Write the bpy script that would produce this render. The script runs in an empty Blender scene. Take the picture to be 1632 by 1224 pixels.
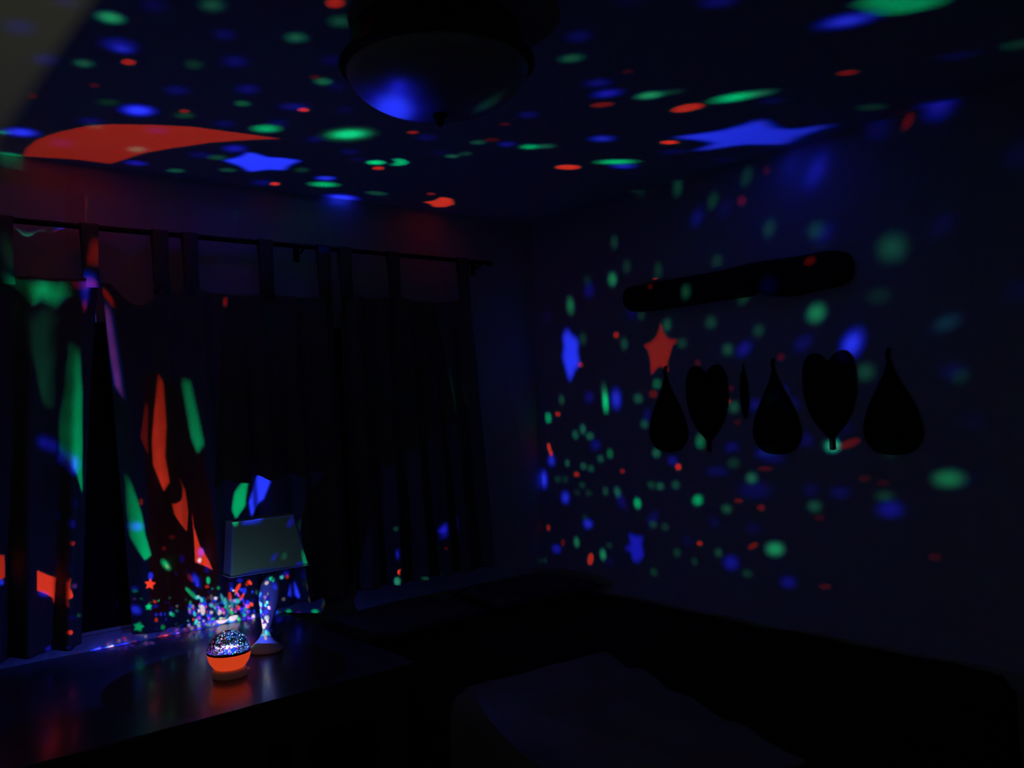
import bpy, bmesh, math, random
import numpy as np
from mathutils import Vector, Matrix
from mathutils.geometry import delaunay_2d_cdt
from mathutils.noise import noise as pnoise

C = bpy.context.scene
COL = C.collection
PI = math.pi

# ------------------------------------------------------------------ camera, world, exposure
cam_data = bpy.data.cameras.new('camera')
cam = bpy.data.objects.new('camera', cam_data); COL.objects.link(cam)
RIGHT = Vector((0.770288, -0.636150, -0.044381))
DOWN = Vector((-0.018829, 0.046877, -0.998723))
FWD = Vector((0.637418, 0.770140, 0.024131))
m = Matrix.Identity(4)
for i in range(3):
    m[i][0] = RIGHT[i]; m[i][1] = -DOWN[i]; m[i][2] = -FWD[i]
m[0][3], m[1][3], m[2][3] = 0.0, 0.0, 1.513
cam.matrix_world = m
cam_data.sensor_width = 36.0
cam_data.lens = 1370.0 / 1632.0 * 36.0
cam_data.clip_start = 0.02
C.camera = cam
C.view_settings.view_transform = 'Standard'
C.view_settings.look = 'None'
C.view_settings.gamma = 1.0
C.view_settings.use_curve_mapping = False
C.view_settings.exposure = 0.0
w = bpy.data.worlds.new('night'); C.world = w; w.use_nodes = True
w.node_tree.nodes['Background'].inputs[0].default_value = (0.6, 0.65, 1.0, 1)
w.node_tree.nodes['Background'].inputs[1].default_value = 0.0006
C.cycles.transparent_max_bounces = 16
C.cycles.sample_clamp_indirect = 2.0
C.cycles.use_denoising = True

# the projector's three diodes: one tiny light each, inside the printed dome
PX, PY = 0.961, 2.528              # projector on the table
DOME_Z, DOME_R = 0.822, 0.061      # dome centre height and radius
SRC = Vector((PX, PY, 0.843))      # where the diodes shine from
DIODES = (('red_diode', (1, 0, 0), 420.0, 0.00022, (0, 0, 0)),
          ('green_diode', (0, 1, 0), 420.0, 0.00048, (0, 0, 0)),
          ('blue_diode', (0, 0, 1), 420.0, 0.00055, (0, 0, 0)))
for name, c, P, r, off in DIODES:
    ld = bpy.data.lights.new(name, 'POINT'); ld.color = c; ld.energy = P; ld.shadow_soft_size = r
    lo = bpy.data.objects.new(name, ld); COL.objects.link(lo); lo.location = SRC + Vector(off)
# unseen spot added for the ceiling's lit patch; cone and doorway shaped to it
ld = bpy.data.lights.new('ceiling_patch_light', 'SPOT'); ld.color = (1.0, 1.0, 0.36); ld.energy = 78.0; ld.shadow_soft_size = 0.012
ld.spot_size = math.radians(32); ld.spot_blend = 0.12
lo = bpy.data.objects.new('ceiling_patch_light', ld); COL.objects.link(lo); lo.location = (0.50, -2.6, 0.35)
lo.rotation_euler = Vector((-0.09, math.cos(math.radians(33)), math.sin(math.radians(33)))).to_track_quat('-Z', 'Y').to_euler()

# ------------------------------------------------------------------ helpers
def mat(name, col, rough=0.7, metal=0.0, spec=0.5, bump=None, mottle=None, emit=None, coat=0.0, trans=0.0):
    mt = bpy.data.materials.new(name); mt.use_nodes = True
    nt = mt.node_tree; b = nt.nodes['Principled BSDF']
    b.inputs['Base Color'].default_value = (*col, 1); b.inputs['Roughness'].default_value = rough
    b.inputs['Metallic'].default_value = metal; b.inputs['Specular IOR Level'].default_value = spec
    b.inputs['Coat Weight'].default_value = coat; b.inputs['Coat Roughness'].default_value = 0.08
    b.inputs['Transmission Weight'].default_value = trans
    tc = nt.nodes.new('ShaderNodeTexCoord')
    if mottle:
        sc, amt, stretch = mottle
        mp = nt.nodes.new('ShaderNodeMapping'); mp.inputs['Scale'].default_value = stretch
        n = nt.nodes.new('ShaderNodeTexNoise'); n.inputs['Scale'].default_value = sc; n.inputs['Detail'].default_value = 5
        r = nt.nodes.new('ShaderNodeMix'); r.data_type = 'RGBA'
        r.inputs['A'].default_value = (*[x * (1 - amt) for x in col], 1)
        r.inputs['B'].default_value = (*[min(1, x * (1 + amt)) for x in col], 1)
        nt.links.new(tc.outputs['Object'], mp.inputs[0]); nt.links.new(mp.outputs[0], n.inputs['Vector'])
        nt.links.new(n.outputs['Fac'], r.inputs['Factor']); nt.links.new(r.outputs['Result'], b.inputs['Base Color'])
    if bump:
        sc, st = bump
        n = nt.nodes.new('ShaderNodeTexNoise'); n.inputs['Scale'].default_value = sc; n.inputs['Detail'].default_value = 4
        bp = nt.nodes.new('ShaderNodeBump'); bp.inputs['Strength'].default_value = st; bp.inputs['Distance'].default_value = 0.004
        nt.links.new(tc.outputs['Object'], n.inputs['Vector']); nt.links.new(n.outputs['Fac'], bp.inputs['Height'])
        nt.links.new(bp.outputs[0], b.inputs['Normal'])
    if emit:
        b.inputs['Emission Color'].default_value = (*emit[0], 1); b.inputs['Emission Strength'].default_value = emit[1]
    return mt

M = {
 'wall': mat('wall_paint', (0.46, 0.46, 0.48), 0.85, bump=(60, 0.15), mottle=(3, 0.04, (1, 1, 1))),
 'ceiling': mat('ceiling_paint', (0.55, 0.55, 0.55), 0.9, bump=(90, 0.15)),
 'floor': mat('floor_boards', (0.05, 0.035, 0.025), 0.5, mottle=(6, 0.4, (1, 8, 1))),
 'white': mat('white_paint', (0.6, 0.6, 0.6), 0.5),
 'curtain': mat('curtain_cloth', (0.125, 0.12, 0.118), 0.9, spec=0.2, bump=(300, 0.4), mottle=(8, 0.12, (1, 1, 1))),
 'iron': mat('black_iron', (0.02, 0.02, 0.02), 0.5, metal=0.6),
 'bronze': mat('dark_bronze', (0.015, 0.013, 0.012), 0.6, metal=0.3),
 'bowl': mat('frosted_bowl_glass', (0.34, 0.34, 0.34), 0.35, mottle=(4, 0.1, (1, 1, 1))),
 'table': mat('glossy_dark_wood', (0.055, 0.047, 0.055), 0.27, spec=0.4, coat=0.12, mottle=(5, 0.35, (1, 9, 1)), bump=(14, 0.05)),
 'orange': mat('orange_plastic', (0.75, 0.16, 0.03), 0.4, emit=((0.60, 0.045, 0.010), 0.95)),
 'base_ring': mat('pale_plastic_base', (0.5, 0.4, 0.38), 0.4, emit=((0.9, 0.25, 0.2), 0.018)),
 'ceramic': mat('white_ceramic', (0.62, 0.62, 0.62), 0.25, coat=0.3),
 'shade': mat('pale_lampshade_cloth', (0.40, 0.52, 0.45), 0.8, bump=(400, 0.3), mottle=(20, 0.06, (1, 1, 1))),
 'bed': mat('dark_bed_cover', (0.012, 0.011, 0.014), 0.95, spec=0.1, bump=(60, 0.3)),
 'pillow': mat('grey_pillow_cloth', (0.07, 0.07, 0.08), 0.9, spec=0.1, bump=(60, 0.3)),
 'throw': mat('pale_throw_cloth', (0.22, 0.20, 0.23), 0.9, spec=0.1, bump=(120, 0.5)),
 'black_wood': mat('black_bed_wood', (0.008, 0.007, 0.006), 0.9, spec=0.1),
 'wood': mat('blackened_wood', (0.030, 0.028, 0.026), 0.9, spec=0.1, mottle=(9, 0.4, (1, 6, 1)), bump=(30, 0.5)),
 'leaf': mat('dark_carved_wood', (0.010, 0.010, 0.009), 0.8, spec=0.15, mottle=(14, 0.4, (1, 1, 1)), bump=(40, 0.5)),
 'cord': mat('dark_cord', (0.008, 0.008, 0.008), 0.9, spec=0.1),
 'grey_cable': mat('pale_cable', (0.4, 0.4, 0.4), 0.5),
}
gl = bpy.data.materials.new('window_glass'); gl.use_nodes = True
b = gl.node_tree.nodes['Principled BSDF']; b.inputs['Base Color'].default_value = (1, 1, 1, 1)
b.inputs['Roughness'].default_value = 0.02; b.inputs['Transmission Weight'].default_value = 1.0; b.inputs['IOR'].default_value = 1.45

def link_bm(name, bm, material, parent=None, smooth=False, label=None):
    me = bpy.data.meshes.new(name); bmesh.ops.recalc_face_normals(bm, faces=bm.faces[:]); bm.to_mesh(me); bm.free()
    o = bpy.data.objects.new(name, me); COL.objects.link(o)
    if material: me.materials.append(material)
    if smooth:
        for p in me.polygons: p.use_smooth = True
    if parent: o.parent = parent
    if label: o['label'] = label
    return o
def empty(name, loc=(0, 0, 0), rz=0.0):
    o = bpy.data.objects.new(name, None); COL.objects.link(o); o.location = loc; o.rotation_euler = (0, 0, rz)
    o.empty_display_size = 0.05
    return o
def tag(o, label, cat, group=None):
    o['label'] = label; o['category'] = cat
    if group: o['group'] = group
    return o
def struct(o): o['kind'] = 'structure'; return o
def box(bm, x0, x1, y0, y1, z0, z1, bevel=0.0):
    vs = [bm.verts.new((x, y, z)) for x in (x0, x1) for y in (y0, y1) for z in (z0, z1)]
    fs = [(0, 1, 3, 2), (4, 6, 7, 5), (0, 4, 5, 1), (2, 3, 7, 6), (0, 2, 6, 4), (1, 5, 7, 3)]
    faces = [bm.faces.new([vs[i] for i in f]) for f in fs]
    if bevel:
        es = list({e for f in faces for e in f.edges})
        bmesh.ops.bevel(bm, geom=es, offset=bevel, segments=2, affect='EDGES', profile=0.6)
def lathe(bm, prof, seg=48, off=lambda z: (0, 0), cap=True):
    rings = []
    for r, z in prof:
        ox, oy = off(z)
        rings.append([bm.verts.new((ox + r * math.cos(2 * PI * k / seg), oy + r * math.sin(2 * PI * k / seg), z)) for k in range(seg)])
    for a, b_ in zip(rings, rings[1:]):
        for k in range(seg):
            bm.faces.new((a[k], a[(k + 1) % seg], b_[(k + 1) % seg], b_[k]))
    if cap:
        bm.faces.new(rings[0][::-1]); bm.faces.new(rings[-1])
def tube(bm, pts, r, seg=10):
    rings = []
    n = len(pts); pts = [Vector(p) for p in pts]
    for i, p in enumerate(pts):
        t = (pts[min(i + 1, n - 1)] - pts[max(i - 1, 0)]).normalized()
        a = t.cross(Vector((0, 0, 1)))
        if a.length < 0.1: a = t.cross(Vector((1, 0, 0)))
        a.normalize(); b_ = t.cross(a)
        rings.append([bm.verts.new(p + r * (math.cos(2 * PI * k / seg) * a + math.sin(2 * PI * k / seg) * b_)) for k in range(seg)])
    for a, b_ in zip(rings, rings[1:]):
        for k in range(seg): bm.faces.new((a[k], a[(k + 1) % seg], b_[(k + 1) % seg], b_[k]))
    bm.faces.new(rings[0][::-1]); bm.faces.new(rings[-1])
def smooth_closed(pts, n=6):
    out = []; k = len(pts)
    for i in range(k):
        p0, p1, p2, p3 = (pts[(i + j - 1) % k] for j in range(4))
        for s in range(n):
            t = s / n
            out.append(tuple(0.5 * (2 * p1[a] + (p2[a] - p0[a]) * t + (2 * p0[a] - 5 * p1[a] + 4 * p2[a] - p3[a]) * t * t + (3 * p1[a] - p0[a] - 3 * p2[a] + p3[a]) * t ** 3) for a in (0, 1)))
    return out

# ------------------------------------------------------------------ the room
WX, WY, CZ = 2.788, 3.173, 2.40
X0, Y0 = -1.7, -1.0
WT = 0.12
bm = bmesh.new(); box(bm, X0 - 0.3, WX + WT, -3.4, WY + WT, -0.10, 0.0); struct(link_bm('floor', bm, M['floor']))
bm = bmesh.new(); box(bm, X0 - WT, WX + WT, Y0 - WT, WY + WT, CZ, CZ + 0.1); struct(link_bm('ceiling', bm, M['ceiling']))
wx0, wx1, wz0, wz1 = 0.02, 2.30, 0.80, 1.86        # window opening
bm = bmesh.new()
box(bm, X0 - WT, wx0, WY, WY + WT, 0, CZ); box(bm, wx1, WX + WT, WY, WY + WT, 0, CZ)
box(bm, wx0, wx1, WY, WY + WT, 0, wz0); box(bm, wx0, wx1, WY, WY + WT, wz1, CZ)
struct(link_bm('wall_window', bm, M['wall']))
bm = bmesh.new(); box(bm, WX, WX + WT, Y0 - WT, WY, 0, CZ); struct(link_bm('wall_right', bm, M['wall']))
bm = bmesh.new(); box(bm, X0 - WT, X0, Y0 - WT, WY, 0, CZ); struct(link_bm('wall_left', bm, M['wall']))
dx0, dx1, dz = 0.02, 0.495, 2.03
bm = bmesh.new()
box(bm, X0, dx0, Y0 - WT, Y0, 0, CZ); box(bm, dx1, WX, Y0 - WT, Y0, 0, CZ); box(bm, dx0, dx1, Y0 - WT, Y0, dz, CZ)
struct(link_bm('wall_back', bm, M['wall']))
# window: frame, sashes, glass, night outside
win = struct(empty('window_1', ((wx0 + wx1) / 2, WY, wz0)))
def wbox(*r, bevel=0.003):
    bm = bmesh.new()
    for q in r: box(bm, q[0] - (wx0 + wx1) / 2, q[1] - (wx0 + wx1) / 2, q[2] - WY, q[3] - WY, q[4] - wz0, q[5] - wz0, bevel)
    return bm
fw = 0.045
link_bm('window_frame', wbox((wx0, wx0 + fw, WY + .03, WY + .09, wz0, wz1), (wx1 - fw, wx1, WY + .03, WY + .09, wz0, wz1),
        (wx0 + fw, wx1 - fw, WY + .03, WY + .09, wz0, wz0 + fw), (wx0 + fw, wx1 - fw, WY + .03, WY + .09, wz1 - fw, wz1),
        (1.14, 1.18, WY + .03, WY + .09, wz0 + fw, wz1 - fw)), M['white'], win)
for a, c in ((wx0 + fw, 1.14), (1.18, wx1 - fw)):
    link_bm('window_pane', wbox((a, c, WY + .057, WY + .062, wz0 + fw, wz1 - fw), bevel=0), gl, win)
bm = wbox((wx0, wx1, WY + 0.004, WY + 0.03, wz0, wz0 + 0.012)); link_bm('window_sill', bm, M['white'], win)

bl = tag(empty('gap_backing', ((wx0 + wx1) / 2, WY + 0.012, wz1)), 'added black blind seen as the dark gap between the leftmost and middle curtains', 'backing')
bm = bmesh.new(); box(bm, -1.125, 1.125, -0.001, 0.001, wz0 - wz1 + 0.004, -0.03); link_bm('backing_cloth', bm, M['bed'], bl)  # added sheet that keeps the gap black by blocking reflections in the glass
bm = bmesh.new(); tube(bm, [(-1.13, 0, -0.018), (1.13, 0, -0.018)], 0.014, 14); link_bm('backing_roll', bm, M['bed'], bl, True)
# ------------------------------------------------------------------ curtain rod and tab-top curtains
RODY, RODZ = 3.105, 2.172
rod = tag(empty('curtain_rod', (1.3, RODY, RODZ)), 'thin black curtain rod across the wall above the window', 'curtain rod')
bm = bmesh.new(); tube(bm, [(-1.42, 0, 0), (1.16, 0, 0)], 0.0095, 14); link_bm('rod', bm, M['iron'], rod, True)
bm = bmesh.new(); tube(bm, [(1.155, 0, 0), (1.165, 0, 0), (1.175, 0, 0)], 0.013, 14); link_bm('rod_end', bm, M['iron'], rod, True)
for bx_ in (-1.2, 0.235, 1.12):
    bm = bmesh.new(); tube(bm, [(bx_, 0.068, -0.02), (bx_, 0.03, -0.02), (bx_, 0.004, -0.012)], 0.005, 8)
    box(bm, bx_ - .012, bx_ + .012, 0.062, 0.068, -0.05, 0.02); link_bm('bracket', bm, M['iron'], rod)

def curtain(label, tabs, sag, xb0, xb1, seed, hem=0.792, topz=1.985, edge_l=0.0, edge_r=0.0, amp=0.020, nf=6, first=0):
    """one panel: hangs from its tabs, sags between them, folds deepen downwards"""
    xt0, xt1 = tabs[0] - 0.03, tabs[-1] + 0.03
    cx = (xt0 + xt1) / 2
    root = tag(empty('curtain', (cx, RODY, hem)), label, 'curtain', 'tab-top curtains over the window')
    rnd = random.Random(seed)
    ph = [rnd.uniform(0, 2 * PI) for _ in range(4)]
    NX, NZ = 150, 90
    bm = bmesh.new(); grid = []
    def top(x):
        z = topz
        for a, c, s in zip(tabs, tabs[1:], sag):
            if a <= x <= c:
                t = (x - a) / (c - a); z = topz - s * math.sin(PI * t) ** 0.85 if 0 < t < 1 else topz
        return z
    for j in range(NZ + 1):
        v = j / NZ                                    # 0 top, 1 hem
        row = []
        for i in range(NX + 1):
            u = i / NX
            xt = xt0 + (xt1 - xt0) * u
            x = xt + ((xb0 + (xb1 - xb0) * u) - xt) * v ** 0.75
            z = top(xt) + (hem - top(xt)) * v
            a = amp * (0.45 + 0.9 * v)
            y = a * math.sin(2 * PI * nf * u + ph[0] + 0.9 * v * math.sin(ph[1])) + 0.4 * a * math.sin(2 * PI * nf * 1.73 * u + ph[2] + 1.5 * v)
            y += 0.010 * pnoise(Vector((x * 7 + seed, z * 3.2, seed))) + 0.004 * pnoise(Vector((x * 22, z * 14, seed + 4)))
            # scallop rolls forward where it sags
            dsag = (topz - top(xt))
            y -= dsag * 0.35 * max(0, 1 - v * 9)
            row.append(bm.verts.new((x - cx, y - 0.025 * (0.3 + 0.7 * v), z - hem)))
        grid.append(row)
    for j in range(NZ):
        for i in range(NX):
            bm.faces.new((grid[j][i], grid[j][i + 1], grid[j + 1][i + 1], grid[j + 1][i]))
    o = link_bm('panel', bm, M['curtain'], root, True)
    s = o.modifiers.new('thickness', 'SOLIDIFY'); s.thickness = 0.003; s.offset = 0
    for tx in tabs[first:]:                                   # fabric loops over the rod
        bm = bmesh.new(); r = 0.0135; hw = 0.027; prof = []
        zt = topz - hem + 0.0
        prof.append((-0.016, zt - 0.03)); prof.append((-0.0135, zt + 0.06))
        prof.append((-r, RODZ - hem - 0.01))
        for k in range(7):
            a = PI - PI * k / 6; prof.append((r * math.cos(a), RODZ - hem + r * math.sin(a)))
        prof.append((r, RODZ - hem - 0.01)); prof.append((0.004, zt + 0.06)); prof.append((-0.006, zt - 0.03))
        rows = []
        for y, z in prof:
            wv = hw * (1.0 - 0.12 * math.sin(min(1, max(0, (RODZ - hem - z) / 0.18)) * PI))
            rows.append([bm.verts.new((tx - cx + wv * q + 0.0, y, z)) for q in (-1, -0.33, 0.33, 1)])
        for a, c in zip(rows, rows[1:]):
            for k in range(3): bm.faces.new((a[k], a[k + 1], c[k + 1], c[k]))
        t = link_bm('tab', bm, M['curtain'], root, True)
        s = t.modifiers.new('thickness', 'SOLIDIFY'); s.thickness = 0.002; s.offset = 0
    return root
curtain('leftmost dark tab-top curtain, hanging left of the black gap between the panels', [0.26, 0.504, 0.755], [0.04, 0.006], 0.27, 0.692, 3, nf=4, topz=1.997)
curtain('middle dark tab-top curtain, hanging behind the star projector and the lamp', [0.817, 0.985, 1.09, 1.375, 1.62], [0.075, 0.012, 0.02, 0.018], 0.850, 1.672, 8, nf=7, first=1, amp=0.013)
curtain('rightmost dark tab-top curtain, unlit, hanging right of the lamp near the corner', [1.715, 1.945, 2.31], [0.015, 0.022], 1.684, 2.40, 14, topz=1.995, nf=6)

# ------------------------------------------------------------------ table
TX0, TX1, TY0, TY1, TZ = -0.25, 1.42, 2.222, 3.165, 0.75
tb = tag(empty('table', ((TX0 + TX1) / 2, (TY0 + TY1) / 2, 0)), 'dark glossy wooden table against the wall under the window', 'table')
tcx, tcy = tb.location.x, tb.location.y
bm = bmesh.new(); box(bm, TX0 - tcx, TX1 - tcx, TY0 - tcy, TY1 - tcy, TZ - 0.032, TZ, 0.004); link_bm('tabletop', bm, M['table'], tb)
bm = bmesh.new(); 
for q in ((TX0 + .05, TX1 - .05, TY0 + .04, TY0 + .06), (TX0 + .05, TX1 - .05, TY1 - .06, TY1 - .04), (TX0 + .04, TX0 + .06, TY0 + .05, TY1 - .05), (TX1 - .06, TX1 - .04, TY0 + .05, TY1 - .05)):
    box(bm, q[0] - tcx, q[1] - tcx, q[2] - tcy, q[3] - tcy, TZ - 0.13, TZ - 0.032)
link_bm('apron', bm, M['table'], tb)
for lx in (TX0 + .03, TX1 - .09):
    for ly in (TY0 + .03, TY1 - .09):
        bm = bmesh.new(); box(bm, lx - tcx, lx + .06 - tcx, ly - tcy, ly + .06 - tcy, 0, TZ - 0.033, 0.004); link_bm('leg', bm, M['table'], tb)

# ------------------------------------------------------------------ star projector
pr = tag(empty('star_projector', (PX, PY, TZ)), 'small round star projector night light with glittering clear dome and glowing orange bowl', 'night light')
z = lambda q: q - TZ
bm = bmesh.new(); lathe(bm, [(0.036, 0.0), (0.047, 0.001), (0.050, 0.006), (0.050, 0.018), (0.047, 0.024), (0.030, 0.025)])
link_bm('base', bm, M['base_ring'], pr, True, 'pale translucent plastic base ring')
bm = bmesh.new(); prof = []
for k in range(15):
    a = -math.radians(46) * (1 - k / 14); prof.append((DOME_R * 1.01 * math.cos(a) , z(DOME_Z) - 0.002 + DOME_R * 0.98 * math.sin(a)))
lathe(bm, prof + [(DOME_R * 0.97, z(DOME_Z) - 0.002), (DOME_R * 0.60, z(DOME_Z) - 0.038)])
link_bm('orange_bowl', bm, M['orange'], pr, True, 'glowing orange plastic lower bowl')
bm = bmesh.new(); lathe(bm, [(DOME_R * 1.012, z(DOME_Z) - 0.002), (DOME_R * 1.02, z(DOME_Z) - 0.001), (DOME_R * 1.03, z(DOME_Z) + 0.002), (DOME_R * 1.008, z(DOME_Z) + 0.0045), (DOME_R * 0.992, z(DOME_Z) + 0.004), (DOME_R * 0.985, z(DOME_Z) - 0.004)], cap=False)
link_bm('rim', bm, M['iron'], pr, True)
bm = bmesh.new(); lathe(bm, [(0.0045, 0.0), (0.0055, 0.004), (0.0045, 0.008)], 14); o = link_bm('switch', bm, M['base_ring'], pr, True); o.rotation_euler = (0, PI / 2, -0.6); o.location = (0.046, -0.02, 0.014)
for nm, c, lx, ly in (('led_bulb', (1, .55, .75), -0.016, -0.013), ('led_bulb', (.25, .75, 1), 0.008, -0.016), ('led_bulb', (.12, .25, 1), 0.014, 0.008)):
    mt = mat('led', (0, 0, 0), emit=(c, 260.0))
    bm = bmesh.new(); bmesh.ops.create_uvsphere(bm, u_segments=12, v_segments=8, radius=0.0085)
    o = link_bm(nm, bm, mt, pr, True); o.location = (lx, ly, z(DOME_Z) + 0.004)
bm = bmesh.new(); lathe(bm, [(0.03, z(DOME_Z) - 0.012), (0.03, z(DOME_Z) - 0.002), (0.025, z(DOME_Z))], 24); link_bm('led_board', bm, M['white'], pr)
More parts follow.
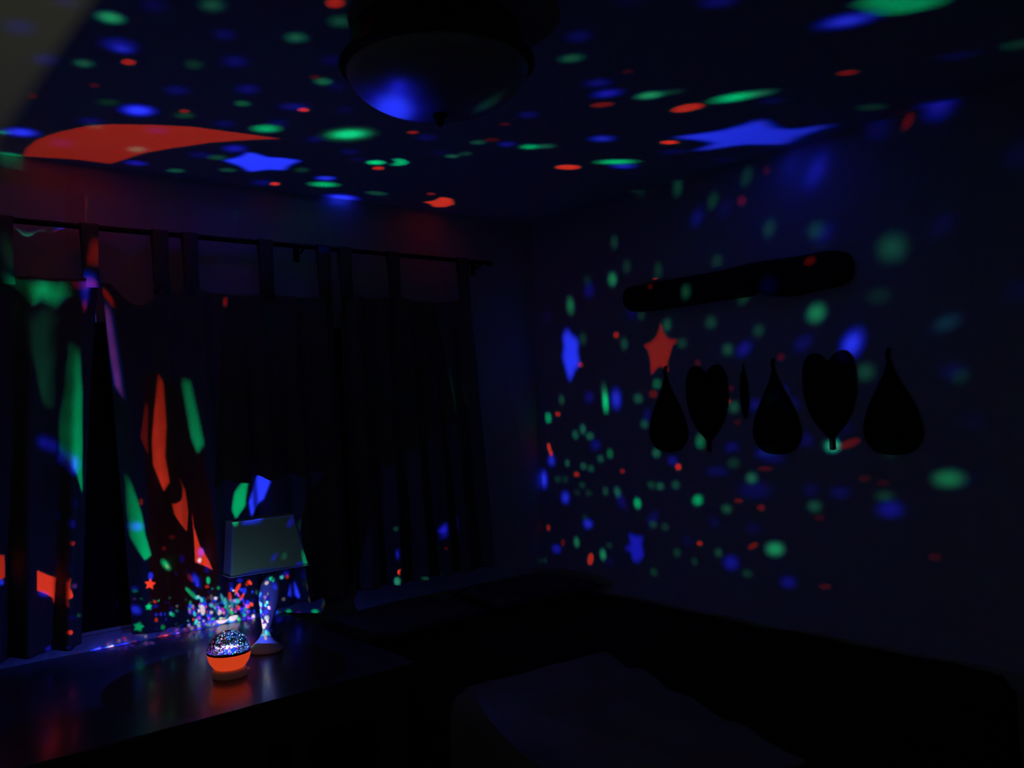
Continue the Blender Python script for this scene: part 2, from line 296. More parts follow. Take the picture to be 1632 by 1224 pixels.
# dome: clear plastic printed opaque, with see-through coloured stars and dots, plus added dim washes of light.
# each entry is (red, green, blue tint of the film, [outline as angle-from-zenith pairs in hundredths of a degree])
LEAK = (0.00012, 0.00026, 0.0032)
FILM = [
(0.0002,0.0002,0.0119,[-1709,-2014,-1715,-1936,-1750,-1880,-1793,-1881,-1819,-1936,-1812,-2012,-1777,-2065,-1735,-2066]),
(0.0004,0.0006,0.031,[-1730,-1998,-1734,-1952,-1755,-1918,-1782,-1918,-1797,-1951,-1793,-1998,-1772,-2030,-1746,-2031]),
(0.0002,0.0002,0.0112,[-1875,-1451,-1889,-1303,-1957,-1194,-2037,-1195,-2079,-1302,-2062,-1447,-1996,-1547,-1920,-1550]),
(0.0004,0.0005,0.0292,[-1915,-1422,-1925,-1332,-1966,-1267,-2014,-1267,-2040,-1331,-2029,-1420,-1989,-1482,-1942,-1483]),
(0.0002,0.0002,0.0133,[-1644,-901,-1650,-773,-1702,-684,-1769,-689,-1810,-785,-1802,-910,-1751,-995,-1686,-992]),
(0.0005,0.0006,0.0359,[-1677,-878,-1681,-801,-1712,-747,-1752,-750,-1777,-807,-1773,-884,-1742,-936,-1702,-934]),
(0.01,0.0005,0.0002,[-1628,110,-1628,180,-1649,224,-1679,214,-1701,158,-1701,89,-1680,46,-1650,55]),
(0,0.1585,0.0571,[-1641,1397,-1646,1434,-1671,1463,-1700,1467,-1718,1443,-1712,1406,-1688,1378,-1658,1374]),
(0.0021,0.0027,0.1507,[-1379,1289,-1398,1423,-1495,1502,-1608,1479,-1673,1370,-1653,1240,-1560,1162,-1447,1181]),
(0.0076,0.0167,0.4774,[-1438,1306,-1450,1386,-1508,1434,-1577,1420,-1617,1354,-1605,1275,-1548,1228,-1479,1240]),
(0,0.1282,0.0461,[-1336,2202,-1370,2213,-1447,2210,-1518,2203,-1548,2181,-1527,2135,-1457,2122,-1378,2149]),
(0.0042,0.0596,0.037,[-1381,-1941,-1394,-1868,-1448,-1824,-1510,-1835,-1543,-1893,-1528,-1963,-1476,-2006,-1415,-1997]),
(0,0.1811,0.0652,[-1413,-1931,-1421,-1888,-1454,-1861,-1492,-1867,-1512,-1902,-1503,-1945,-1471,-1971,-1434,-1966]),
(0.0002,0.0002,0.0117,[-1174,-2325,-1172,-2227,-1216,-2155,-1280,-2156,-1323,-2226,-1323,-2322,-1280,-2389,-1219,-2391]),
(0.0004,0.0006,0.0306,[-1204,-2306,-1203,-2246,-1229,-2203,-1267,-2203,-1294,-2246,-1294,-2304,-1268,-2345,-1231,-2346]),
(0.001,0.0142,0.0088,[-834,-2542,-829,-2464,-867,-2405,-926,-2403,-969,-2457,-972,-2534,-935,-2589,-879,-2593]),
(0.0027,0.0384,0.0238,[-861,-2526,-858,-2478,-881,-2443,-916,-2441,-943,-2474,-945,-2521,-922,-2555,-888,-2557]),
(0.0003,0.0003,0.018,[-593,-2162,-586,-2085,-622,-2028,-680,-2026,-724,-2080,-729,-2155,-694,-2210,-638,-2213]),
(0.0007,0.0009,0.0499,[-619,-2146,-615,-2099,-637,-2065,-671,-2064,-698,-2096,-702,-2142,-680,-2175,-646,-2177]),
(0.0005,0.0007,0.0378,[-1158,-1510,-1178,-1391,-1273,-1320,-1382,-1342,-1439,-1441,-1416,-1555,-1327,-1622,-1221,-1605]),
(0.0016,0.002,0.1115,[-1214,-1497,-1227,-1425,-1284,-1382,-1350,-1395,-1385,-1454,-1371,-1524,-1317,-1566,-1252,-1555]),
(0.0014,0.0018,0.0973,[-1192,-1444,-1200,-1376,-1245,-1331,-1300,-1337,-1332,-1389,-1323,-1456,-1279,-1499,-1226,-1495]),
(0.0048,0.0106,0.303,[-1220,-1433,-1225,-1392,-1252,-1365,-1285,-1369,-1305,-1400,-1299,-1441,-1273,-1467,-1240,-1464]),
(0.1433,0.0072,0.0032,[-1109,-1205,-1109,-1148,-1136,-1107,-1172,-1106,-1197,-1146,-1196,-1202,-1170,-1242,-1134,-1243]),
(0.0012,0.0168,0.0104,[-1402,-974,-1406,-896,-1441,-839,-1488,-839,-1518,-895,-1514,-973,-1479,-1027,-1433,-1028]),
(0.0033,0.0469,0.0291,[-1425,-959,-1427,-911,-1449,-877,-1477,-877,-1495,-911,-1493,-958,-1472,-991,-1444,-992]),
(0.0004,0.0054,0.0033,[-608,-1469,-596,-1373,-628,-1309,-684,-1317,-731,-1390,-740,-1484,-709,-1545,-654,-1539]),
(0.0009,0.0131,0.0081,[-632,-1454,-625,-1396,-644,-1357,-678,-1361,-707,-1405,-713,-1463,-693,-1500,-660,-1496]),
(0.0002,0.0003,0.0165,[-289,-1750,-276,-1632,-333,-1543,-424,-1539,-493,-1621,-501,-1737,-446,-1821,-359,-1826]),
(0.0006,0.0008,0.0455,[-329,-1725,-322,-1653,-356,-1600,-411,-1597,-453,-1647,-459,-1717,-425,-1769,-372,-1772]),
(0.0013,0.019,0.0118,[-88,-2406,-80,-2340,-118,-2287,-181,-2280,-230,-2322,-236,-2388,-198,-2439,-137,-2446]),
(0.0037,0.0532,0.033,[-116,-2390,-111,-2350,-134,-2318,-172,-2313,-202,-2339,-206,-2378,-183,-2410,-146,-2414]),
(0.0003,0.0003,0.019,[60,-1203,73,-1087,17,-1000,-74,-995,-144,-1076,-153,-1190,-99,-1274,-11,-1279]),
(0.0008,0.001,0.0537,[20,-1178,27,-1108,-6,-1055,-61,-1053,-104,-1101,-110,-1171,-77,-1222,-23,-1225]),
(0.0002,0.0003,0.0149,[-487,-819,-485,-694,-551,-598,-646,-591,-711,-675,-710,-797,-645,-889,-554,-898]),
(0.0006,0.0007,0.0413,[-531,-790,-531,-715,-570,-657,-627,-653,-667,-703,-667,-778,-627,-834,-572,-839]),
(0.0144,0.0007,0.0003,[-1240,-480,-1239,-427,-1257,-392,-1285,-396,-1305,-436,-1305,-488,-1287,-522,-1260,-519]),
(0.0002,0.0034,0.0021,[-955,-129,-963,-23,-1025,61,-1106,70,-1156,2,-1147,-103,-1086,-184,-1007,-195]),
(0.0005,0.0078,0.0049,[-995,-103,-1000,-39,-1038,12,-1086,18,-1117,-24,-1112,-87,-1075,-137,-1026,-143]),
(0.0013,0.0185,0.0115,[121,-771,128,-707,99,-660,51,-659,13,-704,7,-768,36,-814,82,-815]),
(0,0.0528,0.019,[100,-758,104,-719,86,-690,57,-690,34,-717,30,-756,48,-784,76,-785]),
(0.0022,0.0029,0.1601,[-585,-48,-593,111,-694,218,-824,207,-906,88,-893,-66,-797,-168,-670,-162]),
(0.0082,0.0179,0.5112,[-649,-21,-654,75,-715,139,-794,133,-844,62,-837,-32,-778,-95,-700,-91]),
(0.0651,0.0033,0.0014,[-304,-238,-303,-190,-328,-154,-364,-151,-390,-183,-391,-231,-366,-266,-330,-269]),
(0.0004,0.0057,0.0035,[-204,-139,-206,-44,-265,33,-346,44,-400,-15,-396,-110,-338,-184,-259,-196]),
(0.001,0.0143,0.0089,[-242,-114,-244,-57,-280,-11,-329,-4,-362,-40,-360,-97,-324,-142,-276,-150]),
(0.0003,0.0004,0.021,[694,-1018,692,-911,606,-813,486,-784,405,-839,410,-946,495,-1041,612,-1071]),
(0.0008,0.0011,0.0597,[637,-983,636,-918,584,-859,511,-841,462,-875,465,-939,517,-997,588,-1016]),
(0.2535,0.0127,0.0056,[716,-920,722,-876,699,-842,660,-838,630,-867,624,-911,647,-945,685,-949]),
(0.0002,0.0003,0.0153,[-938,535,-947,655,-1020,748,-1114,758,-1171,681,-1160,563,-1089,472,-997,460]),
(0.0006,0.0008,0.0424,[-984,564,-990,636,-1034,692,-1091,699,-1126,652,-1119,581,-1076,525,-1020,518]),
(0.0002,0.0002,0.0112,[265,-117,269,0,202,92,104,103,34,27,32,-89,98,-178,194,-190]),
(0.0004,0.0005,0.0302,[219,-88,222,-17,181,38,122,44,79,-1,78,-72,118,-126,176,-133]),
(0,0.0528,0.019,[741,-210,742,-87,657,18,537,41,453,-31,455,-153,539,-255,656,-279]),
(0,0.1616,0.0582,[684,-175,685,-100,633,-37,561,-23,510,-66,510,-140,561,-203,633,-217]),
(0.0002,0.0002,0.0115,[735,-435,748,-323,693,-239,602,-232,531,-307,520,-418,575,-499,663,-507]),
(0.0004,0.0006,0.031,[695,-410,703,-342,669,-291,615,-287,571,-332,564,-399,598,-449,652,-454]),
(0.0008,0.0011,0.0591,[-75,1870,-90,1957,-174,2006,-276,1989,-336,1916,-321,1830,-239,1782,-137,1798]),
(0.0025,0.0032,0.1794,[-127,1879,-136,1932,-187,1962,-249,1951,-285,1907,-276,1855,-226,1825,-164,1835]),
(0.0006,0.0083,0.0051,[-877,715,-883,797,-936,862,-1002,870,-1044,817,-1036,736,-985,672,-919,663]),
(0.0015,0.0217,0.0134,[-910,735,-914,785,-946,824,-986,829,-1011,797,-1007,748,-975,709,-935,704]),
(0.0001,0.0002,0.0087,[-274,495,-275,619,-343,712,-438,719,-503,636,-501,514,-433,424,-340,415]),
(0.0003,0.0004,0.0227,[-319,523,-320,598,-361,654,-419,658,-458,609,-457,534,-416,479,-359,474]),
(0.0001,0.0001,0.0074,[-990,1444,-988,1610,-1060,1720,-1161,1707,-1231,1582,-1230,1420,-1161,1312,-1062,1321]),
(0.0003,0.0003,0.0184,[-1038,1472,-1037,1572,-1080,1639,-1141,1631,-1184,1556,-1184,1456,-1142,1391,-1081,1397]),
(0.0012,0.0178,0.011,[-266,1297,-266,1409,-325,1489,-408,1490,-466,1413,-465,1303,-406,1224,-324,1221]),
(0.0035,0.0503,0.0312,[-305,1320,-305,1388,-341,1436,-392,1437,-427,1390,-426,1323,-391,1275,-341,1274]),
(0.0002,0.0002,0.012,[468,1126,469,1267,385,1374,267,1385,185,1293,186,1154,269,1049,385,1037]),
(0.0005,0.0006,0.0325,[412,1159,413,1244,362,1310,291,1316,241,1260,241,1176,291,1112,362,1105]),
(0.0006,0.0084,0.0052,[641,1142,639,1239,575,1316,486,1329,426,1270,429,1174,493,1098,581,1084]),
(0.0015,0.0219,0.0136,[599,1168,598,1226,559,1273,505,1281,468,1245,470,1187,509,1140,562,1132]),
(0.0007,0.0009,0.0521,[709,689,717,823,645,924,537,931,457,842,452,709,522,611,628,602]),
(0.0022,0.0028,0.1581,[659,719,664,800,620,861,555,866,507,812,503,731,546,671,610,666]),
(0.0021,0.0306,0.019,[380,1930,374,1998,321,2054,253,2064,210,2023,216,1956,268,1900,336,1890]),
(0.0015,0.0219,0.0136,[914,1595,911,1663,863,1719,798,1729,754,1688,757,1620,804,1565,869,1555]),
(0.3195,0.016,0.007,[1617,1885,1625,1950,1601,1993,1557,1990,1520,1943,1512,1879,1536,1835,1580,1838]),
(0.0003,0.0004,0.0235,[1518,1879,1527,2003,1462,2095,1362,2100,1287,2015,1280,1891,1344,1800,1442,1795]),
(0.0009,0.0012,0.0663,[1473,1906,1478,1981,1438,2037,1378,2040,1332,1988,1328,1913,1367,1858,1427,1855]),
(0.0005,0.0068,0.0042,[1691,1122,1705,1216,1668,1282,1601,1281,1544,1215,1531,1122,1568,1057,1634,1057]),
(0.0012,0.0171,0.0106,[1662,1141,1671,1197,1648,1237,1607,1237,1573,1197,1565,1140,1588,1100,1628,1101]),
(0.1662,0.0083,0.0037,[-128,-3002,-115,-2948,-140,-2907,-189,-2905,-233,-2943,-245,-2996,-220,-3035,-172,-3038]),
(0.0009,0.0128,0.0079,[60,-2800,78,-2731,46,-2678,-17,-2676,-73,-2724,-89,-2793,-57,-2842,4,-2846]),
(0.0024,0.034,0.0211,[34,-2785,45,-2743,25,-2712,-13,-2710,-47,-2739,-57,-2781,-37,-2811,0,-2813]),
(0.0002,0.0002,0.0122,[355,-2170,380,-2088,354,-2032,293,-2036,234,-2098,211,-2179,237,-2232,296,-2229]),
(0.0005,0.0006,0.0324,[331,-2156,346,-2106,330,-2072,294,-2075,258,-2113,244,-2162,259,-2194,295,-2192]),
(0.0019,0.0277,0.0172,[526,-1712,540,-1649,513,-1603,462,-1602,417,-1646,404,-1709,430,-1754,480,-1755]),
(0,0.0809,0.0291,[504,-1699,513,-1661,497,-1633,466,-1633,438,-1659,430,-1698,446,-1725,477,-1726]),
(0.0126,0.0006,0.0003,[396,-1758,405,-1714,386,-1682,350,-1681,319,-1711,310,-1755,329,-1786,364,-1788]),
(0.0001,0.0002,0.0098,[685,-1662,729,-1553,718,-1488,657,-1510,586,-1602,545,-1708,557,-1768,615,-1750]),
(0.0004,0.0005,0.0256,[666,-1650,692,-1584,685,-1546,649,-1558,606,-1614,581,-1679,588,-1716,623,-1704]),
(0.0001,0.0001,0.0082,[1104,-1159,1136,-1053,1107,-982,1034,-990,961,-1071,931,-1176,960,-1243,1031,-1237]),
(0.0003,0.0004,0.0209,[1076,-1142,1095,-1078,1078,-1035,1034,-1040,989,-1089,971,-1152,989,-1194,1032,-1190]),
(0,0.0928,0.0334,[1636,-585,1655,-412,1553,-239,1390,-171,1265,-250,1253,-426,1356,-593,1512,-658]),
(0,0.2905,0.1046,[1565,-520,1575,-415,1513,-311,1415,-270,1340,-317,1331,-423,1394,-526,1490,-565]),
(0.0006,0.0086,0.0053,[1703,-646,1740,-394,1604,-146,1373,-59,1194,-186,1171,-444,1308,-677,1525,-760]),
(0.0016,0.0225,0.0139,[1606,-558,1627,-404,1544,-255,1406,-203,1297,-279,1281,-434,1364,-578,1498,-628]),
(0.0002,0.0003,0.0153,[1301,-105,1319,-6,1279,65,1205,66,1141,-5,1124,-103,1164,-172,1237,-174]),
(0.0006,0.0008,0.0424,[1270,-86,1281,-26,1256,17,1211,18,1172,-24,1162,-84,1186,-127,1231,-127]),
(0.0002,0.0002,0.013,[1865,109,1883,216,1835,297,1748,304,1675,232,1658,125,1706,46,1792,40]),
(0.0005,0.0006,0.035,[1828,133,1839,198,1810,247,1757,251,1713,208,1702,143,1732,95,1783,91]),
(0.0006,0.0008,0.0443,[2020,373,2026,413,2007,443,1974,447,1946,421,1941,381,1960,351,1993,347]),
(0,0.3769,0.1357,[2299,344,2304,407,2263,463,2201,476,2153,441,2149,377,2190,323,2252,309]),
(0.2202,0.011,0.0048,[2416,551,2426,613,2398,661,2348,666,2306,626,2296,564,2324,517,2374,512]),
(0.0069,0.015,0.4299,[2108,1280,2106,1352,2050,1417,1974,1436,1923,1399,1926,1327,1981,1263,2056,1243]),
(0,0.0824,0.0297,[2293,1523,2276,1632,2161,1729,2016,1756,1927,1698,1946,1589,2061,1494,2204,1466]),
(0,0.2539,0.0914,[2222,1558,2211,1624,2142,1682,2054,1699,1999,1664,2011,1598,2080,1540,2168,1523]),
(0.0037,0.0047,0.2612,[2759,1963,2738,2082,2583,2111,2417,2128,2335,2108,2355,1982,2487,1887,2653,1879]),
(0.0133,0.0292,0.834,[2676,1992,2665,2069,2577,2104,2477,2115,2419,2080,2431,2003,2511,1946,2612,1941]),
(0.0022,0.0313,0.0194,[2951,1570,2940,1636,2865,1685,2770,1687,2711,1641,2722,1575,2797,1527,2892,1525]),
(0.1223,0.0061,0.0027,[3422,1212,3429,1256,3411,1290,3378,1294,3350,1266,3343,1223,3361,1189,3394,1184]),
(0.115,0.0058,0.0025,[2031,-866,2039,-825,2017,-791,1978,-786,1945,-811,1937,-852,1959,-885,1998,-890]),
(0.0005,0.0006,0.036,[2276,-812,2298,-730,2262,-667,2191,-660,2126,-714,2106,-796,2141,-858,2212,-864]),
(0.0001,0.0002,0.0087,[2688,-408,2708,-328,2673,-264,2603,-256,2541,-309,2523,-389,2558,-451,2626,-459]),
(0.0003,0.0004,0.0218,[2659,-389,2671,-340,2650,-302,2608,-297,2570,-328,2559,-377,2580,-415,2622,-420]),
(0.0043,0.0618,0.0383,[2844,-337,2855,-291,2834,-254,2794,-248,2758,-277,2748,-323,2769,-360,2809,-365]),
(0.002,0.028,0.0173,[2892,-490,2911,-440,2900,-406,2866,-409,2829,-446,2811,-496,2822,-529,2855,-527]),
(0.0026,0.0376,0.0233,[2775,-923,2789,-874,2768,-836,2725,-831,2684,-862,2670,-911,2691,-949,2734,-954]),
(0.0202,0.001,0.0004,[2846,-1079,2857,-1029,2827,-985,2773,-973,2728,-1000,2719,-1051,2749,-1094,2802,-1106]),
(0.0008,0.0011,0.06,[3045,-1023,3073,-954,3056,-906,3004,-907,2947,-956,2920,-1025,2937,-1072,2989,-1071]),
(0.0025,0.0032,0.179,[3026,-1010,3043,-968,3032,-939,3001,-940,2967,-970,2950,-1011,2961,-1040,2992,-1039]),
(0,0.1031,0.0371,[3293,-1083,3311,-1019,3278,-964,3214,-951,3157,-989,3140,-1054,3173,-1108,3236,-1120]),
(0,0.3175,0.1143,[3267,-1065,3277,-1026,3258,-992,3219,-985,3184,-1008,3174,-1047,3194,-1080,3232,-1087]),
(0.0017,0.0238,0.0148,[3387,-1176,3407,-1114,3380,-1063,3321,-1054,3266,-1092,3246,-1154,3274,-1204,3332,-1213]),
(0.0046,0.0659,0.0408,[3364,-1160,3376,-1122,3359,-1091,3323,-1086,3290,-1109,3278,-1146,3295,-1177,3330,-1183]),
(0.4728,0.0236,0.0104,[4031,-680,4045,-603,4000,-530,3920,-504,3855,-541,3842,-619,3889,-691,3967,-716]),
(0.0004,0.0005,0.029,[2617,-1901,2648,-1833,2626,-1783,2563,-1781,2498,-1829,2468,-1897,2491,-1946,2552,-1947]),
(0.0011,0.0015,0.082,[2594,-1887,2613,-1846,2599,-1816,2561,-1815,2521,-1843,2503,-1885,2517,-1914,2555,-1915]),
(0.0288,0.0014,0.0006,[2605,-1553,2613,-1524,2597,-1500,2566,-1495,2539,-1512,2532,-1541,2548,-1564,2578,-1570]),
(0.0004,0.0005,0.0282,[1666,-3371,1710,-3311,1695,-3269,1630,-3272,1554,-3316,1512,-3376,1528,-3415,1591,-3413]),
(0.0011,0.0014,0.0781,[1644,-3360,1671,-3324,1662,-3299,1622,-3300,1576,-3327,1550,-3363,1560,-3387,1598,-3386]),
(0.0017,0.0244,0.0151,[1927,-3090,1959,-3036,1944,-2987,1889,-2972,1828,-3000,1798,-3054,1814,-3102,1868,-3116]),
(0.0047,0.0675,0.0418,[1908,-3072,1927,-3040,1918,-3010,1885,-3001,1848,-3018,1829,-3051,1839,-3080,1872,-3089]),
(0.0005,0.0006,0.0344,[2459,-2754,2498,-2697,2489,-2659,2437,-2664,2372,-2708,2334,-2764,2344,-2800,2395,-2796]),
(0.0014,0.0017,0.0972,[2442,-2745,2466,-2710,2460,-2688,2428,-2690,2389,-2717,2366,-2751,2372,-2773,2403,-2771]),
(0.0008,0.0011,0.0599,[1963,-4036,1998,-3991,1970,-3955,1894,-3948,1818,-3976,1786,-4020,1815,-4055,1888,-4061]),
(0.0024,0.0031,0.1721,[1935,-4024,1956,-3997,1938,-3975,1893,-3971,1847,-3988,1827,-4014,1845,-4036,1889,-4040]),
(0.0002,0.0003,0.0144,[1508,-3843,1527,-3811,1504,-3783,1451,-3777,1401,-3795,1383,-3827,1407,-3854,1458,-3861]),
(0.0005,0.0007,0.0362,[1487,-3834,1499,-3814,1484,-3798,1452,-3794,1422,-3805,1411,-3824,1426,-3841,1457,-3845]),
(0.0041,0.0052,0.2916,[2770,-4159,2829,-4095,2828,-4017,2763,-3971,2674,-3987,2616,-4054,2623,-4130,2686,-4173]),
(0.0145,0.0318,0.9082,[2752,-4126,2788,-4088,2786,-4040,2747,-4013,2694,-4022,2659,-4062,2662,-4109,2701,-4135]),
(0.0007,0.0009,0.0518,[2494,-2789,2532,-2731,2517,-2691,2459,-2692,2392,-2734,2356,-2792,2371,-2831,2428,-2830]),
(0.0021,0.0027,0.1509,[2474,-2778,2497,-2743,2488,-2719,2453,-2720,2412,-2745,2390,-2780,2399,-2804,2434,-2803]),
(0.0016,0.002,0.1137,[2728,-2683,2770,-2609,2759,-2528,2700,-2491,2628,-2519,2587,-2596,2600,-2674,2658,-2710]),
(0.0049,0.0063,0.3478,[2709,-2652,2734,-2606,2728,-2558,2692,-2535,2648,-2552,2623,-2599,2631,-2646,2666,-2668]),
(0.0836,0.0042,0.0018,[2910,-2431,2930,-2380,2908,-2323,2857,-2294,2807,-2311,2787,-2364,2810,-2420,2860,-2448]),
(0.0071,0.1017,0.063,[3006,-2777,3043,-2715,3036,-2647,2988,-2614,2927,-2637,2891,-2700,2900,-2766,2947,-2798]),
(0,0.3087,0.1111,[2991,-2750,3013,-2712,3009,-2671,2980,-2651,2943,-2665,2921,-2703,2926,-2744,2955,-2763]),
(0.0009,0.0135,0.0084,[3059,-2878,3088,-2831,3084,-2781,3048,-2757,3001,-2774,2971,-2822,2977,-2872,3013,-2895]),
(0.0024,0.0338,0.0209,[3047,-2858,3065,-2830,3063,-2799,3041,-2785,3012,-2795,2994,-2824,2997,-2854,3019,-2868]),
(0.3715,0.0186,0.0082,[3452,-2700,3497,-2624,3498,-2530,3452,-2475,3388,-2493,3343,-2573,3344,-2665,3389,-2717]),
(0,0.1918,0.0691,[3505,-3061,3551,-2976,3548,-2857,3493,-2774,3420,-2781,3375,-2872,3382,-2990,3436,-3066]),
(0,0.5943,0.2139,[3489,-3008,3517,-2956,3515,-2884,3482,-2835,3438,-2838,3410,-2893,3414,-2965,3447,-3012]),
(0.0035,0.0499,0.0309,[3534,-3127,3576,-3068,3580,-2995,3543,-2952,3487,-2966,3446,-3028,3444,-3100,3480,-3141]),
(0.0099,0.1409,0.0874,[3525,-3097,3550,-3060,3553,-3016,3530,-2990,3497,-2998,3472,-3036,3470,-3080,3492,-3105]),
(0.0005,0.0007,0.0363,[3755,-2981,3791,-2933,3783,-2901,3734,-2902,3674,-2937,3639,-2984,3648,-3016,3695,-3015]),
(0.0014,0.0018,0.0979,[3739,-2972,3761,-2944,3756,-2924,3727,-2925,3690,-2946,3669,-2975,3674,-2994,3703,-2993]),
(0.1992,0.01,0.0044,[3564,-3562,3589,-3532,3585,-3504,3555,-3494,3516,-3509,3492,-3538,3496,-3566,3526,-3576]),
(0.0006,0.0007,0.0414,[3716,-3959,3751,-3921,3753,-3879,3720,-3857,3673,-3869,3638,-3908,3637,-3950,3669,-3970]),
(0.0015,0.0019,0.1081,[3708,-3942,3729,-3919,3730,-3893,3710,-3880,3681,-3887,3660,-3911,3660,-3936,3679,-3949]),
(0.0039,0.0561,0.0348,[3759,-4117,3806,-4082,3811,-4062,3772,-4070,3711,-4100,3665,-4134,3660,-4153,3699,-4146]),
(0.0106,0.1514,0.0939,[3750,-4114,3778,-4093,3781,-4081,3757,-4085,3721,-4103,3692,-4124,3689,-4136,3713,-4132]),
(0.0038,0.0049,0.2738,[4473,-3395,4497,-3378,4517,-3305,4521,-3216,4493,-3181,4418,-3264,4407,-3329,4458,-3347]),
(0.0116,0.015,0.8317,[4479,-3351,4494,-3341,4506,-3296,4508,-3242,4499,-3212,4461,-3253,4453,-3293,4470,-3322]),
(0.1501,0.0075,0.0033,[4539,-3104,4554,-3122,4582,-3123,4606,-3106,4611,-3080,4596,-3062,4568,-3062,4544,-3079]),
(0.0015,0.0216,0.0134,[4315,-3121,4350,-3074,4339,-3040,4287,-3038,4226,-3071,4191,-3118,4204,-3151,4255,-3152]),
(0.0037,0.0527,0.0327,[4298,-3111,4319,-3083,4312,-3062,4281,-3061,4244,-3081,4223,-3109,4230,-3130,4261,-3130]),
(0.001,0.0013,0.0704,[4617,-2995,4642,-2974,4657,-2898,4653,-2809,4632,-2762,4592,-2807,4593,-2864,4597,-2950]),
(0.0027,0.0035,0.1949,[4620,-2951,4635,-2938,4645,-2891,4642,-2838,4629,-2809,4614,-2823,4606,-2871,4608,-2923]),
(0.6484,0.0324,0.0143,[4083,-1823,4099,-1781,4079,-1744,4034,-1735,3991,-1758,3976,-1800,3997,-1837,4041,-1846]),
(0.0019,0.0025,0.138,[3626,-1656,3658,-1577,3626,-1513,3549,-1502,3472,-1551,3442,-1631,3475,-1693,3551,-1704]),
(0.0068,0.0149,0.4251,[3597,-1636,3616,-1588,3596,-1549,3549,-1542,3503,-1572,3485,-1620,3504,-1658,3551,-1665]),
(0,0.1685,0.0607,[4281,-1152,4283,-1067,4207,-959,4095,-891,4015,-906,4017,-995,4097,-1103,4205,-1167]),
(0,0.5219,0.1879,[4231,-1105,4232,-1053,4185,-987,4117,-947,4070,-956,4070,-1009,4118,-1075,4185,-1114]),
(0.0024,0.0031,0.1738,[4374,-1002,4389,-931,4347,-861,4272,-834,4208,-867,4195,-940,4238,-1008,4312,-1034]),
(0.0086,0.0187,0.5351,[4342,-976,4351,-932,4326,-890,4280,-874,4242,-894,4233,-938,4259,-980,4304,-995]),
(0.0003,0.0004,0.0247,[4321,-1663,4351,-1587,4335,-1501,4279,-1457,4219,-1481,4190,-1560,4209,-1645,4263,-1687]),
(0.0009,0.0012,0.0646,[4302,-1628,4320,-1582,4310,-1530,4276,-1503,4240,-1518,4222,-1565,4233,-1617,4266,-1643]),
(0.0003,0.0004,0.0231,[4756,-1604,4787,-1542,4776,-1496,4728,-1493,4672,-1535,4641,-1597,4653,-1642,4700,-1645]),
(0.0008,0.001,0.0578,[4740,-1590,4759,-1553,4752,-1525,4723,-1523,4689,-1549,4670,-1586,4677,-1614,4706,-1615]),
(0.0229,0.0011,0.0005,[2441,-3036,2456,-3013,2447,-2995,2420,-2994,2391,-3010,2376,-3034,2385,-3051,2412,-3052]),
(0.0008,0.0011,0.0591,[4787,-2196,4826,-2226,4889,-2200,4941,-2132,4948,-2060,4907,-2031,4842,-2060,4793,-2128]),
(0.0023,0.0029,0.1634,[4818,-2170,4842,-2189,4880,-2173,4911,-2131,4915,-2088,4891,-2070,4852,-2087,4822,-2129]),
(0.0018,0.0024,0.1314,[4771,-2479,4823,-2528,4915,-2513,4997,-2439,5017,-2347,4961,-2297,4865,-2318,4788,-2394]),
(0.0054,0.007,0.388,[4817,-2455,4849,-2485,4905,-2475,4955,-2430,4966,-2375,4933,-2345,4875,-2357,4828,-2403]),
(0.0004,0.0005,0.0258,[4759,-2592,4889,-2652,5029,-2514,5090,-2236,5023,-1990,4874,-1943,4706,-2173,4687,-2398]),
(0.0009,0.0012,0.0648,[4809,-2486,4890,-2521,4973,-2434,5008,-2267,4969,-2121,4881,-2091,4801,-2190,4773,-2352]),
(0.0018,0.0257,0.016,[4894,-1683,4916,-1711,4956,-1711,4991,-1681,5000,-1639,4976,-1610,4936,-1611,4902,-1641]),
(0.0046,0.066,0.0409,[4914,-1674,4928,-1692,4952,-1692,4973,-1673,4978,-1648,4964,-1630,4940,-1631,4919,-1649]),
(0.0631,0.0032,0.0014,[4905,-1921,4919,-1907,4919,-1872,4905,-1849,4891,-1863,4891,-1899]),
(0.0026,0.0378,0.0234,[4930,-780,4951,-810,4988,-815,5022,-791,5030,-751,5009,-720,4971,-716,4938,-741]),
(0.0071,0.1021,0.0633,[4950,-774,4962,-793,4985,-796,5005,-781,5010,-757,4998,-738,4975,-736,4955,-751]),
(0.0018,0.0252,0.0156,[5056,-1299,5080,-1326,5120,-1317,5152,-1276,5156,-1227,5131,-1200,5091,-1210,5060,-1251]),
(0.0046,0.0652,0.0404,[5075,-1285,5090,-1302,5114,-1296,5134,-1271,5136,-1241,5121,-1225,5096,-1231,5078,-1256]),
(0.0004,0.0005,0.0273,[5103,-1514,5137,-1528,5188,-1486,5226,-1411,5228,-1347,5192,-1333,5140,-1378,5104,-1452]),
(0.001,0.0013,0.0705,[5127,-1482,5148,-1490,5179,-1465,5202,-1419,5203,-1381,5181,-1372,5150,-1399,5128,-1444]),
(0.001,0.0012,0.0688,[5167,-1135,5201,-1156,5251,-1123,5287,-1054,5287,-988,5252,-968,5202,-1003,5168,-1073]),
(0.0028,0.0035,0.1968,[5191,-1107,5211,-1120,5241,-1100,5263,-1058,5263,-1018,5242,-1006,5212,-1027,5191,-1069]),
(0.0922,0.0046,0.002,[5110,-1693,5130,-1682,5138,-1645,5130,-1604,5111,-1583,5092,-1595,5084,-1633,5092,-1673]),
(0.0018,0.0254,0.0158,[4958,-276,4961,-247,4956,-179,4923,-162,4893,-181,4885,-221,4903,-259,4938,-272]),
(0.0015,0.0212,0.0131,[5240,-2048,5264,-2090,5308,-2098,5348,-2066,5358,-2012,5333,-1969,5288,-1962,5250,-1995]),
